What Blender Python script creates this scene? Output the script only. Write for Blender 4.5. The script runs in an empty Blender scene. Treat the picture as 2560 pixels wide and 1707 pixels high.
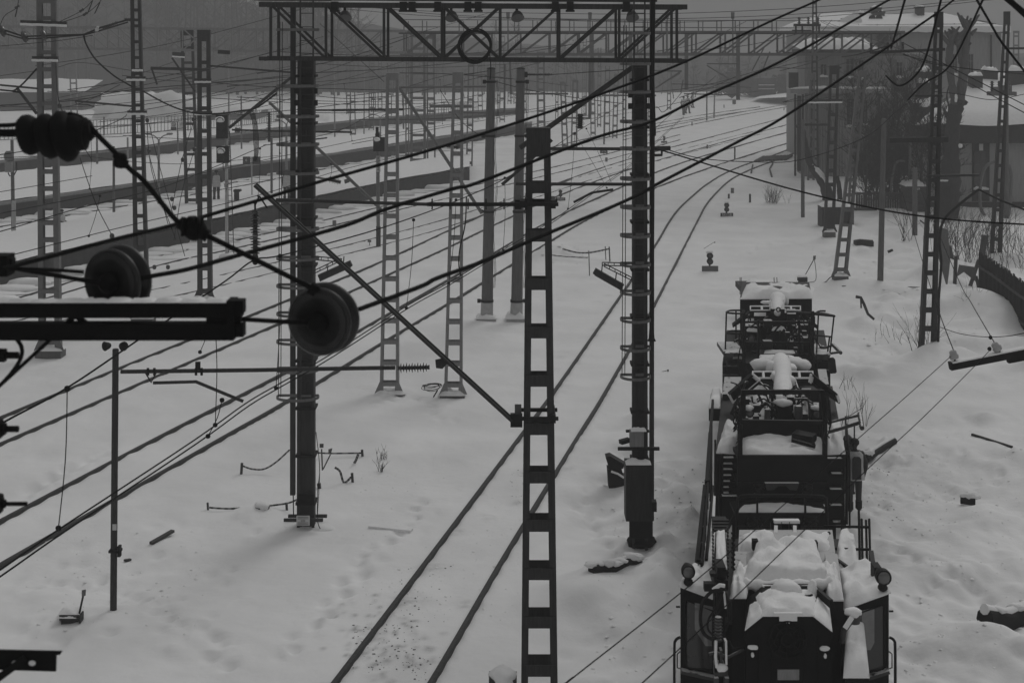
import bpy, math, random
import numpy as np
from mathutils import Vector, Matrix, noise
random.seed(7)
R = math.radians
scene = bpy.context.scene
C = scene.collection
# ------------------------------------------------------------------ camera
F, HC, HOR, CX = 3600.0, 10.3, 90.0, 1280.0        # focal length in photo pixels, eye height, horizon row
cam_d = bpy.data.cameras.new('camera')
cam = bpy.data.objects.new('camera', cam_d); C.objects.link(cam)
cam.location = (0, 0, HC); cam.rotation_euler = (R(90), 0, 0)
cam_d.sensor_width = 36.0; cam_d.lens = 36.0 * F / 2560.0
cam_d.shift_y = -(853.5 - HOR) / 2560.0
cam_d.clip_start = 0.3; cam_d.clip_end = 4000
cam_d.dof.use_dof = True; cam_d.dof.focus_distance = 34; cam_d.dof.aperture_fstop = 4.2
scene.camera = cam
# ------------------------------------------------------------------ light
world = bpy.data.worlds.new('World'); scene.world = world; world.use_nodes = True
nt = world.node_tree; nd = nt.nodes; lk = nt.links
bg = nd['Background']
sky = nd.new('ShaderNodeTexSky'); sky.sky_type = 'NISHITA'; sky.sun_disc = False
sky.sun_elevation = R(38); sky.sun_rotation = R(28); sky.dust_density = 6; sky.air_density = 2
bw = nd.new('ShaderNodeRGBToBW'); lk.new(sky.outputs[0], bw.inputs[0])
tc = nd.new('ShaderNodeTexCoord'); sx = nd.new('ShaderNodeSeparateXYZ'); lk.new(tc.outputs['Generated'], sx.inputs[0])
mr = nd.new('ShaderNodeMapRange'); lk.new(sx.outputs['Z'], mr.inputs[0])      # overcast sky: zenith three times the horizon
mr.inputs[1].default_value = 0.0; mr.inputs[2].default_value = 1.0
mr.inputs[3].default_value = 1.35; mr.inputs[4].default_value = 6.6
mxs = nd.new('ShaderNodeMix'); mxs.data_type = 'FLOAT'; mxs.inputs[0].default_value = 0.8
lk.new(bw.outputs[0], mxs.inputs[2]); lk.new(mr.outputs[0], mxs.inputs[3])
lk.new(mxs.outputs[0], bg.inputs['Color']); bg.inputs['Strength'].default_value = 0.12
sun_d = bpy.data.lights.new('sun', 'SUN'); sun = bpy.data.objects.new('sun', sun_d); C.objects.link(sun)
sun_d.energy = 1.1; sun_d.angle = R(24); sun_d.color = (1, 0.995, 0.985)
sun.rotation_euler = (R(-52), 0, R(-28))
scene.view_settings.view_transform = 'Standard'; scene.view_settings.look = 'None'
scene.view_settings.exposure = -0.79; scene.view_settings.gamma = 1.0
scene.cycles.volume_bounces = 1; scene.cycles.max_bounces = 6; scene.cycles.volume_step_rate = 4

# ------------------------------------------------------------------ pixel -> world
def P(x, y, d): return Vector(((x - CX) / F * d, d, HC - (y - HOR) / F * d))
def D(y, z=0.0): return (HC - z) * F / (y - HOR)
def G(x, y, z=0.0): return P(x, y, D(y, z))
V = Vector

# ------------------------------------------------------------------ materials (all grey: the photograph is black and white)
MATS = {}
def mat(name, base, rough=0.7, var=0.25, scale=6.0, dust=0.0, bump=0.0, metal=0.0, streak=False, spec=0.35):
    if name in MATS: return MATS[name]
    m = bpy.data.materials.new(name); m.use_nodes = True
    n = m.node_tree.nodes; l = m.node_tree.links; b = n['Principled BSDF']
    b.inputs['Roughness'].default_value = rough; b.inputs['Metallic'].default_value = metal
    b.inputs['Specular IOR Level'].default_value = spec
    tcn = n.new('ShaderNodeTexCoord'); mp = n.new('ShaderNodeMapping'); l.new(tcn.outputs['Object'], mp.inputs[0])
    if streak: mp.inputs['Scale'].default_value = (4, 4, 0.4)
    no = n.new('ShaderNodeTexNoise'); no.inputs['Scale'].default_value = scale; no.inputs['Detail'].default_value = 6
    no.inputs['Roughness'].default_value = 0.65
    l.new(mp.outputs[0], no.inputs['Vector'])
    r = n.new('ShaderNodeMapRange'); l.new(no.outputs['Fac'], r.inputs[0])
    r.inputs[1].default_value = 0.3; r.inputs[2].default_value = 0.7
    r.inputs[3].default_value = base * (1 - var); r.inputs[4].default_value = base * (1 + var)
    out = r.outputs[0]
    if dust > 0:                                    # blown snow lying on level faces
        g = n.new('ShaderNodeNewGeometry'); sz = n.new('ShaderNodeSeparateXYZ'); l.new(g.outputs['Normal'], sz.inputs[0])
        n2 = n.new('ShaderNodeTexNoise'); n2.inputs['Scale'].default_value = 9; l.new(tcn.outputs['Object'], n2.inputs['Vector'])
        ad = n.new('ShaderNodeMath'); ad.operation = 'MULTIPLY_ADD'; l.new(n2.outputs['Fac'], ad.inputs[0])
        ad.inputs[1].default_value = 0.5; l.new(sz.outputs['Z'], ad.inputs[2])
        r2 = n.new('ShaderNodeMapRange'); l.new(ad.outputs[0], r2.inputs[0])
        r2.inputs[1].default_value = 1.12; r2.inputs[2].default_value = 1.2; r2.inputs[4].default_value = dust
        mx = n.new('ShaderNodeMix'); mx.data_type = 'FLOAT'; l.new(r2.outputs[0], mx.inputs[0])
        l.new(out, mx.inputs[2]); mx.inputs[3].default_value = 0.8; out = mx.outputs[0]
    l.new(out, b.inputs['Base Color'])
    if bump > 0:
        bp = n.new('ShaderNodeBump'); bp.inputs['Strength'].default_value = bump; bp.inputs['Distance'].default_value = 0.03
        l.new(no.outputs['Fac'], bp.inputs['Height']); l.new(bp.outputs[0], b.inputs['Normal'])
    MATS[name] = m; return m
SNOW = mat('snow', 0.82, 0.9, 0.05, 5.0, bump=0.6, spec=0.08)
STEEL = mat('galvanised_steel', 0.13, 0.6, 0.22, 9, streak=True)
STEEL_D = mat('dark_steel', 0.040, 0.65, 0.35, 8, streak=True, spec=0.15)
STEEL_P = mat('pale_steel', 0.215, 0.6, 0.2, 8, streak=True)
BLACK = mat('black_iron', 0.014, 0.65, 0.3, 8, spec=0.12)
BLACKER = mat('tarred_iron', 0.007, 0.7, 0.3, 8, spec=0.08)
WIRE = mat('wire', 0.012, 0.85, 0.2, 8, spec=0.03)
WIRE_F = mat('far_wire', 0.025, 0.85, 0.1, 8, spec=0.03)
RAIL = mat('rail_steel', 0.05, 0.7, 0.35, 14, spec=0.12)
CONC = mat('weathered_concrete', 0.11, 0.85, 0.28, 7, streak=True, bump=0.3)
CONC_D = mat('dark_concrete', 0.032, 0.85, 0.3, 5, streak=True, bump=0.4)
CONC_P = mat('pale_concrete', 0.40, 0.85, 0.15, 6, bump=0.3)
CERAM = mat('insulator_glaze', 0.03, 0.25, 0.2, 6, spec=0.6)
GLASSD = mat('foreground_insulator_glaze', 0.024, 0.32, 0.45, 9, spec=0.3)
MACH = mat('machine_paint', 0.012, 0.6, 0.45, 5, dust=0.6, bump=0.15, spec=0.12)
MACH_C = mat('machine_paint_clean', 0.0065, 0.55, 0.5, 4, spec=0.12)
MACH_L = mat('machine_paint_grey', 0.04, 0.55, 0.35, 5, dust=0.8)
RUBBER = mat('rubber_hose', 0.010, 0.6, 0.2, 6, spec=0.12)
LENS = mat('lamp_glass', 0.10, 0.15, 0.2, 10, spec=0.8)
GLASS = mat('cab_glass_reflection', 0.16, 0.08, 0.35, 2, spec=0.9)  # paler grey standing in for snow reflected in the cab windows
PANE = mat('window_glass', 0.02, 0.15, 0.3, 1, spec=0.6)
BARK = mat('bark', 0.035, 0.9, 0.4, 8, streak=True, bump=0.6)
BARK_L = mat('pale_bark', 0.085, 0.9, 0.4, 7, streak=True, bump=0.6)
TWIG = mat('twigs', 0.022, 0.9, 0.3, 6)
WOOD = mat('weathered_wood', 0.05, 0.85, 0.35, 8, streak=True, bump=0.4)
WALL = mat('pale_plaster', 0.29, 0.85, 0.16, 2.5, streak=True)
WALL2 = mat('grey_plaster', 0.21, 0.85, 0.2, 2.5, streak=True)
FASCIA = mat('dark_fascia', 0.03, 0.8, 0.25, 5)
BRICK = mat('dark_brick', 0.06, 0.9, 0.3, 8)
PLATW = mat('platform_wall', 0.034, 0.9, 0.35, 3, bump=0.4)
PLATE = mat('platform_edge', 0.22, 0.9, 0.2, 4)
VEST = mat('reflective_vest', 0.46, 0.8, 0.2, 8)
CLOTH = mat('dark_workwear', 0.035, 0.9, 0.3, 8)
SKIN = mat('skin', 0.30, 0.6, 0.1, 8)
SIGNW = mat('sign_white', 0.55, 0.6, 0.1, 6)
SIGND = mat('sign_dark', 0.06, 0.6, 0.2, 6)
HULL = mat('wooded_bank', 0.02, 0.95, 0.9, 0.12, bump=0.5)

CABP = mat('cabinet_paint', 0.022, 0.6, 0.4, 6, streak=True, spec=0.12)
def rough(p, f=5.0): return noise.fractal(V((p[0], p[1], p[2])) * f, 0.9, 2.1, 4)
# ------------------------------------------------------------------ mesh builder
class MB:
    def __init__(s): s.v = []; s.f = []; s.sm = []; s.mi = []; s.cur = 0
    def add(s, vs, fs, smooth=False):
        o = len(s.v); s.v += [tuple(v) for v in vs]
        for f in fs: s.f.append(tuple(i + o for i in f)); s.sm.append(smooth); s.mi.append(s.cur)
    def hexa(s, a):      # 8 corners: bottom/front loop 0-3, other loop 4-7
        s.add(a, [(3, 2, 1, 0), (4, 5, 6, 7), (0, 1, 5, 4), (1, 2, 6, 5), (2, 3, 7, 6), (3, 0, 4, 7)])
    def box(s, x0, x1, y0, y1, z0, z1):
        s.hexa([(x0, y0, z0), (x1, y0, z0), (x1, y1, z0), (x0, y1, z0), (x0, y0, z1), (x1, y0, z1), (x1, y1, z1), (x0, y1, z1)])
    def pbox(s, x0, y0, x1, y1, d, dep):      # photo rectangle at depth d, 'dep' metres deep
        a, b = P(x0, y1, d), P(x1, y0, d); s.box(a.x, b.x, d, d + dep, a.z, b.z)
    def loft(s, r0, d0, r1, d1):               # photo rectangles (x0,y0,x1,y1) joined at two depths
        q = []
        for r, d in ((r0, d0), (r1, d1)): q += [P(r[0], r[3], d), P(r[2], r[3], d), P(r[2], r[1], d), P(r[0], r[1], d)]
        s.hexa(q)
    def beam(s, p, q, w, h, up=(0, 0, 1)):
        p, q = V(p), V(q); t = (q - p)
        if t.length < 1e-6: return
        t.normalize(); u = V(up)
        if abs(t.dot(u)) > 0.98: u = V((0, 1, 0))
        sd = t.cross(u).normalized(); u = sd.cross(t).normalized()
        a = []
        for c in (p, q): a += [c - sd * w / 2 - u * h / 2, c + sd * w / 2 - u * h / 2, c + sd * w / 2 + u * h / 2, c - sd * w / 2 + u * h / 2]
        s.hexa(a)
    def tube(s, pts, r, n=6, closed=False):
        pts = [V(p) for p in pts]; m = len(pts)
        if m < 2: return
        rs = r if isinstance(r, (list, tuple)) else [r] * m
        vs = []; ref = None
        for i, p in enumerate(pts):
            a = pts[(i - 1) % m] if (closed or i > 0) else p
            b = pts[(i + 1) % m] if (closed or i < m - 1) else p
            t = (b - a)
            t = t.normalized() if t.length > 1e-9 else V((0, 0, 1))
            if ref is None: ref = V((0, 0, 1)) if abs(t.z) < 0.9 else V((0, 1, 0))
            sd = t.cross(ref)
            if sd.length < 1e-4: sd = t.cross(V((1, 0.3, 0)))
            sd.normalize(); u = sd.cross(t).normalized(); ref = u
            for k in range(n):
                an = 2 * math.pi * k / n
                vs.append(p + (sd * math.cos(an) + u * math.sin(an)) * rs[i])
        fs = []
        for i in range(m if closed else m - 1):
            j = (i + 1) % m
            for k in range(n): fs.append((i * n + k, i * n + (k + 1) % n, j * n + (k + 1) % n, j * n + k))
        s.add(vs, fs, True)
        if not closed:
            s.add(vs[:n], [tuple(range(n))[::-1]]); s.add(vs[-n:], [tuple(range(n))])
    def lathe(s, p, q, prof, n=14):            # prof: (t along p-q, radius)
        p, q = V(p), V(q); s.tube2([p.lerp(q, t) for t, r in prof], [r for t, r in prof], (q - p).normalized(), n)
    def tube2(s, cs, rs, t, n):
        a = V((0, 0, 1)) if abs(t.z) < 0.9 else V((0, 1, 0)); sd = t.cross(a).normalized(); u = sd.cross(t)
        vs = [c + (sd * math.cos(2 * math.pi * k / n) + u * math.sin(2 * math.pi * k / n)) * r for c, r in zip(cs, rs) for k in range(n)]
        fs = [(i * n + k, i * n + (k + 1) % n, (i + 1) * n + (k + 1) % n, (i + 1) * n + k) for i in range(len(cs) - 1) for k in range(n)]
        s.add(vs, fs, True)
        if rs[0] > 1e-4: s.add(vs[:n], [tuple(range(n))[::-1]])
        if rs[-1] > 1e-4: s.add(vs[-n:], [tuple(range(n))])
    def blob(s, c, rx, ry, rz, nu=14, nv=8, wob=0.08, seed=0, flat=0.0):
        rg = random.Random(seed + int(abs(c[0] * 91 + c[1] * 37)))
        ph = [rg.uniform(0, 6.28) for _ in range(6)]
        vs = []; c = V(c)
        for j in range(nv + 1):
            th = math.pi * j / nv
            for k in range(nu):
                a = 2 * math.pi * k / nu
                w = 1 + wob * (math.sin(3 * a + ph[0]) * math.sin(2 * th + ph[1]) + math.sin(5 * a + ph[2] + 3 * th) * 0.6 + math.sin(2 * a + ph[3]))
                z = math.cos(th) * rz
                if z < -flat * rz and flat > 0: z = -flat * rz
                st = math.sin(th) ** 0.7
                q = c + V((math.cos(a) * st * rx * w, math.sin(a) * st * ry * w, z))
                if wob > 0: q = c + (q - c) * (1 + .22 * rough(q, 2.2 / max(rx, .05) * .35 + 1.5))
                vs.append(q)
        fs = [(j * nu + k, (j + 1) * nu + k, (j + 1) * nu + (k + 1) % nu, j * nu + (k + 1) % nu) for j in range(nv) for k in range(nu)]
        s.add(vs, fs, True)
    def cap(s, x0, x1, y0, y1, z, h, slope=0.0, n=10, wob=0.25, seed=0):   # pillow of snow over a rectangle
        rg = random.Random(seed + 11); ph = [rg.uniform(0, 6.28) for _ in range(4)]
        vs = []; ov = min(0.03, h * 0.3)
        for j in range(n + 1):
            for i in range(n + 1):
                u = i / n; v = j / n
                e = (1 - abs(2 * u - 1) ** 6) * (1 - abs(2 * v - 1) ** 6)
                w = 1 + wob * math.sin(5 * u + ph[0]) * math.sin(4 * v + ph[1]) + wob * 0.5 * math.sin(11 * u + 7 * v + ph[2])
                ed = 1 if (i in (0, n) or j in (0, n)) else 0
                x = x0 - ov + (x1 - x0 + 2 * ov) * u; y = y0 - ov + (y1 - y0 + 2 * ov) * v
                vs.append((x + (0 if ed else rg.uniform(-.006, .006)), y, z + slope * v + (0.003 if ed else h * max(0.35, e) * w * max(.25, 1 + .75 * rough((x, y, z), 4.0)))))
        fs = [(j * (n + 1) + i, j * (n + 1) + i + 1, (j + 1) * (n + 1) + i + 1, (j + 1) * (n + 1) + i) for j in range(n) for i in range(n)]
        s.add(vs, fs, True)
        b = [(x0 - ov, y0 - ov, z + 0.003), (x1 + ov, y0 - ov, z + 0.003), (x1 + ov, y1 + ov, z + 0.003 + slope), (x0 - ov, y1 + ov, z + 0.003 + slope)]
        s.add(b, [(3, 2, 1, 0)])
    def prism(s, poly, ext):
        n = len(poly); ext = V(ext); vs = [V(p) for p in poly]; vs += [p + ext for p in vs]
        s.add(vs, [tuple(range(n)), tuple(range(2 * n - 1, n - 1, -1))] + [(i, i + n, (i + 1) % n + n, (i + 1) % n) for i in range(n)])
    def pprism(s, pts, d, dep): s.prism([P(x, y, d) for x, y in pts], (0, dep, 0))
    def build(s, name, m, parent=None, base=None):
        if not s.v: s.add([(0, 0, 0), (0.001, 0, 0), (0, 0, 0.001)], [(0, 1, 2)])
        a = np.array(s.v, float)
        if parent is not None:
            r = parent
            while r.parent is not None: r = r.parent
            org = np.array(r.location)
        elif base is not None: org = np.array(base, float)
        else: org = np.array([(a[:, 0].min() + a[:, 0].max()) / 2, (a[:, 1].min() + a[:, 1].max()) / 2, a[:, 2].min()])
        me = bpy.data.meshes.new(name)
        me.from_pydata((a - org).tolist(), [], s.f)
        me.polygons.foreach_set('use_smooth', s.sm)
        for mm in (m if isinstance(m, (list, tuple)) else [m]): me.materials.append(mm)
        if any(s.mi): me.polygons.foreach_set('material_index', s.mi)
        me.update()
        o = bpy.data.objects.new(name, me); C.objects.link(o)
        if parent is not None: o.parent = parent
        else: o.location = org
        return o
def tag(o, label=None, cat=None, group=None, kind=None):
    if label: o['label'] = label
    if cat: o['category'] = cat
    if group: o['group'] = group
    if kind: o['kind'] = kind
    return o
def empty(name, loc, label, cat, group=None):
    o = bpy.data.objects.new(name, None); C.objects.link(o); o.location = loc; o.empty_display_size = 0.3
    return tag(o, label, cat, group)
def spline(pts, n=6):
    pts = [V(p) for p in pts]
    if len(pts) < 3: return pts
    out = []
    for i in range(len(pts) - 1):
        p0 = pts[max(i - 1, 0)]; p1 = pts[i]; p2 = pts[i + 1]; p3 = pts[min(i + 2, len(pts) - 1)]
        for k in range(n):
            t = k / n
            out.append(0.5 * ((2 * p1) + (p2 - p0) * t + (2 * p0 - 5 * p1 + 4 * p2 - p3) * t * t + (3 * p1 - 3 * p2 + p3 - p0) * t ** 3))
    out.append(pts[-1]); return out
def cable(name, label, cat, pts, r, m=None, group=None, n=6, sm=6):
    w = [P(*p) for p in pts]; out = lambda p: p[0] < 0 or p[0] > 2560 or p[1] < 0 or p[1] > 1707
    if len(w) > 1 and out(pts[-1]): w.append(w[-1] + (w[-1] - w[-2]).normalized() * 9)
    if len(w) > 1 and out(pts[0]): w.insert(0, w[0] + (w[0] - w[1]).normalized() * (9 if pts[0][2] > 8 else 2.5))
    mb = MB(); mb.tube(spline(w, sm), r, n)
    return tag(mb.build(name, m or WIRE), label, cat, group)
def sheds(mb, p, q, r_core, r_shed, count, ends=True):
    p, q = V(p), V(q); prof = [(0, r_core * 1.3)] if ends else []
    for i in range(count):
        t = 0.06 + 0.88 * (i + 0.5) / count; h = 0.44 / count * 0.6
        rr = r_shed * (1.0 if i % 2 == 0 else 0.82)
        prof += [(t - h, r_core), (t, rr), (t + h * 0.35, rr), (t + h * 0.6, r_core)]
    prof.append((1, r_core * 1.3)); mb.lathe(p, q, prof, 12)
def text_mesh(name, body, size, loc, m, parent=None, rotz=0.0, depth=0.006, align='CENTER'):
    cu = bpy.data.curves.new(name, 'FONT'); cu.body = body; cu.size = size; cu.align_x = align; cu.align_y = 'CENTER'; cu.extrude = depth
    t = bpy.data.objects.new(name, cu); C.objects.link(t)
    me = bpy.data.meshes.new_from_object(t.evaluated_get(bpy.context.evaluated_depsgraph_get()))
    bpy.data.objects.remove(t)
    me.materials.clear(); me.materials.append(m)
    me.transform(Matrix.Translation(V(loc)) @ Matrix.Rotation(rotz, 4, 'Z') @ Matrix.Rotation(R(90), 4, 'X'))
    o = bpy.data.objects.new(name, me); C.objects.link(o)
    if parent is not None:
        r = parent
        while r.parent is not None: r = r.parent
        me.transform(Matrix.Translation(-r.location)); o.parent = parent
    return o
# ------------------------------------------------------------------ tracks (each rail is back-projected onto the ground)
RAILS = {
 'main': [[(700,1893),(840,1707),(1080,1390),(1297,1100),(1400,961),(1557,734),(1636,619),(1672,558),(1697,524),(1732,491),(1766,463),(1812,435),(1866,412),(1927,392),(1992,366)],
          [(955,1893),(1080,1707),(1265,1390),(1442,1100),(1504,1000),(1574,877),(1636,765),(1741,560),(1766,513),(1797,477),(1828,450),(1870,428),(1908,413),(1954,397),(1992,381)]],
 'second': [[(-300,1468),(0,1307),(391,1100),(723,929),(899,829),(1152,684),(1205,653),(1384,549),(1563,465),(1640,432),(1766,389),(1992,325)],
            [(-300,1590),(0,1417),(553,1100),(723,1003),(953,862),(1117,764),(1205,710),(1384,600),(1464,553),(1580,497),(1700,447),(1850,396),(1992,352)]],
 'third': [[(-250,1150),(0,1047),(350,902),(723,751),(960,653),(1209,538),(1400,457),(1600,391),(1780,343),(1992,287)],
           [(-250,1222),(0,1113),(372,952),(700,810),(872,733),(1117,622),(1209,577),(1400,489),(1600,416),(1780,364),(1992,306)]],
 'fourth': [[(-100,790),(383,645),(573,605),(786,557),(943,520),(1100,484),(1300,438),(1500,390),(1700,337)],
            [(-100,812),(383,668),(585,622),(786,575),(943,538),(1100,501),(1300,455),(1500,405),(1700,350)]],
 'buried': [[(-150,855),(150,775),(560,686),(878,610),(1100,552),(1300,490),(1500,428),(1700,375),(1900,325)],
            [(-150,886),(150,803),(560,712),(878,632),(1100,573),(1300,507),(1500,443),(1700,388),(1900,336)]],
 'upper': [[(1560,342),(1700,311),(1850,282),(1992,258)],[(1560,351),(1700,319),(1850,289),(1992,264)]],
 'far': [[(1300,390),(1450,352),(1600,318),(1760,288),(1900,268)],[(1300,401),(1450,361),(1600,326),(1760,295),(1900,274)]],
 'platform': [[(-100,570),(0,554),(335,500),(570,460),(735,427),(930,387),(1150,347),(1400,300),(1600,270)],
              [(-100,585),(0,568),(335,512),(570,472),(735,439),(930,399),(1150,358),(1400,310),(1600,279)]],
}
RLABEL = {
 'upper': 'thin far track bending towards the canopy in the upper snowfield',
 'far': 'thin far track right of the twin concrete poles in the upper snowfield',
 'main': 'nearest track, both rails curving from the bottom edge away to the switch beyond',
 'second': 'snowy track running under the pair of contact wires, left of the near masts',
 'third': 'snowy track passing the left lattice tower foot and the two concrete poles',
 'fourth': 'thin railed track right along the foot of the nearest platform wall',
 'buried': 'almost buried track between the platform track and the lattice tower base',
 'platform': 'track between the two snow covered platforms where workers stand',
}
RP = []
for k, rr in RAILS.items():
    ws = []
    zr = {'main': 0.07, 'second': 0.07, 'third': 0.06, 'fourth': 0.035, 'buried': 0.012, 'platform': 0.05, 'upper': .07, 'far': .07}[k]
    for r in rr:
        w = spline([G(x, y) for x, y in r], 8); ws.append(w); RP += [(p.x, p.y) for p in w]
    t = empty('railway_track', ws[0][0], RLABEL[k], 'railway track', 'tracks across the snowy yard')
    for w in ws:
        mb = MB()
        for i in range(len(w) - 1):
            a, b = w[i] + V((0, 0, zr - 0.05)), w[i + 1] + V((0, 0, zr - 0.05))
            mb.beam(a, b, 0.078, 0.10)
        mb.build('rail', RAIL, t)
# ------------------------------------------------------------------ ground
RP = np.array(RP)
def bump_list():
    rg = random.Random(3); L = []
    for _ in range(420):                              # ploughed heaps beside and right of the machines
        x = rg.uniform(1400, 2700); y = rg.uniform(1040, 2000)
        if x < 1520 and y > 1300 and rg.random() < 0.3: continue
        if x < 1400: continue
        p = G(x, y)
        L.append((p.x, p.y, rg.uniform(0.15, 0.75), rg.uniform(-0.16, 0.2)))
    for _ in range(60):
        p = G(rg.uniform(1640, 1740), rg.uniform(1150, 1500)); L.append((p.x, p.y, rg.uniform(0.12, 0.45), rg.uniform(-0.08, 0.16)))
    for _ in range(90):                               # trodden holes on the left
        p = G(rg.uniform(0, 640), rg.uniform(1300, 1640)); L.append((p.x, p.y, rg.uniform(0.07, 0.2), rg.uniform(-0.11, 0.05)))
    for i in range(26):                               # footprints between the rails
        p = G(60 + i * 9 + rg.uniform(-8, 8), 1235 - i * 4.6 + rg.uniform(-6, 6)); L.append((p.x, p.y, 0.15, -0.12))
    for i in range(40):
        t = i / 40; p = G(700 + t * 520, 1640 - t * 470); L.append((p.x + rg.uniform(-.15, .15), p.y, rg.uniform(0.07, 0.22), rg.uniform(-0.07, 0.02)))
    for _ in range(220):                              # bank, ditch and drifts in front of the buildings
        p = G(rg.uniform(2080, 2700), rg.uniform(540, 950)); L.append((p.x, p.y, rg.uniform(0.3, 1.2), rg.uniform(-0.18, 0.28)))
    for _ in range(60):
        t = rg.random(); p = G(2190 + t * 90 + rg.uniform(-25, 25), 600 + t * 290); L.append((p.x, p.y, rg.uniform(0.2, 0.6), rg.uniform(-0.22, 0.04)))
    for x, y, s, h in ((1345, 645, 1.2, .45), (1400, 640, .9, .35), (640, 1290, .5, .18), (300, 1150, 1.4, .12), (2470, 790, 2.2, .5), (2380, 760, 1.8, .4), (2400, 690, 2, .4),
                       (1350, 1660, .5, .12), (1500, 1480, .7, .3), (1640, 1470, .8, .3), (2480, 1640, .9, .3), (790, 650, 1.2, .25), (990, 975, .5, .12)):
        p = G(x, y); L.append((p.x, p.y, s, h))
    return np.array(L)
BL = bump_list()
def fbm(x, y):
    z = 0
    for a, f, px, py in ((0.05, 0.35, 1.3, 0.2), (0.035, 0.8, 4.1, 2.2), (0.02, 1.7, 0.4, 5.1), (0.010, 3.3, 2.2, 1.1), (0.006, 6.1, 3.3, 0.7)):
        z = z + a * np.sin(f * (x + 0.6 * y) + px + 1.7 * np.sin(f * 0.53 * y + py)) * np.sin(f * (0.9 * y - 0.35 * x) + py + 1.3 * np.sin(f * 0.61 * x + px))
    return z
def vnoise(x, y, f, seed):
    x = x * f + seed * 17.3; y = y * f + seed * 9.1; xi = np.floor(x); yi = np.floor(y); u = x - xi; v = y - yi
    u = u * u * (3 - 2 * u); v = v * v * (3 - 2 * v)
    def h(a, b): t = np.sin(a * 127.1 + b * 311.7 + seed * 74.7) * 43758.5453; return t - np.floor(t)
    return (h(xi, yi) * (1 - u) + h(xi + 1, yi) * u) * (1 - v) + (h(xi, yi + 1) * (1 - u) + h(xi + 1, yi + 1) * u) * v - .5
def trampled(x, y):                                # how churned the snow is, 0..1
    px = CX + x / np.maximum(y, 1) * F; py = HOR + HC / np.maximum(y, 1) * F
    s = lambda v, a, b: np.clip((v - a) / (b - a), 0, 1)
    r = s(px, 1380, 1560) * s(py, 1000, 1180)
    b2 = s(px, 2060, 2180) * s(py, 480, 560) * (1 - s(py, 900, 1000)) * .9
    l = (1 - s(px, 420, 700)) * s(py, 1280, 1420) * (1 - s(py, 1640, 1700)) * .45
    m = np.clip(1 - np.abs(px - (1190 - (py - 1400) * .62)) / 110, 0, 1) * s(py, 900, 1200) * .5
    return np.where(y > 5, np.clip(.16 + r + b2 + l + m, 0, 1), .1)
def trail_list():
    rg = random.Random(12); L = []
    for pts in ([(2150, 1285), (2260, 1240), (2400, 1215), (2540, 1180)], [(2180, 1330), (2300, 1400), (2420, 1470), (2520, 1500)], [(2160, 1180), (2300, 1150), (2450, 1130)], [(2230, 1560), (2300, 1480), (2440, 1420)], [(1650, 1480), (1560, 1380), (1480, 1300), (1440, 1220)], [(1660, 1250), (1600, 1180), (1540, 1130)],
                [(60, 1490), (200, 1450), (330, 1470), (460, 1540)], [(40, 1250), (160, 1200), (280, 1140)], [(330, 1490), (420, 1540), (520, 1600), (560, 1690)], [(700, 1640), (850, 1480), (960, 1360), (1080, 1240)], [(1850, 640), (1960, 600), (2060, 640), (2080, 690)], [(2120, 900), (2200, 860), (2280, 900)], [(1130, 1050), (1020, 990), (900, 1010)]):
        w = spline([G(*p) for p in pts], 12); acc = 0
        for i in range(len(w) - 1):
            acc += (w[i + 1] - w[i]).length
            if acc > .34:
                acc = 0; t = (w[i + 1] - w[i]).normalized(); sd = V((t.y, -t.x, 0)) * rg.choice((-1, 1)) * .13; q = w[i] + sd
                L.append((q.x, q.y, rg.uniform(.10, .16), -rg.uniform(.09, .17))); L.append((q.x + rg.uniform(-.15, .15), q.y - .2, .12, rg.uniform(0, .05)))
    return np.array(L)
TL = trail_list()
def ground_z(x, y):
    x = np.asarray(x, float); y = np.asarray(y, float)
    z = fbm(x, y); tm = trampled(x, y)
    for f, a, sd in ((.55, .22, 1), (1.2, .15, 2), (2.6, .09, 3), (4.6, .05, 4)): z = z + tm * a * vnoise(x, y, f, sd)
    for bx, by, s, h in TL:
        dx = x - bx; dy = y - by; m = (np.abs(dx) < 3 * s) & (np.abs(dy) < 3 * s)
        if m.any(): z[m] += h * np.exp(-(dx[m] ** 2 + dy[m] ** 2) / (s * s))
    for bx, by, s, h in BL:
        dx = x - bx; dy = y - by; m = (np.abs(dx) < 3 * s) & (np.abs(dy) < 3 * s)
        if m.any(): z[m] += h * np.exp(-(dx[m] ** 2 + dy[m] ** 2) / (s * s))
    d2 = np.full(x.shape, 1e9)
    near = y < 140
    xs, ys = x[near], y[near]; dd = np.full(xs.shape, 1e9)
    for px, py in RP[RP[:, 1] < 150]:
        dd = np.minimum(dd, (xs - px) ** 2 + ((ys - py) * 0.35) ** 2)
    d2[near] = dd
    k = np.clip((np.sqrt(d2) - 0.12) / 0.7, 0, 1)
    z = z * (0.12 + 0.88 * k)
    tr = np.exp(-((np.sqrt(d2)) / 0.10) ** 2)
    z = z - 0.03 * tr
    z = np.where(y > 140, z * 0.5, z)
    return z
ts = np.concatenate([np.linspace(-1.15, -0.45, 60)[:-1], np.linspace(-0.45, 0.45, 760), np.linspace(0.45, 1.15, 60)[1:]])
ys = np.concatenate([np.linspace(-30, 14.5, 12), 15 * (690 / 15) ** np.linspace(0, 1, 760)])
Y, T = np.meshgrid(ys, ts, indexing='ij'); X = T * np.maximum(Y, 30)
Z = ground_z(X.ravel(), Y.ravel()).reshape(X.shape)
mb = MB(); nx = len(ts); ny = len(ys)
gm = bpy.data.meshes.new('ground')
co = np.stack([X, Y, Z], -1).reshape(-1, 3)
ii = np.arange(ny - 1)[:, None] * nx + np.arange(nx - 1)[None, :]
fc = np.stack([ii, ii + 1, ii + nx + 1, ii + nx], -1).reshape(-1, 4)
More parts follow.
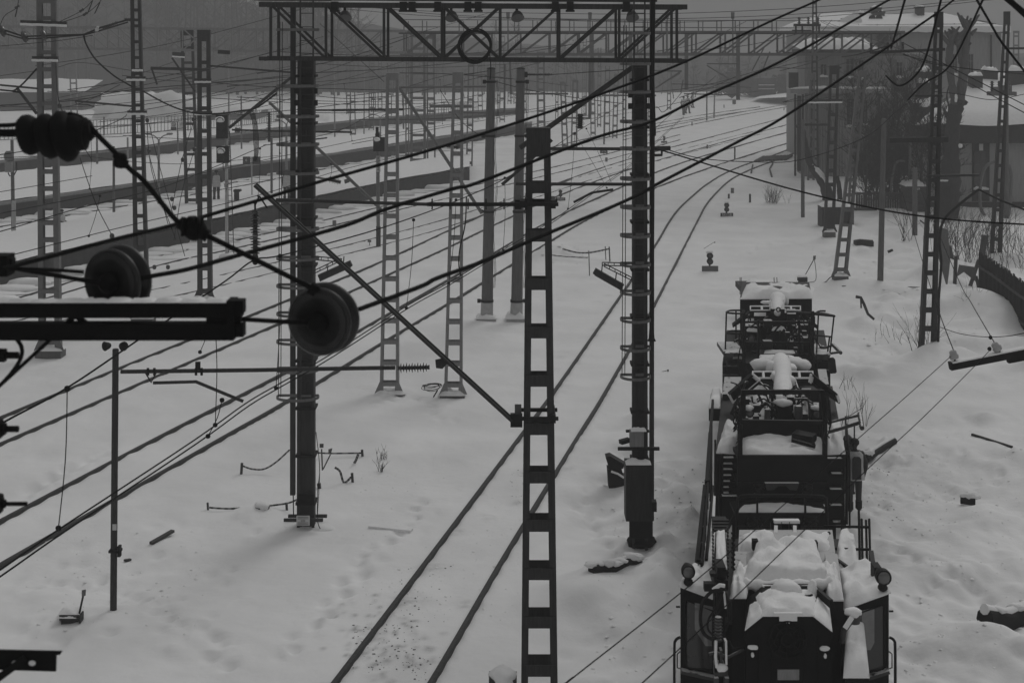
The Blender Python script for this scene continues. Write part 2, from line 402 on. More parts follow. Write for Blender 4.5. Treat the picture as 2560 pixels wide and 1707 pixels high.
gm.from_pydata(co.tolist(), [], fc.tolist()); gm.polygons.foreach_set('use_smooth', [True] * len(fc))
# snow with soot, gravel and trodden dirt near the machines and along the main rails
GS = bpy.data.materials.new('snow_ground'); GS.use_nodes = True
n = GS.node_tree.nodes; l = GS.node_tree.links; b = n['Principled BSDF']
b.inputs['Roughness'].default_value = 0.92; b.inputs['Specular IOR Level'].default_value = 0.1
tcn = n.new('ShaderNodeTexCoord')
n1 = n.new('ShaderNodeTexNoise'); n1.inputs['Scale'].default_value = 0.5; n1.inputs['Detail'].default_value = 8; l.new(tcn.outputs['Object'], n1.inputs['Vector'])
n2 = n.new('ShaderNodeTexNoise'); n2.inputs['Scale'].default_value = 5; n2.inputs['Detail'].default_value = 8; l.new(tcn.outputs['Object'], n2.inputs['Vector'])
r1 = n.new('ShaderNodeMapRange'); l.new(n1.outputs['Fac'], r1.inputs[0]); r1.inputs[1].default_value = .3; r1.inputs[2].default_value = .7; r1.inputs[3].default_value = .76; r1.inputs[4].default_value = .86
dirt = n.new('ShaderNodeAttribute'); dirt.attribute_name = 'dirt'
mu = n.new('ShaderNodeMath'); mu.operation = 'MULTIPLY_ADD'; l.new(n2.outputs['Fac'], mu.inputs[0]); mu.inputs[1].default_value = 2.4; mu.inputs[2].default_value = -0.6
m2 = n.new('ShaderNodeMath'); m2.operation = 'MULTIPLY'; m2.use_clamp = True; l.new(mu.outputs[0], m2.inputs[0]); l.new(dirt.outputs['Fac'], m2.inputs[1])
mx = n.new('ShaderNodeMix'); mx.data_type = 'FLOAT'; l.new(m2.outputs[0], mx.inputs[0]); l.new(r1.outputs[0], mx.inputs[2]); mx.inputs[3].default_value = 0.22
l.new(mx.outputs[0], b.inputs['Base Color'])
bp = n.new('ShaderNodeBump'); bp.inputs['Strength'].default_value = 0.3; bp.inputs['Distance'].default_value = 0.05; l.new(n2.outputs['Fac'], bp.inputs['Height']); l.new(bp.outputs[0], b.inputs['Normal'])
gm.materials.append(GS)
xf, yf = X.ravel(), Y.ravel(); dv = np.zeros(xf.shape)
rgd = random.Random(5)
def stain(x, y, s, a, sy=1.0):
    p = G(x, y); global dv
    dv = np.maximum(dv, a * np.exp(-(((xf - p.x) / s) ** 2 + ((yf - p.y) / (s * sy)) ** 2)))
for x, y, s, a in ((1075, 1420, .25, .55), (1020, 1500, .35, .5), (1300, 1250, .22, .4), (1315, 1185, .25, .45), (1140, 1330, .2, .5), (1170, 1510, .25, .4), (1415, 1172, .2, .35), (1220, 1290, .25, .3),
                   (1700, 1230, .5, .35), (1720, 1300, .6, .4), (2160, 1230, 1.2, .35), (2180, 1160, 1.4, .3), (2250, 1180, 1.5, .2), (1690, 1400, .7, .3), (2240, 1400, 1.2, .15), (1660, 1170, .3, .4), (2430, 1660, .8, .2)): stain(x, y, s, a)
for i in range(26): stain(1560 - i * 9 - rgd.uniform(0, 60), 740 + i * 14, rgd.uniform(.08, .25), rgd.uniform(.1, .35))
for i in range(120):
    x, y = rgd.gauss(960, 70), rgd.gauss(1610, 50); stain(x, y, rgd.uniform(.03, .10), rgd.uniform(.5, 1.0))
for i in range(40): stain(rgd.uniform(1500, 2000), rgd.uniform(560, 760), rgd.uniform(.1, .5), rgd.uniform(.05, .2))
for i in range(60): stain(rgd.uniform(1100, 1950), rgd.uniform(320, 520), rgd.uniform(.3, 1.2), rgd.uniform(.05, .25), 2.5)
at = gm.attributes.new('dirt', 'FLOAT', 'POINT'); at.data.foreach_set('value', dv.astype(np.float32))
go = bpy.data.objects.new('ground', gm); C.objects.link(go); tag(go, kind='structure')
def gz(p): return float(ground_z(np.array([p[0]]), np.array([p[1]]))[0])

# ------------------------------------------------------------------ platforms
def resample(pl, xs):
    a = np.array(pl, float); return [(x, float(np.interp(x, a[:, 0], a[:, 1]))) for x in xs]
def platform(label, top, far, z, strip):
    xs = np.linspace(top[0][0], top[-1][0], 40)
    nr = [G(x, y, z) for x, y in resample(top, xs)]; fr = [G(x, y, z) for x, y in resample(far, np.linspace(far[0][0], far[-1][0], 40))]
    t = empty('station_platform', (nr[0].x, nr[0].y, 0), label, 'platform', 'long platforms across the left of the yard')
    w = MB(); sn = MB(); ed = MB()
    for i in range(39):
        a, b2, c, d = nr[i], nr[i + 1], fr[i + 1], fr[i]
        lo = [V((p.x, p.y, -0.3)) for p in (a, b2, c, d)]; hi = [V((p.x, p.y, z - 0.05)) for p in (a, b2, c, d)]
        w.add(lo + hi, [(0, 1, 5, 4), (2, 3, 7, 6)] + ([(3, 0, 4, 7)] if i == 0 else []) + ([(1, 2, 6, 5)] if i == 38 else []))
        nrm = (d - a).normalized() * -0.06
        ed.hexa([a + nrm + V((0, 0, -.13)), b2 + nrm + V((0, 0, -.13)), b2 - nrm * 8 + V((0, 0, -.13)), a - nrm * 8 + V((0, 0, -.13)), a + nrm, b2 + nrm, b2 - nrm * 8, a - nrm * 8])
        k = 6
        for j in range(k):
            q = [a.lerp(d, (j + 0.15) / k if j == 0 else j / k), b2.lerp(c, (j + 0.15) / k if j == 0 else j / k), b2.lerp(c, (j + 1) / k), a.lerp(d, (j + 1) / k)]
            h = lambda p: V((p.x, p.y, z + 0.05 + 0.04 * math.sin(p.x * 1.3 + p.y) * math.sin(p.y * .7)))
            sn.add([h(p) for p in q], [(0, 1, 2, 3)], True)
    w.build('wall', PLATW, t); sn.build('snow_cover', SNOW, t)
    if strip: ed.build('edge_strip', PLATE, t)
    # drifts against the foot of the wall
    dr = MB(); rg = random.Random(int(z * 100) + len(top))
    for i in range(39):
        p = nr[i]; dr.blob((p.x + rg.uniform(-.6, .6), p.y - 0.15, 0), rg.uniform(1.2, 2.6), .5, rg.uniform(.05, .24), 16, 6, .12, i)
    tag(dr.build('snow_drift', SNOW, t), kind='stuff')
    return t
platform('nearest low platform, grey wall with snowy top running behind the left mast', [(-160,697),(0,664),(268,607),(560,544),(784,495),(956,457),(1174,419)],
         [(-160,612),(0,585),(335,524),(560,482),(786,443),(956,415),(1174,384)], 0.9, False)
platform('middle platform with dark wall and pale lip behind the workers', [(-160,536),(0,508),(143,488),(440,446),(568,418),(840,383),(1000,359),(1073,348),(1212,325),(1330,306)],
         [(-160,450),(0,432),(143,420),(440,386),(568,370),(840,344),(1000,325),(1073,316),(1212,297),(1330,282)], 1.0, True)
platform('farthest platform with pale wall below the picket railing', [(-160,424),(40,399),(250,379),(440,356),(568,338),(731,318),(1000,290),(1312,270)],
         [(-160,362),(40,348),(250,338),(440,325),(568,312),(731,296),(1000,275),(1312,260)], 1.0, True)

# loose clods of snow and grit
def clods(name, areas, m, seed):
    rg = random.Random(seed); mb = MB()
    base = [V((math.cos(a) * math.sin(t), math.sin(a) * math.sin(t), math.cos(t))) for t in (.5, 1.4) for a in [1.05 * k + t for k in range(6)]] + [V((0, 0, 1))]
    fs = [(k, (k + 1) % 6, 6 + (k + 1) % 6, 6 + k) for k in range(6)] + [(12, (k + 1) % 6, k) for k in range(6)]
    pts = []
    for (x0, x1, y0, y1, n, s0, s1) in areas:
        for _ in range(n): pts.append((G(rg.uniform(x0, x1), rg.uniform(y0, y1)), rg.uniform(s0, s1) * rg.random() ** .6 + .004))
    zz = ground_z(np.array([p.x for p, s in pts]), np.array([p.y for p, s in pts]))
    for (p, s), z in zip(pts, zz):
        q = V((p.x, p.y, float(z))); mb.add([q + V((v.x * s * rg.uniform(.7, 1.3), v.y * s * rg.uniform(.7, 1.3), v.z * s * rg.uniform(.25, .6))) for v in base], [tuple(reversed(f)) for f in fs], True)
    tag(mb.build(name, m), kind='stuff')
clods('snow_clods', [(1480, 1790, 1150, 1700, 260, .015, .05), (2110, 2560, 1080, 1707, 330, .012, .05), (2160, 2450, 560, 900, 200, .03, .10), (60, 520, 1330, 1600, 120, .015, .05), (900, 1300, 1180, 1560, 160, .01, .04), (1290, 1460, 620, 660, 60, .03, .14)], SNOW, 3)
clods('gravel', [(880, 1050, 1560, 1680, 120, .006, .022), (1000, 1130, 1410, 1560, 50, .006, .022), (1030, 1100, 1640, 1700, 30, .006, .02), (1280, 1320, 1170, 1260, 30, .006, .02), (2130, 2260, 1150, 1300, 60, .006, .025), (2260, 2420, 1130, 1300, 30, .006, .02), (1630, 1760, 1170, 1320, 40, .008, .03)], WOOD, 4)
# ------------------------------------------------------------------ lattice masts
def mast(label, base, top, d=None, z=0.0, legw=0.1, pitch=0.6, bh=0.13, dep=0.26, m=STEEL, parts=True, arms=(), foot=None, group='steel lattice masts of the overhead line', head=0.35, botskip=0.25, name='lattice_mast'):
    xb, wb, yb = base; xt, wt, yt = top
    if d is None: d = D(yb, z)
    pxm = F / d
    b = P(xb, yb, d); t_ = P(xt, yt, d)
    root = empty(name, b, label, 'mast', group)
    lw0 = min(legw, .30 * wb / pxm); lw1 = min(legw, .30 * wt / pxm); dp = lambda u: dep * (1 - .55 * u)
    def edge(s, u, off=0.0):
        c = b.lerp(t_, u); w = (wb + (wt - wb) * u) / pxm
        return V((c.x + s * (w / 2 - off), c.y, c.z))
    for s in (-1, 1):
        mb = MB()
        e0, e1 = edge(s, 0), edge(s, 1)
        def sec(x0, x1, y0, y1):
            q = []
            for e, lw, dd in ((e0, lw0, dep), (e1, lw1, dep * .45)):
                q += [e + V((-s * x0 * (lw if x0 > .02 else 1), y0 * dd, 0)), e + V((-s * (x1 * lw if x1 > .02 else x1), y0 * dd, 0)), e + V((-s * (x1 * lw if x1 > .02 else x1), y1 * dd, 0)), e + V((-s * x0, y1 * dd, 0))]
            mb.hexa(q)
        sec(0, 1, -.03, .0); sec(0, 1, 1.0, 1.03); sec(0, .012, 0, 1)
        mb.build('leg', m, root)
    L = (t_ - b).length; nb = int((L - botskip - head * 0.5) / pitch); one = MB()
    for i in range(nb + 1):
        u = (botskip + i * pitch) / L
        mb = MB() if parts else one
        for yo in (-0.02, dp(u) + 0.02):
            a, q = edge(-1, u, 0.02) + V((0, yo, 0)), edge(1, u, 0.02) + V((0, yo, 0))
            mb.beam(a, q, 0.01, bh, up=(0, 0, 1))
            if parts: mb.build('batten', m, root); mb = MB()
    if not parts: one.build('battens', m, root)
    if head:
        mb = MB(); a, q = edge(-1, 1 - head * 0.5 / L, 0.0) + V((0, -0.02, 0)), edge(1, 1 - head * 0.5 / L, 0.0) + V((0, -0.02, 0)); mb.beam(a, q, 0.012, head, up=(0, 0, 1)); 
        mb.beam(a + V((0, dep * .45 + 0.05, 0)), q + V((0, dep * .45 + 0.05, 0)), 0.012, head, up=(0, 0, 1))
        a, q = edge(-1, 1, 0) + V((0, dep * .225, 0.006)), edge(1, 1, 0) + V((0, dep * .225, 0.006)); mb.beam(a, q, dep * .45 + 0.06, 0.012); mb.build('head_plate', m, root)
    for (x0, y0, x1, y1, th, sn) in arms:
        mb = MB(); a, q = P(x0, y0, d - 0.08), P(x1, y1, d - 0.08); mb.beam(a, q, 0.1, th); am = mb.build('crossarm', STEEL_D, root)
        if sn:
            mb = MB(); mb.beam(a.lerp(q, .02) + V((0, -.03, -th * .5)), a.lerp(q, .97) + V((0, -.03, -th * .5)), 0.16, 0.05); mb.tube([a.lerp(q, k / 8) + V((0, -.05, -th * .5 + .005 * math.sin(k * 2.3))) for k in range(9)], 0.045, 6); mb.build('snow_strip', SNOW, am)
    if foot:
        fx0, fy0, fx1, fy1 = foot; a, q = P(fx0, fy1, d), P(fx1, fy0, d)
        mb = MB(); mb.box(a.x, q.x, d - 0.12, d + dep + 0.15, -0.3, q.z); fo = mb.build('footing', CONC, root)
        mb = MB(); mb.cap(a.x, q.x, d - 0.12, d + dep + 0.15, q.z, 0.1, seed=int(xb)); mb.build('snow_cap', SNOW, fo)
        for s in (-1, 1):
            mb = MB(); e = edge(s, 0); mb.prism([e + V((s * 0.0, -0.03, 0.32)), e + V((s * 0.14, -0.03, 0)), e + V((-s * 0.12, -0.03, 0)), e + V((-s * 0.1, -0.03, 0.32))], (0, 0.02, 0)); mb.build('gusset', m, root)
    return root
MAST1 = mast('nearest lattice mast, dark steel legs rising from below the bottom edge at the centre', (1349, 93, 1812), (1346, 60, 322), d=21.5, legw=0.10, pitch=0.72, bh=0.17, dep=0.36, m=STEEL_D, head=0.42, botskip=0.10)
d1 = 21.5
for yy in (1046, 511):
    mb = MB(); a, q = P(1287, yy, d1 - 0.06), P(1396, yy, d1 - 0.06); mb.beam(a, q, 0.05, 0.05); mb.beam(a + V((0, .5, 0)), q + V((0, .5, 0)), 0.05, 0.05)
    mb.box(q.x - 0.12, q.x - 0.04, d1 - .1, d1 + .5, q.z - .06, q.z + .06); mb.box(a.x, a.x + .1, d1 - .1, d1 + .5, a.z - .07, a.z + .07); mb.build('bracket_collar', BLACK, MAST1)
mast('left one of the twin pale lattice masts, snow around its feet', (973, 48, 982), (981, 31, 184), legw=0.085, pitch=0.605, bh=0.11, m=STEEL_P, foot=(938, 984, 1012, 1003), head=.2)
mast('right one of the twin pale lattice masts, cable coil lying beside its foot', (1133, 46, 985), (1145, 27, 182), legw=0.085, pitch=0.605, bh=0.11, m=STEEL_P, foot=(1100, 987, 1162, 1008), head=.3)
mast('tall lattice tower at the far left standing on a concrete block, snow on two crossarms', (123, 54, 876), (114, 48, -140), d=D(896), legw=0.17, pitch=0.545, bh=0.13, m=STEEL,
     arms=((52, 56, 167, 60, .13, 1), (81, 146, 145, 147, .13, 1), (70, -30, 160, -30, .12, 0)), foot=(90, 876, 155, 896), head=0)
mast('slim lattice tower left of the signal, snow caught on its three short crossarms', (353, 36, 796), (336, 24, -120), d=D(806), legw=0.11, pitch=0.57, bh=0.11, m=STEEL_D,
     arms=((312, 50, 352, 51, .1, 0), (331, 174, 357, 174, .07, 1), (317, 196, 364, 196, .12, 1), (319, 281, 367, 281, .12, 1)), foot=(329, 796, 383, 806), head=0)
mast('paired lattice column holding up the left gantry, nearer and bolder of the two', (511, 36, 745), (509, 32, 76), legw=0.16, pitch=0.9, bh=0.14, m=STEEL_D,
     arms=((545, 130, 575, 132, .15, 0), (487, 201, 528, 201, .14, 1), (487, 282, 530, 282, .12, 1)), foot=(484, 745, 534, 752), head=.3)
mast('paired lattice column holding up the left gantry, paler one behind on the platform', (479, 34, 512), (467, 32, 76), z=0.9, legw=0.14, pitch=0.85, bh=0.14, m=STEEL_D, arms=((431, 136, 462, 138, .25, 1),), head=.3)
mast('right yard lattice mast with a slack black cable hanging down its side', (2321, 41, 889), (2349, 19, 31), legw=0.13, pitch=0.6, bh=0.12, m=STEEL_D,
     arms=((2180, 132, 2362, 124, .09, 0), (2288, 240, 2355, 240, .07, 0), (2223, 351, 2370, 349, .16, 0), (2317, 440, 2447, 438, .07, 0)), head=.5)
mast('lattice mast by the low building at the right edge, hoops of hose on its sides', (2491, 28, 650), (2519, 14, 30), legw=0.14, pitch=0.68, bh=0.13, m=STEEL_D, parts=True, arms=((2505, 122, 2600, 121, .1, 0),), head=.6)
mast('leaning pale lattice mast with a wide foot before the signal building', (2102, 33, 690), (2158, 20, 178), d=D(704), legw=0.11, pitch=0.63, bh=0.12, m=STEEL, foot=(2085, 690, 2120, 704), head=.2)
mast('lattice mast with transformer bracket and dark crossarms before the signal building', (2074, 26, 580), (2087, 24, 165), d=D(592), legw=0.12, pitch=0.72, bh=0.18, m=STEEL_D, parts=True,
     arms=((2073, 170, 2103, 170, .1, 0), (2014, 253, 2105, 252, .16, 1), (2012, 312, 2070, 312, .12, 0)), foot=(2060, 580, 2088, 596))
FARM = [
 (2028, 18, 452, 2031, 14, 185, 0.0, 'thin dark lattice frame right before the ribbed wall of the signal building', .1),
 (2128, 15, 520, 2143, 12, 235, 0.0, 'thin dark lattice mast between the leaning mast and the bare tree', .09),
 (2232, 14, 500, 2236, 12, 150, 0.0, 'thin lattice mast half hidden in the dense bare tree', .09),
  # (xb, wb, yb, xt, wt, yt, z)
 (1045, 40, 408, 1045, 38, 84, 0.0, 'thick pair of lattice columns under the distant gantry behind the twin masts', .16),
 (1078, 22, 410, 1076, 20, 90, 0.0, 'slim lattice column close beside the thick pair, left of the twin concrete poles', .09),
 (1173, 17, 416, 1178, 16, 160, 0.0, 'hazy lattice mast standing on the end of the nearest platform', .09),
 (1413, 16, 372, 1407, 14, 205, 0.0, 'lattice mast right of the near mast top with a box on its side', .1),
 (1435, 16, 369, 1438, 14, 200, 0.0, 'lattice mast right of the near mast top, twin of the one with a box', .1),
 (1353, 22, 365, 1352, 20, 130, 0.0, 'lattice column seen just above the flat head of the nearest mast', .14),
 (1483, 13, 339, 1481, 12, 190, 0.0, 'faint lattice mast left of the thick signal post, left of two', .08),
 (1537, 13, 346, 1541, 12, 185, 0.0, 'faint lattice mast left of the thick signal post, right of two', .08),
 (1673, 10, 275, 1672, 9, 130, 0.0, 'faint lattice mast right of the thick signal post', .08),
 (185, 18, 292, 178, 16, 20, 0.0, 'snow crusted pale lattice mast far off at the upper left', .09),
 (1257, 14, 250, 1256, 13, 90, 0.0, 'very faint lattice mast between the twin concrete poles', .08),
 (1310, 13, 300, 1309, 12, 120, 0.0, 'faint lattice mast partly behind the right concrete pole', .08),
 (2540, 16, 330, 2541, 15, 78, 0.0, 'pale lattice mast fading out at the right edge behind the snowy roofs', .09),
 (872, 12, 308, 870, 11, 80, 0.0, 'single dark post on a small lattice base under the left gantry', .07),
]
for (xb, wb, yb, xt, wt, yt, z, lab, lw) in FARM:
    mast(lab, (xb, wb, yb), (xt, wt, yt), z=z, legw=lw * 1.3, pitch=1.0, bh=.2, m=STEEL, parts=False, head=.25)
for (x, yb, yt, w) in ((1018, 395, 96, 10), (1236, 272, 95, 9), (1498, 318, 120, 10), (1560, 300, 110, 9), (1628, 262, 100, 8), (1392, 308, 140, 8), (1290, 262, 100, 8), (1463, 290, 130, 8), (1600, 330, 140, 9), (738, 262, 120, 8)):
    mast('slender lattice mast fading into the haze of the far yard', (x, w, yb), (x + 1, w * .9, yt), legw=.09, pitch=1.1, bh=.18, m=STEEL, parts=False, head=0, group='slender far masts')
rg = random.Random(77)
for k in range(16):
    x = rg.uniform(860, 1640); yb = rg.uniform(258, 345); mast('slender lattice mast fading into the haze of the far yard', (x, 9 + (yb - 258) * .07, yb), (x + rg.uniform(-3, 3), 8 + (yb - 258) * .05, rg.uniform(95, 170)), legw=.09, pitch=1.1, bh=.18, m=STEEL, parts=False, head=0, group='slender far masts')
# tall tower behind the signal building
mast('tall slender aerial tower rising over the signal building roof', (2037, 22, 430), (2037, 9, -60), d=104, legw=.1, pitch=.7, bh=.14, m=STEEL_D, parts=False, head=0)

# ------------------------------------------------------------------ poles
def pole(name, label, cat, xb, yb, xt, yt, rb, rt, m, d=None, z=0.0, n=12, group=None):
    if d is None: d = D(yb, z)
    b = P(xb, yb, d); t = P(xt, yt, d)
    root = empty(name, b, label, cat, group)
    mb = MB(); mb.lathe(b - V((0, 0, .3)), t, [(0, rb), (0.5, (rb + rt) / 2), (0.995, rt), (1, rt * .9)], n); mb.build('shaft', m, root)
    return root, d
for lab, xb, xt, x0, x1, sg in (('left one of two thick tapered concrete poles in the middle, footing capped with snow', 1217, 1228, 1192, 1240, -1),
                                ('right one of two thick tapered concrete poles, long insulator at its top', 1291, 1302, 1266, 1312, 1)):
    rt, d = pole('concrete_pole', lab, 'pole', xb, 800, xt, 172, 0.215, 0.15, CONC, d=D(804), group='twin concrete poles')
    px = F / d
    mb = MB(); a, q = P(x0, 806, d), P(x1, 793, d); mb.box(a.x, q.x, d - .35, d + .35, -.3, q.z); fo = mb.build('footing', CONC_P, rt)
    mb = MB(); mb.cap(a.x, q.x, d - .35, d + .35, q.z, .13, seed=x0); mb.build('snow_cap', SNOW, fo)
    mb = MB(); b0 = P(xb, 788, d); mb.lathe(b0, P(xb + 1, 750, d), [(0, .225), (1, .22)], 14); mb.build('pale_base', CONC_P, rt)
    mb = MB(); c = P(xb + (xt - xb) * .85 / 1, 750, d)
    for yy, rr in ((752, .235), (529, .205), (340, .19), (205, .18)):
        u = (800 - yy) / 628; c = P(xb + (xt - xb) * u, yy, d); mb.lathe(c - V((0, 0, .04)), c + V((0, 0, .04)), [(0, rr), (1, rr)], 14); mb.beam(c + V((sg * rr, 0, 0)), c + V((sg * (rr + .12), 0, 0)), .06, .14)
    mb.build('clamp_band', BLACK, rt)
    mb = MB(); u = (800 - 500) / 628
    for k in range(2):
        mb.tube([P(xb + (xt - xb) * ((800 - y) / 628) + (14 + k * 0) * 1.0 + k * 3 + 4 * math.sin(y * .03), y, d - .1) for y in range(200, 760, 40)], .008, 4)
    mb.build('earth_wire', WIRE, rt)
    mb = MB(); a = P(xt, 172, d); mb.lathe(a - V((0, 0, .02)), a + V((0, 0, .05)), [(0, .16), (.6, .15), (1, .05)], 12); mb.build('pole_cap', CONC_D, rt)
    if sg > 0:
        mb = MB(); sheds(mb, P(1318, 187, d), P(1380, 187, d), .03, .075, 16); ins = mb.build('strain_insulator', CERAM, rt)
        mb = MB(); mb.beam(P(1303, 187, d), P(1319, 187, d), .1, .2); mb.build('bracket', BLACK, rt)
# loudspeaker pole near left
rt, d = pole('loudspeaker_pole', 'nearest thin steel pole at the lower left with two loudspeakers on top', 'pole', 283, 1535, 289, 872, 0.062, 0.058, STEEL_D)
for s in (-1, 1):
    c = P(289 + s * 14, 863, d); e = c + V((s * .07, -.09, 0))
    mb = MB(); f = e - c; mb.lathe(c, e, [(0, .04), (.3, .06), (.9, .082), (1, .085)], 14); sp = mb.build('loudspeaker', BLACK, rt)
    mb = MB(); mb.lathe(c + f * .9, c + f * 1.02, [(0, .07), (1, .06)], 14); mb.build('grille', BLACKER, sp)
mb = MB(); c = P(286, 1378, d - .07); mb.box(c.x - .1, c.x + .11, d - .1, d + .06, c.z - .02, c.z + .02); mb.box(c.x + .06, c.x + .11, d - .1, d, c.z - .09, c.z + .1); mb.build('clamp', BLACK, rt)
mb = MB(); mb.pbox(281, 1310, 291, 1325, d - .075, .01); mb.build('notice', SIGNW, rt)
POLES = [
 (2200, 719, 2210, 297, .13, .10, CONC, 0, 'tapered concrete pole in the right yard, bare rounded top', 'concrete_pole'),
 (2007, 546, 2007, 300, .11, .10, CONC, 0, 'concrete pole at the corner of the signal building, stub bracket on top', 'concrete_pole'),
 (2287, 592, 2287, 420, .14, .13, CONC, 0, 'short thick concrete stub between the brick shed and the right lattice mast', 'concrete_pole'),
 (2273, 520, 2276, 345, .09, .09, STEEL, 0, 'grey steel post beside the small brick shed', 'steel_post'),
 (2516, 560, 2516, 205, .15, .11, CONC, 0, 'concrete pole close behind the lattice mast at the right edge', 'concrete_pole'),
 (285, 558, 284, 366, .08, .065, CONC, 0, 'plain concrete post standing before the middle platform wall', 'concrete_post'),
 (243, 412, 242, 325, .08, .07, CONC, 1.0, 'plain concrete post left of the slim tower on the middle platform', 'concrete_post'),
 (320, 400, 319, 344, .08, .07, STEEL_P, 1.0, 'pale short post right of the middle platform posts', 'concrete_post'),
 (604, 375, 603, 240, .07, .06, STEEL, 1.0, 'thin steel post seen right of the tall colour light signal', 'steel_post'),
 (679, 486, 679, 345, .075, .07, CONC, .9, 'plain concrete post left of the thick left gantry leg', 'concrete_post'),
 (700, 352, 700, 240, .07, .06, STEEL, 1.0, 'grey steel post half hidden at the cage of the left gantry leg', 'steel_post'),
 (837, 342, 836, 180, .07, .06, STEEL_P, 1.0, 'slim pale post beyond the left gantry leg', 'steel_post'),
 (910, 330, 911, 150, .06, .05, STEEL_P, 1.0, 'very pale thin mast beyond the second signal', 'steel_post'),
 (1009, 318, 1008, 210, .09, .08, STEEL, 1.0, 'grey post right of the left twin lattice mast', 'steel_post'),
 (1510, 360, 1513, 205, .09, .08, STEEL, 0, 'plain grey pole left of the thick right gantry leg', 'steel_post'),
 (1767, 302, 1767, 182, .09, .08, STEEL, 0, 'grey pole to the right of the thick right gantry leg', 'steel_post'),
 (1785, 296, 1787, 205, .11, .07, STEEL_P, 0, 'pale pole with a widened foot in the middle of the snowfield', 'steel_post'),
 (1855, 12, 1855, -60, .09, .08, STEEL, 0, '', ''),
]
for (xb, yb, xt, yt, rb, r_t, m, z, lab, nm) in POLES:
    if lab: pole(nm, lab, 'post' if 'post' in nm else 'pole', xb, yb, xt, yt, rb, r_t, m, z=z, n=8)
# pole with equipment cabinet (left edge)
rt, d = pole('equipment_pole', 'pole at the left edge carrying a pale equipment box and a cable drum', 'pole', 34, 604, 30, 350, .11, .08, CONC, n=10)
mb = MB(); mb.pbox(29, 502, 39, 600, d - .14, .05); mb.build('white_base', CONC_P, rt)
mb = MB(); mb.pbox(12, 405, 28, 431, d - .35, .5); bx = mb.build('equipment_box', STEEL_P, rt)
mb = MB(); c = P(22, 390, d - .2); mb.blob(c, .22, .2, .25); mb.build('lamp_head', STEEL, rt)
mb = MB(); mb.tube([P(20, 432, d), P(24, 440, d), P(34, 440, d), P(42, 425, d), P(41, 405, d)], .03, 6); mb.build('cable_loop', BLACK, rt)
# lamp posts with two arms
for (xb, yb, yt, z, a0, a1, ya, lab) in ((397, 534, 349, 0, 363, 432, 334, 'two armed lamp post between the slim tower and the signal'),
                                         (951, 392, 292, 0, 921, 972, 286, 'two armed lamp post beside the second signal'),
                                         (572, 345, 156, 1.0, 545, 616, 140, 'pale two armed lamp post in front of the far wood'),
                                         (716, 480, 310, .9, 686, 730, 300, 'two armed lamp post behind the left gantry leg cage')):
    rt, d = pole('lamp_post', lab, 'lamp post', xb, yb, xb, yt, .085, .06, STEEL_P, z=z, n=8, group='two armed lamp posts')
    for xa in (a0, a1):
        mb = MB(); mb.tube(spline([P(xb, yt + 2, d), P(xb + (xa - xb) * .3, yt - (yt - ya) * .55, d), P(xb + (xa - xb) * .62, yt - (yt - ya) * .8, d), P(xa, ya, d)], 4), .035, 6); ar = mb.build('lamp_arm', STEEL_P, rt)
        mb = MB(); a, q = P(xb + (xa - xb) * .55, ya + (yt - ya) * .22, d), P(xa, ya - 1, d); mb.blob((a + q) / 2, (a - q).length / 2, .12, .07, 10, 6, 0); mb.build('lamp_head', STEEL_P, ar)

# ------------------------------------------------------------------ gantries
def truss_bay(mb, a0, a1, w): mb.beam(a0, a1, w, w)
def gantry(label, name, x0, x1, yt, yb, d, depm, panels, w, m, near=False, slope=0.0, diag='half', rail=None):
    root = empty(name, P((x0 + x1) / 2, yb, d), label, 'gantry', 'gantries spanning the tracks')
    o = lambda x, y, k: P(x, y, d) + V((0, depm * k, 0))
    sy = lambda x: slope * (x - x0)
    xs = panels; one = MB()
    for k in (0, 1):
        for y, ex in ((yt, 1), (yb, 1)):
            mb = MB() if near else one
            mb.beam(o(x0, y, k), o(x1, y + sy(x1), k), w * 1.5, w * (1.9 if y == yt and k == 0 else 1.5))
            if near: mb.build('chord', m, root)
        for i, x in enumerate(xs):
            mb = MB() if near else one
            mb.beam(o(x, yt + sy(x), k), o(x, yb + sy(x), k), w, w)
            if near: mb.build('upright', m, root)
        for i in range(len(xs) - 1):
            c = (xs[i] + xs[i + 1]) / 2; mid = (xs[0] + xs[-1]) / 2
            dirs = [1] if c < mid - 1 else [-1]
            if diag == 'half' and abs(c - mid) < (xs[1] - xs[0]) * .7: dirs = [1, -1]
            if diag == 'right': dirs = [-1]
            if diag == 'left': dirs = [1]
            for dr in dirs:
                mb = MB() if near else one
                ya, yc = (yt, yb) if dr > 0 else (yb, yt)
                mb.beam(o(xs[i], ya + sy(xs[i]), k + (.0 if k else .03)), o(xs[i + 1], yc + sy(xs[i + 1]), k + (.0 if k else .03)), w * .95, w * .95)
                if near: mb.build('diagonal', m, root)
    tie = MB()
    for i, x in enumerate(xs):
        tie.beam(o(x, yb + sy(x), 0), o(x, yb + sy(x), 1), w * .8, w * .8); tie.beam(o(x, yt + sy(x), 0), o(x, yt + sy(x), 1), w * .8, w * .8)
        if i < len(xs) - 1: tie.beam(o(x, yt + sy(x), 0), o(xs[i + 1], yt + sy(xs[i + 1]), 1), w * .7, w * .7)
    (tie if near else one).v and (tie.build('cross_ties', m, root))
    if not near: one.build('truss_frame', m, root)
    return root
dG = D(1330)
GX = [677, 815, 960, 1105, 1250, 1398, 1548, 1692]
g1 = gantry('big near gantry truss crossing the top of the picture, coil of cable hung in it', 'near_gantry', 648, 1718, 12, 147, dG, 1.0, GX, .055, STEEL_D, near=True, slope=.006)
mb = MB(); 
mb.beam(P(640, -2, dG + .4), P(1640, 2, dG + .4), .5, .07); wk = mb.build('walkway', STEEL_D, g1)
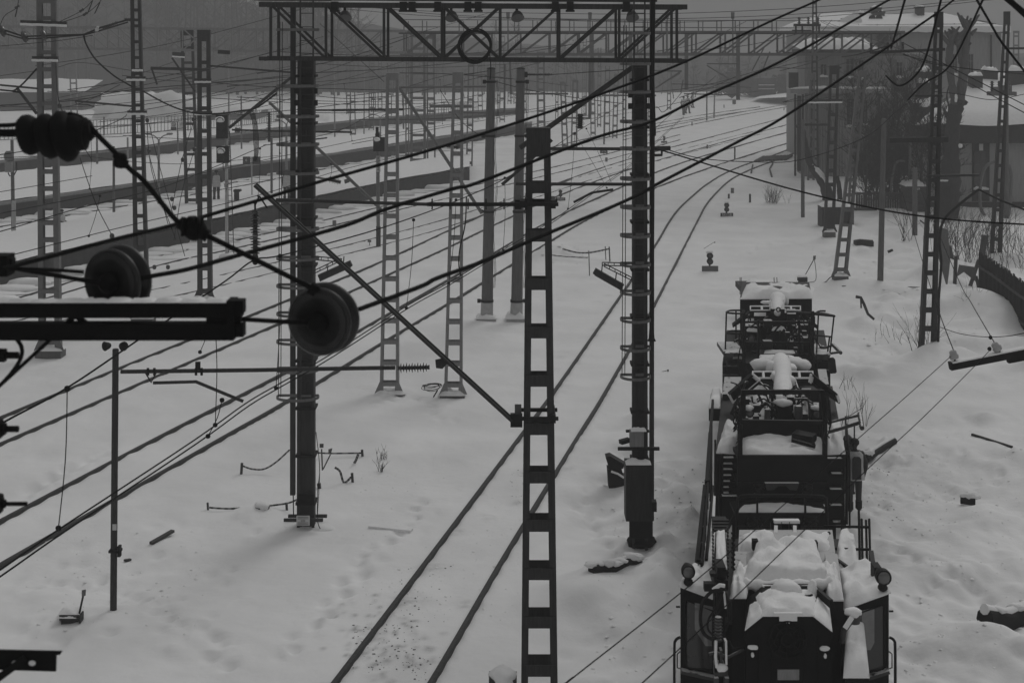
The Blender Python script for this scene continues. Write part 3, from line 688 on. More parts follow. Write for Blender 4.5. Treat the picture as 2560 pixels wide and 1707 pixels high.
mb = MB(); mb.beam(P(830, 5, dG + .02), P(1600, 9, dG + .02), .12, .04); mb.build('snow_strip', SNOW, wk)
for i, x in enumerate((838, 1009, 1031, 1095, 1170, 1196, 1388, 1425, 1565)):
    mb = MB(); c = P(x, 20, dG - .02); mb.box(c.x - .07, c.x + .07, dG - .18, dG + .02, c.z - .05, c.z + .12); mb.box(c.x - .09, c.x + .09, dG - .2, dG + .04, c.z - .09, c.z - .05); mb.build('clamp_box', BLACK, g1)
for x in (862, 1128, 1292, 1578):
    fl = MB(); c = P(x, 30, dG + .3); fl.lathe(c, c + V((.02, -.1, -.14)), [(0, .05), (.3, .1), (1, .14)], 12); la = fl.build('floodlight', STEEL, g1)
    mb = MB(); mb.tube([c + V((0, 0, .15)), c], .03, 6); mb.build('lamp_bracket', BLACK, la)
# coil of cable hanging in the truss
cc = P(1187, 113, dG - .12); cb = MB(); rg = random.Random(4)
for k in range(11):
    rr = (41 - abs(rg.gauss(0, 2.2))) / F * dG; ox, oy = rg.uniform(-.02, .02), rg.uniform(-.06, .02)
    cb.tube([cc + V((math.cos(a) * rr + ox, rg.uniform(-.02, .02), math.sin(a) * rr + oy)) for a in [2 * math.pi * i / 36 for i in range(36)]], .012, 5, closed=True)
cb.tube(spline([P(1222, 130, dG - .12), P(1226, 150, dG - .12), P(1227, 180, dG - .12), P(1225, 200, dG - .12)]), .011, 5)
tag(cb.build('cable_coil', BLACK), 'black coil of spare cable hanging on the crossed bars of the near gantry', 'cable coil')
# legs of the near gantry
def gleg(label, xb0, xb1, ybase, ytop, lad, cage, hoops, right):
    d = D(ybase); root = empty('gantry_leg', P((xb0 + xb1) / 2, ybase, d), label, 'gantry leg', 'gantry legs with caged ladders')
    xc = (xb0 + xb1) / 2; w = (xb1 - xb0) / F * d
    mb = MB(); b = P(xc, ybase, d) - V((0, 0, .3)); t = P(xc, ytop, d)
    mb.beam(b, t, w * .93, w * .6, up=(0, 1, 0)); mb.build('concrete_shaft', CONC_D, root)
    for s in (-1, 1):
        mb = MB(); mb.beam(b + V((s * (w / 2 - .03), -w * .46, 0)), t + V((s * (w / 2 - .03) * .9, -w * .46, 0)), .06, .02, up=(0, 1, 0)); mb.build('corner_angle', STEEL_D, root)
    for y in range(int(ytop) + 40, int(ybase) - 60, 118):
        mb = MB(); c = P(xc, y, d); mb.box(c.x - w / 2 - .025, c.x + w / 2 + .025, d - w * .5 - .02, d + w * .5, c.z - .025, c.z + .025); mb.build('strap', BLACK, root)
    # ladder stile / conduit beside the shaft
    mb = MB(); mb.beam(P(lad[0], lad[2], d - .05), P(lad[0] + lad[4], lad[3], d - .05), (lad[1]) / F * d, .1, up=(0, 1, 0)); mb.build('cable_conduit', STEEL_D, root)
    mb = MB()
    for x in cage: mb.tube([P(x, hoops[0] - 20, d - .55), P(x - 4, hoops[-1], d - .55)], .009, 5)
    mb.build('cage_bars', STEEL_D, root)
    for y in hoops:
        ct = P((cage[0] + xb1) / 2, y, d - .27); rx = (xb1 + 16 - cage[0]) / 2 / F * d
        pts = [ct + V((math.cos(a) * rx, math.sin(a) * .33, 0)) for a in [math.pi * (.12 - 1.24 * i / 14) for i in range(15)]]
        mb = MB()
        for i in range(14): mb.beam(pts[i], pts[i + 1], .012, .055)
        mb.beam(pts[0], pts[-1], .012, .055)
        mb.build('cage_hoop', STEEL, root)
    mb = MB()                                        # ladder
    lx0, lx1 = (xb0 + 6, xb1 - 6)
    for x in (lx0, lx1): mb.beam(P(x, -10, d - .3), P(x, hoops[-1] + 10, d - .3), .03, .045)
    for y in range(0, int(hoops[-1]), 34): mb.tube([P(lx0, y, d - .3), P(lx1, y, d - .3)], .009, 5)
    mb.build('ladder', STEEL_D, root)
    return root, d
gl, dl = gleg('left gantry leg, dark concrete post with caged ladder and a notice at its foot', 745, 789, 1319, 150, (733, 12.5, 10, 1236, -1), (700, 706), [75, 215, 291, 361, 432, 501, 572, 645, 714, 784, 853, 923, 992], False)
mb = MB(); mb.tube([P(733, 1236, dl), P(734, 1290, dl)], .012, 6)
for k, (x0, x1, y) in enumerate(((792, 795, 0), (796, 790, 0))):
    mb.tube(spline([P(790, 1080, dl - .2), P(797, 1140, dl - .2), P(799, 1180, dl - .2), P(794 + k * 3, 1230, dl - .2), P(794, 1300, dl - .2), P(803, 1325, dl - .2)]), .008, 5)
mb.build('earth_wire', WIRE, gl)
for (x0, y0, x1, y1) in ((720, 1287, 817, 1294), (709, 1297, 807, 1304)):
    mb = MB(); mb.pbox(x0, y0, x1, y1, dl - .3 if y0 > 1290 else dl + .26, .06); mb.build('foot_bar', STEEL_D, gl)
mb = MB(); mb.pbox(741, 1289, 774, 1313, dl - .36, .02); nt_ = mb.build('notice_board', SIGNW, gl)
mb = MB()
for k in range(6): mb.pbox(744 + (8 if k in (2, 3) else 0), 1292 + k * 3.4, 771 - (8 if k in (2, 3) else 0), 1293 + k * 3.4, dl - .364, .004)
mb.build('lettering', SIGND, nt_)
for (x0, y0, x1, y1) in ((744, 1236, 786, 1262), (752, 1252, 774, 1256)):
    mb = MB(); mb.pbox(x0, y0, x1, y1, dl - .25, .03); mb.build('dark_plate', BLACKER, gl)
mb = MB(); mb.blob(P(765, 1325, dl), .55, .5, .12, 16, 8, .2); mb.build('snow_collar', SNOW, gl)
for y in (228, 258): 
    mb = MB(); mb.pbox(735, y - 7, 793, y + 7, dl - .3, .1); mb.build('mounting_bar', BLACK, gl)
gr_, dr = gleg('right gantry leg, dark concrete post with caged ladder and a steel cabinet at its foot', 1579, 1618, 1357, 160, (1630, 11, -10, 1300, -1), (1559, 1566), [84, 160, 230, 304, 371, 446, 517, 588, 660, 730, 798, 869, 940], True)
mb = MB(); mb.pbox(1565, 1163, 1629, 1303, dr - .6, .5); cab_ = mb.build('steel_cabinet', CABP, gr_)
mb = MB(); a, q = P(1567, 1163, dr - .6), P(1627, 1163, dr - .6); mb.cap(a.x, q.x, dr - .58, dr - .3, a.z, .05); mb.build('snow_cap', SNOW, cab_)
mb = MB(); mb.pbox(1630, 1255, 1642, 1279, dr - .5, .2); mb.build('side_box', BLACK, gr_)
mb = MB(); mb.pbox(1575, 1079, 1610, 1117, dr - .45, .2); jb = mb.build('junction_box', STEEL_P, gr_)
mb = MB(); a, q = P(1575, 1079, dr), P(1610, 1079, dr); mb.cap(a.x, q.x, dr - .45, dr - .25, P(1575, 1079, dr - .45).z, .04); mb.build('snow_cap', SNOW, jb)
for (x0, y0, x1, y1) in ((1545, 1119, 1649, 1126), (1565, 1076, 1623, 1081)):
    mb = MB(); mb.pbox(x0, y0, x1, y1, dr - .32, .08); mb.build('mounting_bar', BLACK, gr_)
mb = MB(); mb.beam(P(1551, 1105, dr - .4), P(1573, 1099, dr - .3), .12, .08); mb.build('camera_housing', BLACK, gr_)
mb = MB(); mb.loft((1573, 1300, 1632, 1345), dr - .3, (1573, 1300, 1632, 1345), dr + .2); mb.blob(P(1603, 1354, dr), .27, .24, .12, 14, 6, .12); mb.build('tarred_base', BLACKER, gr_)
for y in (238, 266):
    mb = MB(); mb.pbox(1571, y - 7, 1629, y + 7, dr - .3, .1); mb.build('mounting_bar', BLACK, gr_)
mb = MB(); mb.tube([P(1633, -10, dr - .25), P(1630, 200, dr - .25), P(1634, 340, dr - .25)], .05, 8); mb.tube([P(1632, 340, dr - .25), P(1629, 840, dr - .25)], .042, 8)
mb.lathe(P(1629, 820, dr - .25), P(1629, 852, dr - .25), [(0, .045), (.8, .06), (1, .09)], 10); mb.build('cable_bundle', BLACKER, gr_)
# strip lamps hung on the two legs
def striplamp(lab, a, b, br, d, host):
    a, b = P(*a, d), P(*b, d); root = empty('strip_lamp', (a + b) / 2, lab, 'lamp', 'strip lamps hung on the gantry legs')
    mb = MB(); mb.beam(a, b, .14, .12); mb.build('lamp_housing', STEEL_D, root)
    mb = MB(); t = (b - a); mb.beam(a + t * .02 - V((0, 0, .065)), b - t * .02 - V((0, 0, .065)), .1, .04); mb.build('diffuser', LENS, root)
    for (p, q, w) in br:
        mb = MB(); p, q = P(*p, d), P(*q, d); mb.beam(p + V((0, -.05, 0)), q + V((0, -.05, 0)), .02, .02); mb.beam(p + V((0, -.05, -w)), q + V((0, -.05, -w)), .02, .02)
        k = int((q - p).length / .12)
        for i in range(k + 1): 
            c = p.lerp(q, i / max(k, 1)) + V((0, -.05, 0)); mb.beam(c, c - V((0, 0, w)), .015, .015, up=(0, 1, 0))
        mb.build('lattice_bracket', STEEL_D, root)
    mb = MB()
    for f in (.25, .75): c = a.lerp(b, f); mb.tube([c, c + V((.02, -.02, .22))], .012, 5)
    mb.build('hanger', STEEL_D, root)
striplamp('strip lamp slanting down on a lattice bracket right of the left gantry leg', (798, 694), (878, 658), [((787, 640), (855, 646), .07), ((785, 676), (848, 646), .06)], dl - .25, gl)
striplamp('strip lamp slanting down on a lattice bracket left of the right gantry leg', (1486, 677), (1556, 717), [((1505, 655), (1580, 657), .06), ((1510, 658), (1578, 692), .06)], dr - .25, gr_)
# far gantries
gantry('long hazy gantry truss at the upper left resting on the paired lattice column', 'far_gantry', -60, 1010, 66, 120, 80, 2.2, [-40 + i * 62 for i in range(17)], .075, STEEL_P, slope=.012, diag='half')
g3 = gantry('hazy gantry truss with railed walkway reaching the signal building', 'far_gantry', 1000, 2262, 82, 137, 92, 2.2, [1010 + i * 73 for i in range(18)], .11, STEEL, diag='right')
mb = MB()
for y in (50, 68):
    mb.tube([P(1010, y, 91), P(1930, y + 2, 91)], .035, 6); mb.tube([P(1010, y, 94.5), P(2100, y + 3, 94.5)], .03, 6)
for x in range(1010, 1931, 46): mb.beam(P(x, 52, 91), P(x, 84, 91), .07, .07, up=(0, 1, 0)); mb.beam(P(x + 11, 54, 94.5), P(x + 11, 84, 94.5), .06, .06, up=(0, 1, 0))
mb.build('railing', STEEL, g3)
mb = MB(); mb.beam(P(1000, 84, 93), P(2240, 85, 93), 2.4, .08); mb.build('walkway_deck', STEEL_D, g3)
for x in (1832, 1475, 1668, 1270):
    mb = MB(); c = P(x, 48, 91); mb.lathe(c, c + V((0, 0, .42)), [(0, .1), (.2, .11), (1, .12)], 10); lm = mb.build('signal_lamp', STEEL, g3)
    mb = MB(); mb.beam(P(x, 137, 91), c, .08, .08, up=(0, 1, 0)); mb.build('lamp_post', STEEL, lm)
# upright legs and hung brackets of the far right gantry
for x, yb in ((1845, 250), (1480, 235), (1716, 225), (1576, 238)):
    mb = MB(); mb.beam(P(x, 82, 92), P(x, yb, 92), .22, .22, up=(0, 1, 0)); mb.build('hanger_post', STEEL, g3)
for (x, y, x2, y2) in ((1767, 160, 1845, 160), (1767, 164, 1845, 212), (1710, 235, 1842, 238), (1700, 178, 1640, 178), (1700, 184, 1636, 222), (1708, 200, 1702, 232), (1880, 178, 1910, 120), (1905, 180, 1925, 130)):
    mb = MB(); mb.tube([P(x, y, 92), P(x2, y2, 92)], .045, 6); mb.build('bracket_arm', STEEL, g3)
# insulator stand on the far right gantry
st = empty('insulator_stand', P(2020, 84, 91), 'small portal frame with three pin insulators standing on the far gantry end', 'insulator stand')
mb = MB(); mb.pbox(1985, 60, 2052, 67, 91, .2); mb.pbox(1981, 75, 2028, 78, 91, .2)
for x in (1990, 2006, 2033, 2048): mb.pbox(x - 2, 64, x + 2, 84, 91, .1)
mb.build('portal_frame', BLACK, st)
for x in (1998, 2021, 2045): mb = MB(); sheds(mb, P(x, 61, 91.1), P(x, 44, 91.1), .06, .13, 3); mb.build('pin_insulator', CERAM, st)
# ------------------------------------------------------------------ cantilever brackets
def bracket(label, diag, tubes, d, ins=None, plate=None, r=.045, m=STEEL_D, arm=None, chan=True, group='cantilever brackets'):
    a, q = P(*diag[0], d), P(*diag[1], d)
    root = empty('cantilever_bracket', a, label, 'bracket', group)
    mb = MB()
    if chan:
        for o in (-1, 1): mb.beam(a + V((0, o * r * .8, 0)), q + V((0, o * r * .8, 0)), r * .7, r * 2, up=(0, 1, 0))
        mb.beam(a, q, r * 1.5, r * .8, up=(0, 1, 0))
    else: mb.tube([a, q], r, 8)
    mb.build('inclined_strut', m, root)
    for t in tubes:
        mb = MB(); mb.tube([P(x, y, d) for x, y in t], r * .62, 8); mb.build('horizontal_tube', m, root)
    if ins:
        for (p, q2, rc, rs, n) in ins: mb = MB(); sheds(mb, P(*p, d), P(*q2, d), rc, rs, n); mb.build('insulator', CERAM, root)
    if plate:
        mb = MB(); mb.pprism(plate, d - .02, .03); mb.build('gusset_plate', m, root)
    if arm:
        mb = MB(); mb.tube([P(x, y, d) for x, y in arm], r * .5, 6); mb.build('registration_arm', m, root)
    return root
db = 21.6
B1 = bracket('big cantilever bracket clamped to the nearest mast, strut slanting up to the left', ((1281, 1050), (638, 462)), [[(302, 929), (640, 925), (860, 921), (988, 919)]], db,
             ins=[((994, 920), (1074, 918), .028, .075, 10)], plate=[(1088, 900), (1118, 893), (1122, 905), (1106, 922), (1090, 920)], r=.05, arm=[(383, 957), (490, 954), (608, 1003)])
mb = MB()
for x in (370, 386, 490, 504): mb.tube([P(x, 920, db - .03), P(x, 938, db - .03)], .02, 6)
mb.tube([P(364, 932, db), P(378, 956, db), P(390, 932, db)], .012, 6); mb.pbox(488, 905, 500, 925, db - .02, .04)
mb.tube([P(648, 490, db), P(637, 515, db)], .012, 6); mb.tube([P(648, 490, db), P(668, 520, db)], .012, 6)
mb.pbox(1276, 1036, 1306, 1068, db - .08, .1); mb.build('clamps', BLACK, B1)
mb = MB(); sheds(mb, P(638, 525, db), P(638, 588, db), .035, .085, 8); sheds(mb, P(638, 590, db), P(638, 640, db), .035, .085, 6); mb.build('hanging_insulator', CERAM, B1)
mb = MB(); mb.tube([P(637, 505, db), P(638, 526, db)], .015, 6); mb.blob(P(638, 648, db), .05, .05, .09, 8, 6, 0); mb.build('suspension_clamp', BLACK, B1)
# bracket on the nearest mast's upper collar: perforated beam to the left and a long tube
B2 = empty('cantilever_bracket', P(1400, 511, 21.45), 'perforated horizontal beam on the nearest mast with long pipe running left', 'bracket', 'cantilever brackets')
mb = MB(); mb.beam(P(1068, 511, 21.3), P(1396, 511, 21.3), .05, .055)
for x in range(1080, 1290, 45): mb.pbox(x - 1.5, 498, x + 1.5, 524, 21.25, .08)
mb.build('perforated_beam', BLACK, B2); mb = MB(); mb.tube([P(690, 500, 21.3), P(830, 504, 21.3), P(1070, 511, 21.3)], .026, 8); mb.build('horizontal_tube', STEEL_D, B2)
mb = MB(); mb.pbox(1300, 503, 1314, 520, 21.2, .2); mb.pbox(1312, 497, 1318, 525, 21.2, .2); mb.build('clamp', BLACK, B2)
dc = D(804)
bracket('bracket of the left concrete pole, strut falling to its foot clamp', ((1205, 534), (998, 219)), [[(998, 219), (1215, 217)]], dc - .3, ins=[((1117, 365), (1146, 369), .05, .11, 6)], plate=[(1140, 362), (1150, 358), (1152, 370), (1142, 374)], r=.06, m=STEEL, chan=False)
bracket('bracket tube rising from the right gantry leg across to the near mast head', ((1583, 168), (1300, 370)), [[(1255, 462), (1310, 415), (1380, 350)], [(1290, 460), (1580, 461)], [(1340, 372), (1672, 373)]], dr + .9, r=.055, m=STEEL_D, chan=False,
        ins=[((1451, 285), (1450, 322), .05, .1, 7)], arm=[(1434, 506), (1480, 482), (1533, 474)])
bracket('bracket tube climbing from the signal to the left gantry leg', ((573, 320), (733, 190)), [[(525, 165), (733, 182)], [(580, 325), (690, 328), (880, 331)]], D(745) - 9, r=.05, m=STEEL_D, ins=[((588, 325), (600, 326), .07, .1, 3)], arm=[(760, 352), (818, 345)], chan=False)
bracket('bracket strut running down from behind the left gantry leg to the second signal', ((785, 362), (953, 524)), [[(785, 443), (822, 449)]], D(985) + 3, ins=[((822, 449), (852, 456), .045, .1, 8)], plate=[(860, 450), (872, 445), (874, 456), (862, 460)], r=.05, m=STEEL, chan=False)
bracket('bracket strut high beside the left gantry leg with a hanging insulator string', ((673, 256), (733, 312)), [[(700, 326), (790, 329)]], 58, ins=[((673, 280), (673, 355), .05, .12, 12)], r=.06, m=STEEL, chan=False)
bracket('bracket on the left tower with a slack loop of cable', ((92, 285), (42, 220)), [[(0, 213), (95, 222)]], D(896) - .4, r=.05, m=STEEL_D, chan=False)
bracket('bracket of the slim tower reaching left above the railing', ((330, 266), (188, 253)), [[(188, 253), (192, 261), (220, 262), (236, 268)]], D(806), r=.035, m=STEEL_D, chan=False)
bracket('bracket arm of the paired column reaching left to a short hanger', ((525, 175), (377, 171)), [[(379, 172), (393, 212)], [(430, 145), (488, 230)]], D(745) - .4, r=.06, m=STEEL_D, chan=False)
bracket('perforated cross bar behind the left twin mast', ((1008, 274), (830, 276)), [[(785, 276), (840, 276)]], D(982) + 6, r=.05, m=STEEL_D)
bracket('hazy bracket tubes right of the twin concrete poles', ((1075, 266), (1180, 266)), [[(1121, 281), (1262, 283)], [(1262, 160), (1261, 285)], [(1275, 150), (1278, 236), (1300, 235), (1420, 235)]], 62, r=.07, m=STEEL, chan=False)
bracket('hazy bracket tubes around the right gantry leg', ((1475, 150), (1474, 298)), [[(1410, 295), (1474, 296)], [(1505, 239), (1640, 239)], [(1630, 177), (1704, 178)], [(1704, 178), (1640, 220)]], 70, r=.07, m=STEEL, chan=False)
bracket('sagging registration tube below the right gantry leg', ((1632, 372), (1676, 371)), [[(1655, 370), (1654, 388), (1625, 389)]], dr + .6, r=.05, m=STEEL_D, chan=False)

# ------------------------------------------------------------------ catenary of the second track
def dz(y, z): return (HC - z) * F / (y - HOR)
def catenary(label, contact, zc, mess, drops, r=.009, twin=0.05, m=WIRE, group='catenary lines over the tracks'):
    root = empty('catenary_line', P(contact[0][0], contact[0][1], dz(contact[0][1], zc)), label, 'catenary', group)
    cw = [P(x, y, dz(y, zc)) for x, y in contact]
    for k in ((0, 1) if twin else (0,)):
        mb = MB(); mb.tube(spline([p + V((k * twin, 0, -k * .035)) for p in cw], 5), r, 5); mb.build('contact_wire', m, root)
    ms = [P(x, y, d) for x, y, d in mess]
    if ms: mb = MB(); mb.tube(spline(ms, 5), r * 1.15, 5); mb.build('messenger_wire', m, root)
    for (x0, y0, x1, y1) in drops:
        d = dz(y1, zc); mb = MB(); a, q = P(x0, y0, d), P(x1, y1, d); mid = a.lerp(q, .5) + V((.03, 0, 0)); mb.tube(spline([a, mid, q], 4), r * .6, 4)
        for c in (a, q): mb.blob(c, .035, .035, .035, 6, 4, 0)
        mb.build('dropper', m, root)
    return root
CB = [(-260, 1600), (0, 1424), (160, 1314), (484, 1101), (616, 1007), (700, 958), (826, 886), (1018, 764), (1121, 707), (1259, 624), (1381, 551), (1498, 468), (1579, 409), (1665, 331), (1709, 291)]
zc = 10.3 - (1007 - 90) / F * 21.6
catenary('near catenary with paired contact wires sweeping over the second track', CB, zc,
         [(-260, 1210, 13.6), (0, 1060, 15.2), (168, 969, 16.8), (348, 848, 18.5), (560, 705, 21), (636, 650, 21.6), (713, 636, 23), (960, 568, 27), (1166, 492, 33), (1300, 425, 40), (1437, 333, 58), (1530, 275, 75), (1560, 250, 82)],
         [(168, 971, 146, 1320), (536, 770, 538, 1062), (700, 640, 690, 970), (1034, 550, 1016, 770), (1140, 500, 1122, 708), (1262, 445, 1258, 625), (1437, 333, 1420, 522), (1466, 322, 1530, 460), (1437, 335, 1517, 470), (520, 810, 500, 880), (555, 1000, 520, 1090)], r=.0105)
# jumper from messenger to the thick cable near the twin mast
cable('jumper_cable', 'dark jumper hanging between messenger wire and contact wire at the right twin mast', 'jumper', [(1166, 492, 32), (1163, 560, 32), (1150, 620, 32), (1147, 660, 32), (1152, 690, 32)], .014)
# other catenaries of the yard
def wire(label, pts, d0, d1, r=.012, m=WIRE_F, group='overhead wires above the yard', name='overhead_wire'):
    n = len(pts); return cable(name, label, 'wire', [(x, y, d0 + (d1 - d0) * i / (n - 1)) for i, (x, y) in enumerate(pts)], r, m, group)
L_ = lambda s: s + ' in the overhead line web'
catenary('catenary over the third track running behind the left gantry leg', [(-100, 668), (0, 645), (334, 561), (640, 490), (880, 418), (1136, 362), (1400, 303)], 5.2,
         [(-100, 600, 32), (0, 579, 34), (200, 520, 38), (400, 470, 42), (543, 415, 48), (660, 365, 52), (672, 362, 52), (840, 330, 57), (950, 282, 66), (1100, 268, 75)],
         [(250, 490, 222, 590), (650, 372, 645, 490), (828, 410, 826, 444), (1140, 330, 1132, 363)], r=.012, twin=0)
catenary('catenary over the platform track between the slim tower and the signal', [(-100, 555), (0, 534), (335, 468), (560, 422), (770, 377), (960, 338), (1200, 300)], 5.2,
         [(-100, 400, 40), (125, 365, 46), (300, 300, 52), (345, 265, 60), (500, 245, 66), (700, 215, 75), (960, 190, 85)],
         [(228, 350, 224, 472), (690, 218, 700, 384), (860, 210, 880, 352)], r=.013, twin=0)
catenary('hazy catenary crossing behind the twin concrete poles', [(880, 360), (1126, 316), (1290, 287), (1450, 258)], 5.2, [(880, 240, 70), (1000, 222, 76), (1146, 185, 85), (1300, 200, 95), (1420, 215, 105)],
         [(1100, 200, 1106, 310), (1290, 215, 1288, 285)], r=.016, twin=0, m=WIRE_F)
for i, (pts, a, b2) in enumerate((
    ([(0, 116), (140, 103), (232, 89)], 46, 46), ([(145, 57), (205, 27), (232, 0), (240, -20)], 44, 44), ([(150, 58), (213, 36), (250, 5), (262, -20)], 44, 44),
    ([(-20, 265), (60, 260), (200, 250), (330, 225), (640, 200), (760, 190)], 46, 60), ([(0, 278), (180, 265), (300, 212)], 46, 52), ([(0, 190), (130, 172), (202, 157), (330, 177), (470, 188)], 70, 78),
    ([(535, 208), (640, 216), (740, 220), (965, 226)], 60, 60), ([(785, 216), (900, 205), (966, 190)], 60, 58), ([(785, 240), (870, 247), (965, 242)], 62, 62), ([(1000, 183), (1130, 186), (1280, 198)], 42, 46),
    ([(1158, 188), (1220, 178)], 44, 44), ([(1380, 187), (1560, 175)], 44, 40), ([(935, 20), (1090, 36), (1250, 44), (1440, 50), (1700, 60)], 70, 85), ([(875, 17), (1100, 30), (1290, 33), (1560, 36), (1820, 30), (2100, 14), (2400, -14)], 60, 50),
    ([(870, 24), (1100, 42), (1400, 48), (1640, 48), (1900, 41), (2200, 22), (2470, -4)], 60, 50), ([(1350, 50), (1640, 57), (1960, 47), (2200, 30), (2500, -2)], 62, 50),
    ([(2052, 55), (2200, 122), (2270, 130)], 91, 40), ([(2052, 52), (2240, 120), (2330, 160), (2560, 282)], 91, 30), ([(2262, 110), (2350, 155), (2560, 262)], 38, 32), ([(2220, 115), (2140, 138), (2105, 142)], 38, 60),
    ([(2258, 135), (2330, 160), (2480, 178), (2560, 180)], 38, 40), ([(2258, 138), (2400, 170), (2560, 186)], 38, 42), ([(2336, 230), (2400, 236), (2480, 250), (2560, 236)], 40, 46),
    ([(1648, 368), (1750, 396), (1880, 405), (2000, 400), (2160, 345), (2240, 280), (2282, 250)], 31, 46),
    ([(0, 395), (130, 388), (340, 368), (440, 352), (700, 318)], 60, 80), ([(240, 325), (440, 300), (620, 275), (733, 245)], 60, 50), ([(0, 480), (60, 470), (230, 440)], 40, 46),
    ([(800, 60), (960, 205)], 55, 55), ([(1224, 200), (1320, 225), (1440, 245), (1560, 260)], 60, 62), ([(1790, 190), (1720, 250), (1640, 320), (1570, 395)], 80, 55), ([(1704, 232), (1660, 280), (1640, 268), (1600, 300)], 80, 76),
    ([(1100, 225), (1150, 300), (1200, 340)], 62, 62), ([(1640, 270), (1760, 245), (1900, 228)], 80, 120))):
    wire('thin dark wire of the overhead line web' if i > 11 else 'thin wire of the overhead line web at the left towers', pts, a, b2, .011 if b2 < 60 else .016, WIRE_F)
rg = random.Random(41)
for k in range(26):
    x0 = rg.uniform(-60, 900); y0 = rg.uniform(120, 420) if k < 16 else rg.uniform(150, 300); x1 = x0 + rg.uniform(350, 800); sl = rg.uniform(-.26, .02); d0 = rg.uniform(48, 80); sag = rg.uniform(4, 22)
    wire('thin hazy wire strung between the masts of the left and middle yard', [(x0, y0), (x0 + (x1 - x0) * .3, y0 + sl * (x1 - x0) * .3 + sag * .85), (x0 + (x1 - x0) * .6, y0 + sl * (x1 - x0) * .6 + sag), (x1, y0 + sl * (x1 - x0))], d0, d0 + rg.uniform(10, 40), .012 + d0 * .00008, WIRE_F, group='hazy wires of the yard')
for k in range(12):
    x0 = rg.uniform(1560, 2000); y0 = rg.uniform(100, 260); x1 = x0 + rg.uniform(100, 350)
    wire('thin hazy wire above the far tracks in the upper right yard', [(x0, y0), ((x0 + x1) / 2, y0 - rg.uniform(0, 30)), (x1, y0 - rg.uniform(10, 90))], 75, 100, .02, WIRE_F, group='hazy wires of the upper right yard')
for (x, y) in ((43, 18), (204, 27), (213, 36)):
    mb = MB(); c = P(x, y, 44); sheds(mb, c - V((.06, 0, .04)), c + V((.06, 0, .04)), .03, .05, 3); tag(mb.build('strain_insulator', CERAM), 'small dark insulator bead on an upper left wire', 'insulator', 'small insulators on upper left wires')
cable('overhead_wire', 'thin wire dropping from the bead at the top left corner', 'wire', [(52, -20, 44), (43, 18, 44), (14, 38, 44), (2, 60, 44), (0, 80, 44)], .011, WIRE_F)
# dense strain set at the left tower and slack loop to the slim tower
ss = empty('strain_set', P(100, 88, 45), 'cluster of disc insulators and clamps strung through the left tower', 'insulator set')
for (x, y) in ((8, 78), (62, 92), (110, 88)):
    mb = MB(); c = P(x, y, 45); mb.lathe(c - V((.07, 0, .02)), c + V((.07, 0, .02)), [(0, .04), (.2, .19), (.4, .2), (.5, .06), (.6, .17), (.8, .16), (1, .03)], 14); mb.build('disc_insulator', CERAM, ss)
mb = MB(); mb.tube([P(-20, 66, 45), P(60, 92, 45), P(110, 90, 45), P(210, 87, 45), (P(250, 70, 45)), P(320, 50, 45)], .03, 6); mb.tube([P(-20, 76, 45.1), P(60, 98, 45.1), P(115, 96, 45.1), P(210, 88, 45.1), P(255, 76, 45.1), P(320, 56, 45.1)], .025, 6)
mb.build('strain_rods', BLACK, ss); mb = MB(); mb.blob(P(242, 75, 45), .06, .06, .06); mb.blob(P(245, 70, 45), .05, .05, .05); mb.build('pale_clamp', SIGNW, ss)
for x in (265, 280): mb = MB(); sheds(mb, P(x - 8, 72 - (x - 265) * .4, 45), P(x + 14, 63 - (x - 265) * .4, 45), .03, .06, 5); mb.build('rod_insulator', CERAM, ss)
cable('feeder_cable', 'thick slack cable sagging from the insulator cluster down to the slim tower', 'cable', [(210, 90, 45), (216, 112, 45), (240, 150, 47), (285, 190, 50), (330, 217, 51)], .028)
cable('feeder_cable', 'thick slack cable sagging from the slim tower to the left gantry leg bracket', 'cable', [(357, 228, 51), (420, 262, 51), (480, 282, 50), (540, 285, 49), (600, 278, 47), (640, 270, 45), (690, 235, 42)], .03)
cable('feeder_cable', 'slack cable loop hanging at the left edge of the left tower', 'cable', [(-10, 224, 45), (30, 228, 45), (55, 212, 45), (92, 172, 45)], .028)
jl = empty('jumper_bundle', P(630, 275, 46), 'bundle of thin jumpers falling past the platform number sign', 'jumper bundle')
for k in range(5):
    mb = MB(); mb.tube(spline([P(622 + k * 3, 276, 46), P(632 + k * 2.6, 310, 46), P(634 + k * 3, 350, 46), P(636 + k * 2.4, 380, 46), P(634 + k * 2, 403, 46)]), .012, 4); mb.build('jumper_wire', WIRE, jl)
# guy wires to the left pylons
for i, (x0, y0, x1, y1, x2, y2, d) in enumerate(((367, 300, 380, 430, 440, 600, 50), (371, 302, 400, 420, 462, 640, 50), (370, 378, 398, 480, 420, 560, 48), (484, 305, 455, 400, 430, 520, 48), (486, 375, 455, 480, 435, 600, 48), (140, 160, 152, 270, 230, 400, 46), (200, 395, 240, 510, 283, 594, 40))):
    wire('thin guy wire with a small bead running down beside the left towers', [(x0, y0), (x1, y1), (x2, y2)], d, d - 2, .012, group='guy wires at the left towers', name='guy_wire')
for (x, y, d) in ((368, 301, 50), (372, 378, 48), (484, 299, 48), (486, 374, 48), (457, 400, 48), (149, 265, 46), (280, 590, 41), (436, 520, 48), (430, 498, 48), (386, 668, 48), (420, 668, 48)):
    mb = MB(); mb.blob(P(x, y, d), .07, .07, .08, 8, 6, 0); tag(mb.build('guy_insulator', CERAM), 'small round insulator threaded on a guy wire by the left towers', 'insulator', 'small guy wire insulators')

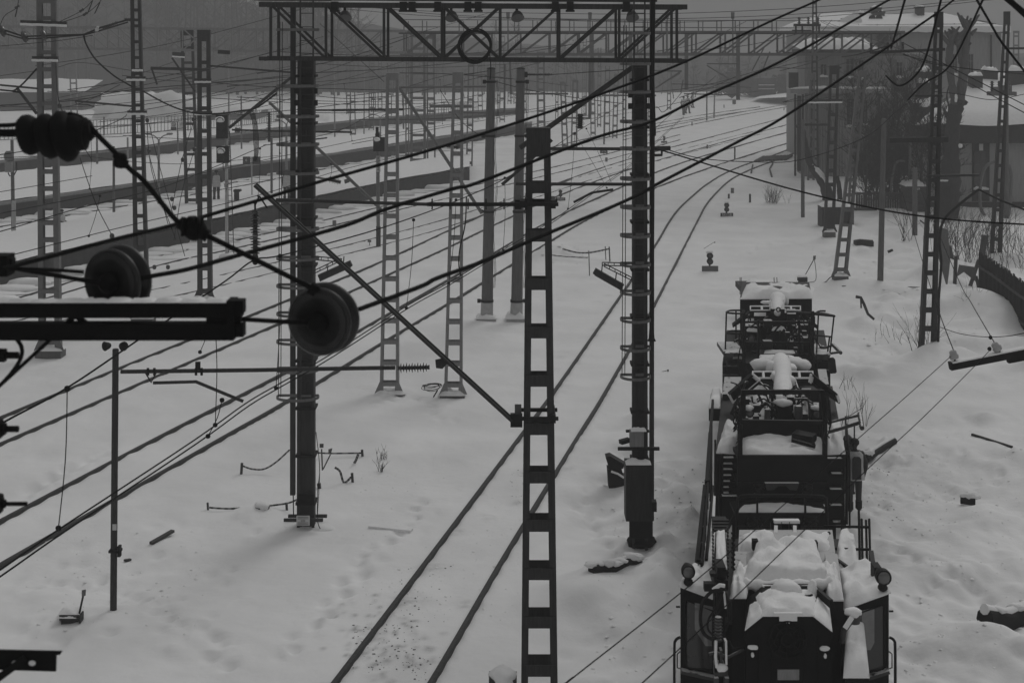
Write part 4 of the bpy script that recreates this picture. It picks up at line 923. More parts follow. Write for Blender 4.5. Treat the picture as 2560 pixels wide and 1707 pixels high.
# ------------------------------------------------------------------ thick feeder cables crossing in front
cable('feeder_cable', 'uppermost thick black cable rising from the left edge clamp to the top right', 'cable',
      [(6, 672, 6.3), (120, 643, 6.6), (279, 600, 7), (444, 560, 7.5), (643, 502, 8), (784, 459, 8.5), (1013, 394, 9.2), (1200, 337, 9.9), (1518, 230, 11.2), (1713, 155, 12.2), (1920, 57, 13.3), (2053, -2, 14), (2200, -70, 15)], .0105, WIRE)
cable('feeder_cable', 'middle thick black cable leaving the left disc insulator for the top right', 'cable',
      [(345, 697, 6.62), (386, 689, 6.65), (470, 673, 6.8), (597, 638, 7.2), (860, 565, 8), (963, 524, 8.4), (1136, 471, 9), (1200, 455, 9.3), (1491, 344, 10.5), (1625, 306, 11.1), (1751, 245, 11.7), (1960, 150, 13), (2223, 0, 14.6), (2330, -62, 15.3)], .0115, WIRE)
cable('feeder_cable', 'lowest thick black cable leaving the large disc insulator for the right mast top', 'cable',
      [(898, 773, 6.7), (1052, 716, 7.3), (1094, 695, 7.5), (1209, 653, 8), (1330, 600, 8.6), (1560, 504, 9.8), (1659, 452, 10.4), (1831, 362, 11.5), (1960, 293, 12.4), (2150, 165, 13.8), (2343, 33, 15.2), (2400, -12, 15.7)], .0115, WIRE)
for (pts, lab) in (([(2265, -10, 14), (2240, 80, 16), (2228, 120, 18)], 'dark wire falling from the top edge to the long crossarm pins'),
                   ([(2355, -10, 14), (2330, 90, 15), (2300, 175, 16), (2250, 215, 18), (2215, 190, 19)], 'sagging wire looping from the top edge behind the right mast'),
                   ([(2436, -10, 12), (2500, 100, 13), (2570, 190, 14)], 'dark wire falling steeply to the right edge'),
                   ([(2462, -10, 14), (2420, 80, 16), (2370, 170, 18), (2310, 210, 20), (2270, 250, 22)], 'wire falling leftward behind the pollarded tree'),
                   ([(2500, -20, 9), (2535, 12, 9), (2575, 45, 9)], 'thick rod crossing the top right corner')):
    cable('overhead_cable', lab, 'cable', pts, .012 if 'thick' not in lab else .02)
cable('overhead_cable', 'long black cable from the right gantry leg across the snow to the right edge', 'cable', [(1640, 372, dr - .2), (1700, 390, 27), (1960, 468, 24), (2180, 520, 22.5), (2340, 545, 22), (2470, 556, 22), (2575, 562, 22)], .014)
cable('mast_cable', 'slack black cable drooping from a far insulator down the side of the right mast', 'cable', [(2447, 474, 46), (2400, 510, 46), (2360, 550, 46), (2349, 600, 46.2), (2353, 660, 46.2), (2347, 745, 46.2), (2347, 800, 46.2), (2344, 888, 46.2)], .045, BLACK)
cable('overhead_cable', 'twisted cable from the right mast insulator out to the right edge', 'cable', [(2447, 474, 46), (2500, 500, 44), (2570, 528, 42)], .03)
# pin insulators of the right mast's long arm
for i, x in enumerate((2178, 2220, 2257)):
    mb = MB(); d = D(889) - .1; sheds(mb, P(x, 135 - i * 2, d), P(x, 108 - i, d), .04, .06, 3); tag(mb.build('pin_insulator', CERAM), 'dark pin insulator standing on the long upper arm of the right mast', 'insulator', 'pin insulators on the right mast arm')
# sloping crossarm of a pole just outside the right edge
dx = 20.0
ca = empty('crossarm_pole', V((P(2650, 0, dx).x, dx, 0)), 'dark wooden crossarm sloping in from the right edge with two pale insulators', 'pole')
mb = MB(); mb.tube([V((P(2650, 0, dx).x, dx + .12, -.3)), V((P(2650, 0, dx).x, dx + .12, 6.6))], .12, 10); mb.build('shaft', WOOD, ca)
mb = MB(); mb.beam(P(2374, 915, dx), P(2720, 847, dx), .12, .105); mb.beam(P(2518, 898, dx + .1), P(2700, 863, dx + .1), .1, .1); mb.build('crossarm', BLACK, ca)
mb = MB(); mb.beam(P(2378, 905, dx), P(2720, 837, dx), .13, .018); mb.build('snow_strip', SNOW, ca)
for (x0, y0, x1, y1) in ((2389, 907, 2381, 876), (2503, 884, 2484, 858)):
    mb = MB(); a, q = P(x0, y0, dx), P(x1, y1, dx); mb.tube([a, a.lerp(q, .5)], .014, 6); pn = mb.build('pin', BLACK, ca)
    mb = MB(); mb.lathe(a.lerp(q, .35), q, [(0, .06), (.35, .068), (.5, .05), (.62, .052), (.85, .05), (1, .03)], 12); mb.build('porcelain', CONC_P, pn)
cable('telephone_wire', 'thin wire from the crossarm tip insulator down to the bottom edge', 'wire', [(2378, 890, 20), (2260, 996, 18), (2150, 1092, 16.5), (1800, 1400, 12.5), (1415, 1707, 9.5), (1340, 1770, 9)], .0048)
cable('telephone_wire', 'thin wire from the inner crossarm insulator down over the snowy cab', 'wire', [(2474, 876, 20), (2436, 916, 19.2), (2311, 1040, 17), (2150, 1190, 15), (1850, 1480, 12), (1605, 1707, 10), (1540, 1768, 9.5)], .0048)
cable('telephone_wire', 'thin wire from the crossarm tip insulator up past the right mast', 'wire', [(2384, 876, 20), (2347, 778, 26), (2302, 640, 36), (2255, 480, 50)], .008)
cable('telephone_wire', 'thin wire from the inner crossarm insulator up towards the broken fence', 'wire', [(2487, 858, 20), (2428, 757, 26), (2388, 681, 31), (2300, 470, 50)], .008)
cable('telephone_wire', 'fine slack wire between the right mast foot and the right edge', 'wire', [(2351, 818, 40), (2400, 834, 36), (2460, 842, 32), (2520, 840, 30), (2575, 830, 28)], .009)
mb = MB(); mb.blob(P(2476, 843, 22), .03, .03, .03); mb.blob(P(2474, 872, 20), .028, .028, .028); tag(mb.build('wire_clamp', BLACK), 'small clamp on the wire above the inner pale insulator', 'clamp')

# ------------------------------------------------------------------ foreground strain insulators and arm (a structure just left of the viewpoint)
df = 6.5
fa = empty('channel_beam', P(-60, 800, df), 'out of focus double channel arm entering from the left, snow along its top', 'steel beam')
for (y0, y1) in ((754, 791), (806, 847)):
    mb = MB(); a, q = P(-900, y1, df), P(606 if y0 < 800 else 588, y0, df); mb.box(a.x, q.x, df - .04, df - .034, a.z, q.z); mb.box(a.x, q.x, df - .034, df + .04, q.z - .006, q.z); mb.box(a.x, q.x, df - .034, df + .04, a.z, a.z + .006); mb.build('channel', BLACKER, fa)
mb = MB(); mb.pbox(566, 752, 585, 847, df - .05, .1); mb.pbox(585, 752, 608, 785, df - .045, .07); mb.pbox(588, 812, 608, 843, df - .045, .07); mb.pbox(515, 796, 600, 808, df - .03, .06); mb.build('end_plates', BLACKER, fa)
mb = MB(); mb.beam(P(130, 838, df + .03), P(190, 786, df + .03), .02, .02); mb.beam(P(184, 786, df + .03), P(222, 812, df + .03), .02, .02); mb.build('lacing', BLACKER, fa)
mb = MB(); a, q = P(-900, 754, df), P(575, 754, df)
for s in range(24): mb.cap(a.x + (q.x - a.x) * s / 24, a.x + (q.x - a.x) * (s + 1) / 24, df - .045, df + .03, a.z, .014, n=5, seed=s, wob=.2)
mb.build('snow_strip', SNOW, fa)
def disc(label, c, rf, back, rb, rod, d):
    root = empty('disc_insulator', P(*c, d), label, 'disc insulator', 'large disc insulators in front')
    cf = P(*c, d); cb = P(back[0], back[1], d) + V((0, .05, 0)); ax = V((cb.x - cf.x, .12, cb.z - cf.z)); r1 = rf / F * d; r2 = rb / F * d
    t = ax.normalized()
    mb = MB(); mb.lathe(cf, cf + t * .13, [(0, r1 * .96), (.05, r1), (.16, r1 * .985), (.22, r1 * .9), (.3, r1 * .55), (.45, r1 * .5), (.5, r2 * .93), (.6, r2), (.72, r2 * .99), (.85, r2 * .7), (1, r2 * .3)], 40)
    # concave ribbed underside facing the viewpoint
    mb.lathe(cf, cf + t * .0001, [(0, r1 * .96), (1, r1 * .9)], 40)
    for k, rr in enumerate((.9, .72, .54)): mb.lathe(cf - t * .006, cf + t * .012, [(0, r1 * rr * .97), (.4, r1 * rr), (1, r1 * (rr - .06))], 40)
    mb.lathe(cf - t * .004, cf, [(0, r1 * .45), (1, r1 * .86)], 40); mb.build('porcelain', GLASSD, root)
    mb = MB(); mb.lathe(cf - t * .05, cf + t * .01, [(0, r1 * .16), (.3, r1 * .3), (1, r1 * .36)], 20); mb.build('metal_cap', BLACKER, root)
    mb = MB(); mb.tube([P(*rod, d), cf - t * .03], .0105, 10); mb.build('rod', BLACKER, root)
disc('left large disc insulator, half hidden behind the snowy channel arm', (277, 707), 85, (304, 703), 88, (20, 668), df + .12)
disc('right large disc insulator hanging in front of the left gantry leg', (796, 805), 86, (816, 802), 91, (606, 798), df)
si = empty('insulator_string', P(130, 345, df), 'string of dark disc insulators hanging level at the left edge, out of focus', 'insulator string')
for i, (x, y, ry) in enumerate(((80, 335, 52), (128, 338, 58), (170, 338, 66), (196, 330, 48))):
    mb = MB(); c = P(x, y, df); rr = ry / F * df; mb.lathe(c - V((.055, -.0, .014)), c + V((.06, 0, .012)), [(0, rr * .5), (.1, rr * .86), (.28, rr), (.5, rr * .97), (.66, rr * .82), (.8, rr * .6), (1, rr * .5)], 28); mb.build('disc', BLACKER, si)
mb = MB(); mb.tube([P(-700, 334, df), P(60, 333, df)], .019, 10); mb.tube([P(-700, 316, df), P(20, 314, df), P(70, 308, df)], .010, 8); mb.tube([P(60, 336, df), P(215, 335, df)], .075, 12); mb.build('rods', BLACKER, si)
cable('foreground_cable', 'thick out of focus cable dropping from the insulator string to the right disc insulator', 'cable', [(170, 285, df), (205, 297, df), (249, 343, df), (287, 381, df), (325, 423, df), (363, 456, df), (440, 550, df), (485, 572, df), (524, 592, df), (585, 622, df), (690, 675, df), (775, 717, df)], .0125, BLACKER)
mb = MB(); c = P(484, 570, df); mb.blob(c, .058, .05, .055, 12, 8, .18, 3); mb.tube([P(448, 556, df), P(520, 590, df)], .03, 8)
for a in range(4): mb.tube([c + V((-.04 + a * .027, -.05, -.03)), c + V((-.03 + a * .027, -.05, .055))], .008, 6)
tag(mb.build('cable_clamp', BLACKER), 'bulky black clamp on the thick sloping cable', 'clamp')
mb = MB(); mb.tube([P(290, 385, df - .01), P(300, 405, df - .01), P(318, 412, df - .01)], .02, 8); mb.blob(P(302, 402, df), .03, .03, .035); mb.tube([P(775, 717, df), P(792, 728, df)], .03, 8); tag(mb.build('cable_sleeve', BLACKER), 'taped joint sleeve on the thick sloping cable', 'cable sleeve')
mb = MB(); mb.pbox(-30, 640, 18, 692, df - .05, .1); mb.pbox(10, 648, 30, 676, df - .02, .05); tag(mb.build('edge_clamp', BLACKER), 'dark square clamp at the left edge where the upper cable starts', 'clamp')
cable('clamp_link', 'short dark rod from the left edge clamp to the left disc insulator', 'rod', [(20, 672, 6.4), (110, 674, 6.45), (210, 680, 6.5)], .009, BLACKER)
for (y, x1, r1) in ((888, 46, .020), (1072, 46, .018), (1259, 68, .012)):
    mb = MB(); mb.tube([P(-60, y, df), P(x1, y, df)], r1 * .8, 10); mb.lathe(P(-60, y, df), P(14, y, df), [(0, r1 * 1.7), (1, r1 * 1.6)], 6)
    if y > 1000: mb.lathe(P(-10, y, df), P(4, y, df), [(0, .05), (1, .045)], 6)
    tag(mb.build('bolt_end', BLACKER), {888: 'upper bolt end at the left edge inside the cable hook', 1072: 'middle bolt end poking in from the left edge', 1259: 'lowest long bolt end poking in from the left edge'}[y], 'bolt', 'bolt ends at the left edge')
cable('cable_hook', 'black cable hook curling at the left edge below the channel arm', 'cable', [(40, 845, df), (54, 868, df), (52, 895, df), (30, 930, df), (-5, 968, df), (-40, 1000, df)], .0095, BLACKER)
lb = empty('foreground_bar', P(-50, 1650, df), 'out of focus slotted bar with a lip at the lower left corner', 'steel bar')
mb = MB(); mb.pprism([(-120, 1622), (155, 1628), (150, 1636), (140, 1637), (139, 1678), (-120, 1670)], df, .012); mb.build('flange', BLACKER, lb)
for x in (38, 80):
    mb = MB(); a = P(x, 1657, df - .003); mb.prism([a + V((math.cos(t) * .016, 0, math.sin(t) * .012)) for t in [2 * math.pi * k / 14 for k in range(14)]], (0, .002, 0)); mb.build('slot', SNOW, lb)
mb = MB(); mb.beam(P(-60, 1735, df - .02), P(62, 1645, df - .02), .025, .03); mb.build('stay', BLACKER, lb)
# ------------------------------------------------------------------ far wooded slope and trees
hb = MB(); nxh, nyh = 90, 26
vs = []
for j in range(nyh):
    for i in range(nxh):
        px = -1400 + 4600 * i / (nxh - 1); d = 262 + 150 * (j / (nyh - 1)) ** 1.3
        top = float(np.interp(px, [-1400, 0, 420, 640, 900, 1300, 1700, 2100, 3200], [27, 25, 21, 16, 12.5, 7.5, 5.5, 5, 6]))
        u = min(1, j / 9)
        z = -0.4 + top * (u ** .75) * (1 + .06 * math.sin(px * .013 + j)) + (.8 * math.sin(px * .03 + j * 1.7) * u)
        p = P(px, 0, d); vs.append((p.x, d + 3 * math.sin(px * .011), z))
hb.add(vs, [(j * nxh + i, j * nxh + i + 1, (j + 1) * nxh + i + 1, (j + 1) * nxh + i) for j in range(nyh - 1) for i in range(nxh - 1)], True)
tag(hb.build('hills', HULL), kind='structure')
def branch(mb, p, dirv, L, r, depth, rg, n=4, spread=.55, kids=(2, 4), up=.15, minr=.006):
    pts = [p]; d = dirv.normalized()
    for k in range(3):
        d = (d + V((rg.uniform(-.22, .22), rg.uniform(-.22, .22), rg.uniform(-.1, .1) + up * .3))).normalized(); pts.append(pts[-1] + d * L / 3)
    mb.tube(pts, [r, r * .85, r * .7, r * .5], n)
    if depth <= 0: return
    for k in range(rg.randint(*kids)):
        t = rg.uniform(.3, 1); i = min(2, int(t * 3)); q = pts[i].lerp(pts[i + 1], t * 3 - i)
        nd = (d + V((rg.uniform(-1, 1), rg.uniform(-1, 1), rg.uniform(-.4, .7))) * spread * 1.6).normalized()
        branch(mb, q, nd, L * rg.uniform(.5, .8), max(r * .55, minr), depth - 1, rg, 3, spread, kids, up, minr)
wd = MB(); rg = random.Random(21)
for k in range(230):
    px = rg.uniform(-700, 900) if k < 170 else rg.uniform(900, 2000); d = rg.uniform(248, 275) if k < 190 else rg.uniform(235, 260)
    h = rg.uniform(13, 24) if px < 900 else rg.uniform(5, 10)
    z0 = -.4 if d < 262 else 3
    b = P(px, 0, d); b = V((b.x, d, z0)); r = h * .012
    wd.tube([b, b + V((rg.uniform(-.5, .5), 0, h * .5)), b + V((rg.uniform(-.8, .8), 0, h))], [r, r * .7, r * .15], 4)
    for i in range(26):
        t = rg.uniform(.2, .97); q = b + V((0, 0, h * t)); a = rg.uniform(0, 6.28); L = h * rg.uniform(.1, .26) * (1.15 - t * .6)
        e = q + V((math.cos(a) * L, math.sin(a) * L, L * rg.uniform(.3, 1)))
        wd.tube([q, q.lerp(e, .5) + V((0, 0, L * .1)), e], [r * .35, r * .25, .02], 3)
        for _ in range(3):
            s = q.lerp(e, rg.uniform(.4, 1)); wd.tube([s, s + V((rg.uniform(-1, 1), rg.uniform(-1, 1), rg.uniform(-.1, 1))) * L * .5], [r * .18, .02], 3)
tag(wd.build('distant_woodland', TWIG), kind='stuff')
# low sheds, fence, snow heaps beyond the platforms
def shed(label, x0, x1, yroof, yeave, yb, name='shed', wallm=CONC_D):
    d = D(yb); root = empty(name, P((x0 + x1) / 2, yb, d), label, 'shed'); a, q = P(x0, yb, d), P(x1, yeave, d)
    mb = MB(); mb.box(a.x, q.x, d, d + 9, -.3, q.z); mb.build('wall', wallm, root)
    mb = MB(); mb.cap(a.x - .3, q.x + .3, d - .4, d + 9, q.z, .5, slope=(yeave - yroof) / F * d * .9); mb.build('snow_roof', SNOW, root)
shed('long dark low shed with snowy roof at the upper left edge', -160, 206, 203, 231, 276)
shed('low shed with a smooth snow roof behind the tall signal', 527, 640, 268, 284, 300, wallm=CONC)
shed('small dark kiosk on the far platform right of the left gantry leg', 786, 826, 303, 308, 328, name='kiosk')
for (x, y, w, h, lab) in ((378, 296, 7, 3.2, 'rough heap of ploughed snow right of the slim tower'), (300, 262, 6, 1.5, 'low heap of ploughed snow left of the slim tower'), (445, 293, 4, 2.2, 'small heap of ploughed snow behind the paired columns')):
    mb = MB(); p = G(x, y); mb.blob(p, w, 3.5, h, 22, 10, .22, x); mb.blob(p + V((w * .5, -1, 0)), w * .5, 2, h * .6, 16, 8, .3, x + 1); tag(mb.build('snow_heap', SNOW), lab, 'snow heap')
def railing(label, pts, z, h, step, picket):
    w = [G(x, y, z) for x, y in pts]; root = empty('picket_railing', w[0], label, 'railing')
    rails = MB(); pk = MB()
    for i in range(len(w) - 1):
        a, b = w[i], w[i + 1]; L = (b - a).length
        for hh in (.12, h * .62, h): rails.beam(a + V((0, 0, hh)), b + V((0, 0, hh)), .05, .06)
        k = int(L / picket)
        for j in range(k): q = a.lerp(b, j / k); pk.beam(q + V((0, 0, .1)), q + V((0, 0, h)), .05, .03)
        ps = MB(); ps.beam(a, a + V((0, 0, h + .25)), .12, .12); ps.build('post', STEEL, root)
    rails.build('rail', STEEL, root); pk.build('pickets', STEEL, root)
railing('hazy picket railing along the back of the far platform', [(-60, 357), (60, 350), (160, 345), (260, 340), (360, 334), (470, 328), (560, 321), (640, 313), (700, 306)], 1.0, 1.5, 3, .35)
railing('short hazy picket railing beyond the nearest mast pair', [(1075, 297), (1110, 295), (1150, 292), (1195, 288)], 1.0, 1.5, 3, .4)
# far locomotive and round dark bush
dl_ = D(246); lo = empty('locomotive', P(1920, 246, dl_), 'hazy dark locomotive front far off where the tracks end', 'locomotive')
mb = MB(); mb.pbox(1893, 196, 1940, 240, dl_, 14); mb.build('body', BLACK, lo); mb = MB(); mb.pbox(1897, 212, 1936, 214, dl_ - .2, .2); mb.pbox(1897, 222, 1936, 223.5, dl_ - .2, .2); mb.build('stripe', SIGNW, lo); mb = MB(); mb.pbox(1895, 240, 1938, 247, dl_ - .3, 8); mb.build('undercarriage', BLACKER, lo); mb = MB(); mb.pbox(1902, 199, 1931, 207, dl_ - .1, .1); mb.build('windscreen', PANE, lo)
def foliage(label, px, yb, w, h, d, n, seed, name='bush', m=TWIG):
    rg = random.Random(seed); b = P(px, yb, d); root = empty(name, b, label, name.replace('_', ' '))
    mb = MB(); lf = MB()
    for k in range(n):
        a = rg.uniform(0, 6.28); t = rg.random() ** .5; e = b + V((math.cos(a) * w * t, math.sin(a) * w * t * .7, h * (1 - .55 * t * t) * rg.uniform(.35, 1)))
        mb.tube([b, b.lerp(e, .5) + V((rg.uniform(-.2, .2), 0, .1)), e], [.06, .04, .02], 3)
        for _ in range(5):
            c = e + V((rg.uniform(-.5, .5), rg.uniform(-.5, .5), rg.uniform(-.5, .4))); s = rg.uniform(.15, .4); lf.add([c + V((-s, 0, 0)), c + V((0, rg.uniform(-s, s), s)), c + V((s, 0, -s * .3))], [(0, 1, 2)])
    mb.build('stems', m, root); lf.build('leaf_clumps', m, root)
foliage('large dark round bush in the haze left of the locomotive', 1830, 246, 2.6, 4.6, dl_ - 4, 130, 4)
foliage('second dark bush in the haze behind the locomotive', 1880, 243, 2.4, 4.0, dl_ + 6, 100, 5)
foliage('low wide dark bush right of the far locomotive', 1965, 240, 3.6, 3.4, dl_ + 4, 120, 6)
# snow bank rising behind the signal building
sb = MB(); a = [P(1880, 247, 225), P(2060, 240, 200), P(2300, 238, 200), P(2300, 150, 290), P(2080, 190, 285), P(1950, 225, 270)]
sb.add([V((p.x, p.y, max(p.z, -.2))) for p in a], [(0, 1, 2, 3, 4, 5)]); tag(sb.build('snow_bank', SNOW), kind='structure')

# ------------------------------------------------------------------ buildings on the right
def win(root, x0, y0, x1, y1, d, bars=True, fm=None):
    mb = MB(); mb.pbox(x0, y0, x1, y1, d - .06, .1); w = mb.build('window', fm or STEEL_P, root)
    mb = MB(); k = (x1 - x0) * .08 + .4; mb.pbox(x0 + k, y0 + k, x1 - k, y1 - k, d - .07, .02); mb.build('pane', PANE, w)
    mb = MB(); mb.pbox((x0 + x1) / 2 - .5, y0 + k, (x0 + x1) / 2 + .5, y1 - k, d - .09, .03)
    if bars: mb.pbox(x0 + k, y0 + (y1 - y0) * .35, x1 - k, y0 + (y1 - y0) * .35 + .8, d - .095, .03)
    mb.build('glazing_bars', fm or STEEL_P, w)
    mb = MB(); a, q = P(x0 - 1, y1, d), P(x1 + 1, y1, d); mb.box(a.x, q.x, d - .18, d - .05, a.z - .1, a.z - .02); mb.cap(a.x, q.x, d - .18, d - .06, a.z - .02, .08, n=5); mb.build('sill', SNOW, w)
# main building with hipped snowy roof
dB1 = 118.0; b1 = empty('station_building', P(2300, 420, dB1), 'large pale building with a broad snow covered hipped roof and chimneys', 'building')
mb = MB(); x0, x1 = P(2030, 0, dB1).x, P(2503, 0, dB1).x; ze = P(0, 84, dB1).z; zr = P(0, 45, dB1 + 5).z
mb.box(x0, x1, dB1, dB1 + 11, -.3, ze); mb.build('wall', WALL, b1)
mb = MB(); mb.box(x0 - .1, x1 + .25, dB1 - .25, dB1 + 11.2, ze, ze + .25); mb.build('cornice', WALL2, b1)
def hip(mb, x0, x1, y0, y1, z0, z1, in0, in1, thick):
    q = [(x0, y0, z0), (x1, y0, z0), (x1, y1, z0), (x0, y1, z0), (x0 + in0, (y0 + y1) / 2, z1), (x1 - in1, (y0 + y1) / 2, z1)]
    def grid(a, b, c, d, n=14, m=8):
        vs = []
        for j in range(m + 1):
            for i in range(n + 1):
                u, v = i / n, j / m; p = V(a).lerp(V(b), u).lerp(V(d).lerp(V(c), u), v); vs.append(p + V((0, 0, thick * (.75 + .25 * math.sin(9 * u + 3 * v) * math.sin(5 * v)))))
        mb.add(vs, [(j * (n + 1) + i, j * (n + 1) + i + 1, (j + 1) * (n + 1) + i + 1, (j + 1) * (n + 1) + i) for j in range(m) for i in range(n)], True)
    grid(q[0], q[1], q[5], q[4]); grid(q[1], q[2], q[5], q[5]); grid(q[2], q[3], q[4], q[5]); grid(q[3], q[0], q[4], q[4])
    for a, b in ((0, 1), (1, 2), (2, 3), (3, 0)):
        n = 24; vs = []
        for i in range(n + 1): p = V(q[a]).lerp(V(q[b]), i / n); vs += [p + V((0, 0, -.12 - .1 * abs(math.sin(i * 1.9)))), p + V((0, 0, thick))]
        mb.add(vs, [(2 * i, 2 * i + 2, 2 * i + 3, 2 * i + 1) for i in range(n)], True)
mb = MB(); hip(mb, x0 - .5, x1 + .6, dB1 - .6, dB1 + 11.6, ze + .28, zr + .15, 2.4, 3.8, .3); rf = mb.build('snow_roof', SNOW, b1)
for (xa, xb, ya, yb, lab) in ((2184, 2204, 19, 68, 0), (2195, 2212, 30, 48, 0), (2294, 2311, 17, 46, 0), (2150, 2162, 33, 44, 0)):
    mb = MB(); d = dB1 + 4.5; mb.pbox(xa, ya, xb, yb + 8, d, .9); mb.pbox(xa - 1.5, ya, xb + 1.5, ya + 4, d - .06, 1.02); ch = mb.build('chimney', BRICK, rf)
    mb = MB(); a, q = P(xa, ya, d), P(xb, ya, d); mb.cap(a.x, q.x, d, d + .9, a.z, .15, n=5); mb.build('snow_cap', SNOW, ch)
mb = MB(); d = dB1 + 1.6; mb.pprism([(2101, 72), (2112, 46), (2123, 70)], d, 2.2); dm = mb.build('dormer', FASCIA, rf); mb = MB(); mb.beam(P(2112, 44, d), P(2125, 70, d), 2.3, .12, up=(0, 1, 0)); mb.build('snow_edge', SNOW, dm)
for x in (2177, 2194):
    mb = MB(); c = P(x, 47, dB1 + 3.6); mb.lathe(c, c + V((0, -.5, 0)), [(0, .08), (.5, .15), (1, .3)], 14); mb.build('horn_speaker', BLACK, rf)
mb = MB()
for y in (60, 66): mb.tube([P(2040, y + 4, dB1 + .3), P(2490, y, dB1 + .3)], .02, 5)
for x in range(2050, 2491, 48): mb.tube([P(x, 78, dB1 + .3), P(x, 58 + (2490 - x) * .008, dB1 + .3)], .025, 5)
mb.build('roof_railing', STEEL_D, rf)
for (a_, b_, c_, e_) in ((2420, 135, 2434, 186), (2380, 135, 2394, 186), (2330, 135, 2344, 186)): win(b1, a_, b_, c_, e_, dB1)
mb = MB(); mb.tube([P(2478, 88, dB1 - .15), P(2478, 330, dB1 - .15)], .07, 6); mb.build('drainpipe', STEEL_D, b1)
mb = MB(); mb.tube([P(2218, 84, dB1 - .3), P(2216, 120, dB1 - .3)], .14, 6); mb.blob(P(2206, 103, dB1 - .3), .45, .3, .7, 10, 8, .15); mb.build('hanging_sack', FASCIA, b1)
# two storey signal building with canopy
dB2 = 106.0; b2 = empty('signal_building', P(2100, 445, dB2), 'two storey signal building with snowy flat roof and an overhanging canopy', 'building')
xa, xb = P(2013, 0, dB2).x, P(2330, 0, dB2).x; zt = P(0, 136, dB2).z; zc2 = P(0, 232, dB2).z
mb = MB(); mb.box(xa, xb, dB2, dB2 + 3, -.3, zt); mb.build('wall', WALL2, b2)
mb = MB(); mb.box(xa - .35, P(2200, 0, dB2).x, dB2 - .5, dB2 + 3.2, zt + .01, zt + .35); ro = mb.build('roof', FASCIA, b2)
mb = MB(); mb.cap(xa - .35, P(2200, 0, dB2).x, dB2 - .5, dB2 + 3.2, zt + .35, .5, slope=.3, n=16, wob=.15); mb.build('snow_roof', SNOW, ro)
mb = MB(); mb.box(P(1966, 0, dB2).x, P(2222, 0, dB2).x, dB2 - 1.3, dB2 - .01, zc2, zc2 + .33); cp = mb.build('canopy', WALL, b2)
mb = MB(); mb.cap(P(1966, 0, dB2).x, P(2222, 0, dB2).x, dB2 - 1.3, dB2 - .02, zc2 + .33, .12, n=14); mb.build('snow_cap', SNOW, cp)
mb = MB(); mb.pbox(1973, 182, 1996, 222, dB2 - .9, .25); mb.build('notice_box', FASCIA, b2)
for r in ((2050, 160, 2068, 190), (2114, 146, 2136, 193), (2146, 150, 2160, 196), (2240, 155, 2257, 192), (2115, 246, 2137, 315), (2155, 250, 2170, 310), (2230, 262, 2246, 300)): win(b2, *r, dB2)
mb = MB()
for x in range(2024, 2110, 7): mb.pbox(x, 300, x + 2, 440, dB2 - .1, .12)
mb.build('wall_ribs', WALL, b2)
mb = MB(); mb.pbox(1994, 240, 2003, 428, dB2 - .9, .3); mb.build('corner_post', STEEL_D, b2)
for x in (1988, 2007, 2198): mb = MB(); mb.tube([P(x, 236, dB2 - .5), P(x, 440, dB2 - .5)], .08, 6); mb.build('drainpipe', STEEL_D, b2)
# low building at the right edge
dB3 = D(518); b3 = empty('low_building', P(2450, 518, dB3), 'low building with deep snowy roof, dark fascia band and a tall boarded window', 'building')
xa, xb = P(2302, 0, dB3).x, P(2700, 0, dB3).x; zf = P(0, 357, dB3).z; ze3 = P(0, 313, dB3).z
mb = MB(); mb.box(xa, xb, dB3, dB3 + 2, P(0, 505, dB3).z, zf); mb.box(xa + 4, xb, dB3 + 2, dB3 + 12, 0, zf); mb.build('wall', WALL, b3)
mb = MB(); mb.box(xa - .05, xb, dB3 - .06, dB3 + 2.1, -.3, P(0, 505, dB3).z); mb.build('plinth', CONC_D, b3)
mb = MB(); mb.box(xa - .35, xb, dB3 - .5, dB3 + 2.2, zf, ze3); mb.box(xa + 3.7, xb, dB3 + 2.2, dB3 + 12, zf, ze3); mb.build('fascia', FASCIA, b3)
mb = MB(); za = ze3; zb = P(0, 200, dB3 + 9).z
nU, nV = 30, 14; vs = []
for j in range(nV + 1):
    for i in range(nU + 1):
        u, v = i / nU, j / nV; x = xa - .5 + 7.5 * v + (xb - xa + .5 - 7.5 * v) * u; y = dB3 - .6 + 10.6 * v
        edge = min(1, v * 7) * min(1, u * 12)
        vs.append((x, y, za + .05 + (zb - za) * v ** .9 + .42 * edge ** .5 + .08 * math.sin(u * 11 + v * 3) * math.sin(v * 6 + 1)))
mb.add(vs, [(j * (nU + 1) + i, j * (nU + 1) + i + 1, (j + 1) * (nU + 1) + i + 1, (j + 1) * (nU + 1) + i) for j in range(nV) for i in range(nU)], True)
rf3 = mb.build('snow_roof', SNOW, b3)
for (x0_, y0_, x1_, y1_, dd, h) in ((2298, 180, 2330, 200, 7, .3), (2302, 208, 2326, 238, 5, .25), (2431, 190, 2457, 240, 5.5, .2), (2458, 178, 2495, 200, 8, .25), (2527, 178, 2575, 228, 6.5, .25), (2310, 268, 2345, 294, 2.5, .35), (2284, 258, 2306, 275, 3.5, .2)):
    d = dB3 + dd; mb = MB(); mb.pbox(x0_, y0_, x1_, y1_ + 10, d, .9); mb.pbox(x0_ - 1.5, y0_, x1_ + 1.5, y0_ + 5, d - .06, 1.0); ch = mb.build('chimney', BRICK, rf3)
    mb = MB(); a, q = P(x0_ - 1, y0_, d), P(x1_ + 1, y0_, d); mb.cap(a.x, q.x, d - .05, d + .95, a.z, h, n=6, seed=x0_); mb.build('snow_cap', SNOW, ch)
mb = MB(); mb.pbox(2430, 357.5, 2474, 503, dB3 - .03, .05); mb.build('recess', FASCIA, b3)
win(b3, 2434, 378, 2469, 470, dB3 - .04, fm=FASCIA)
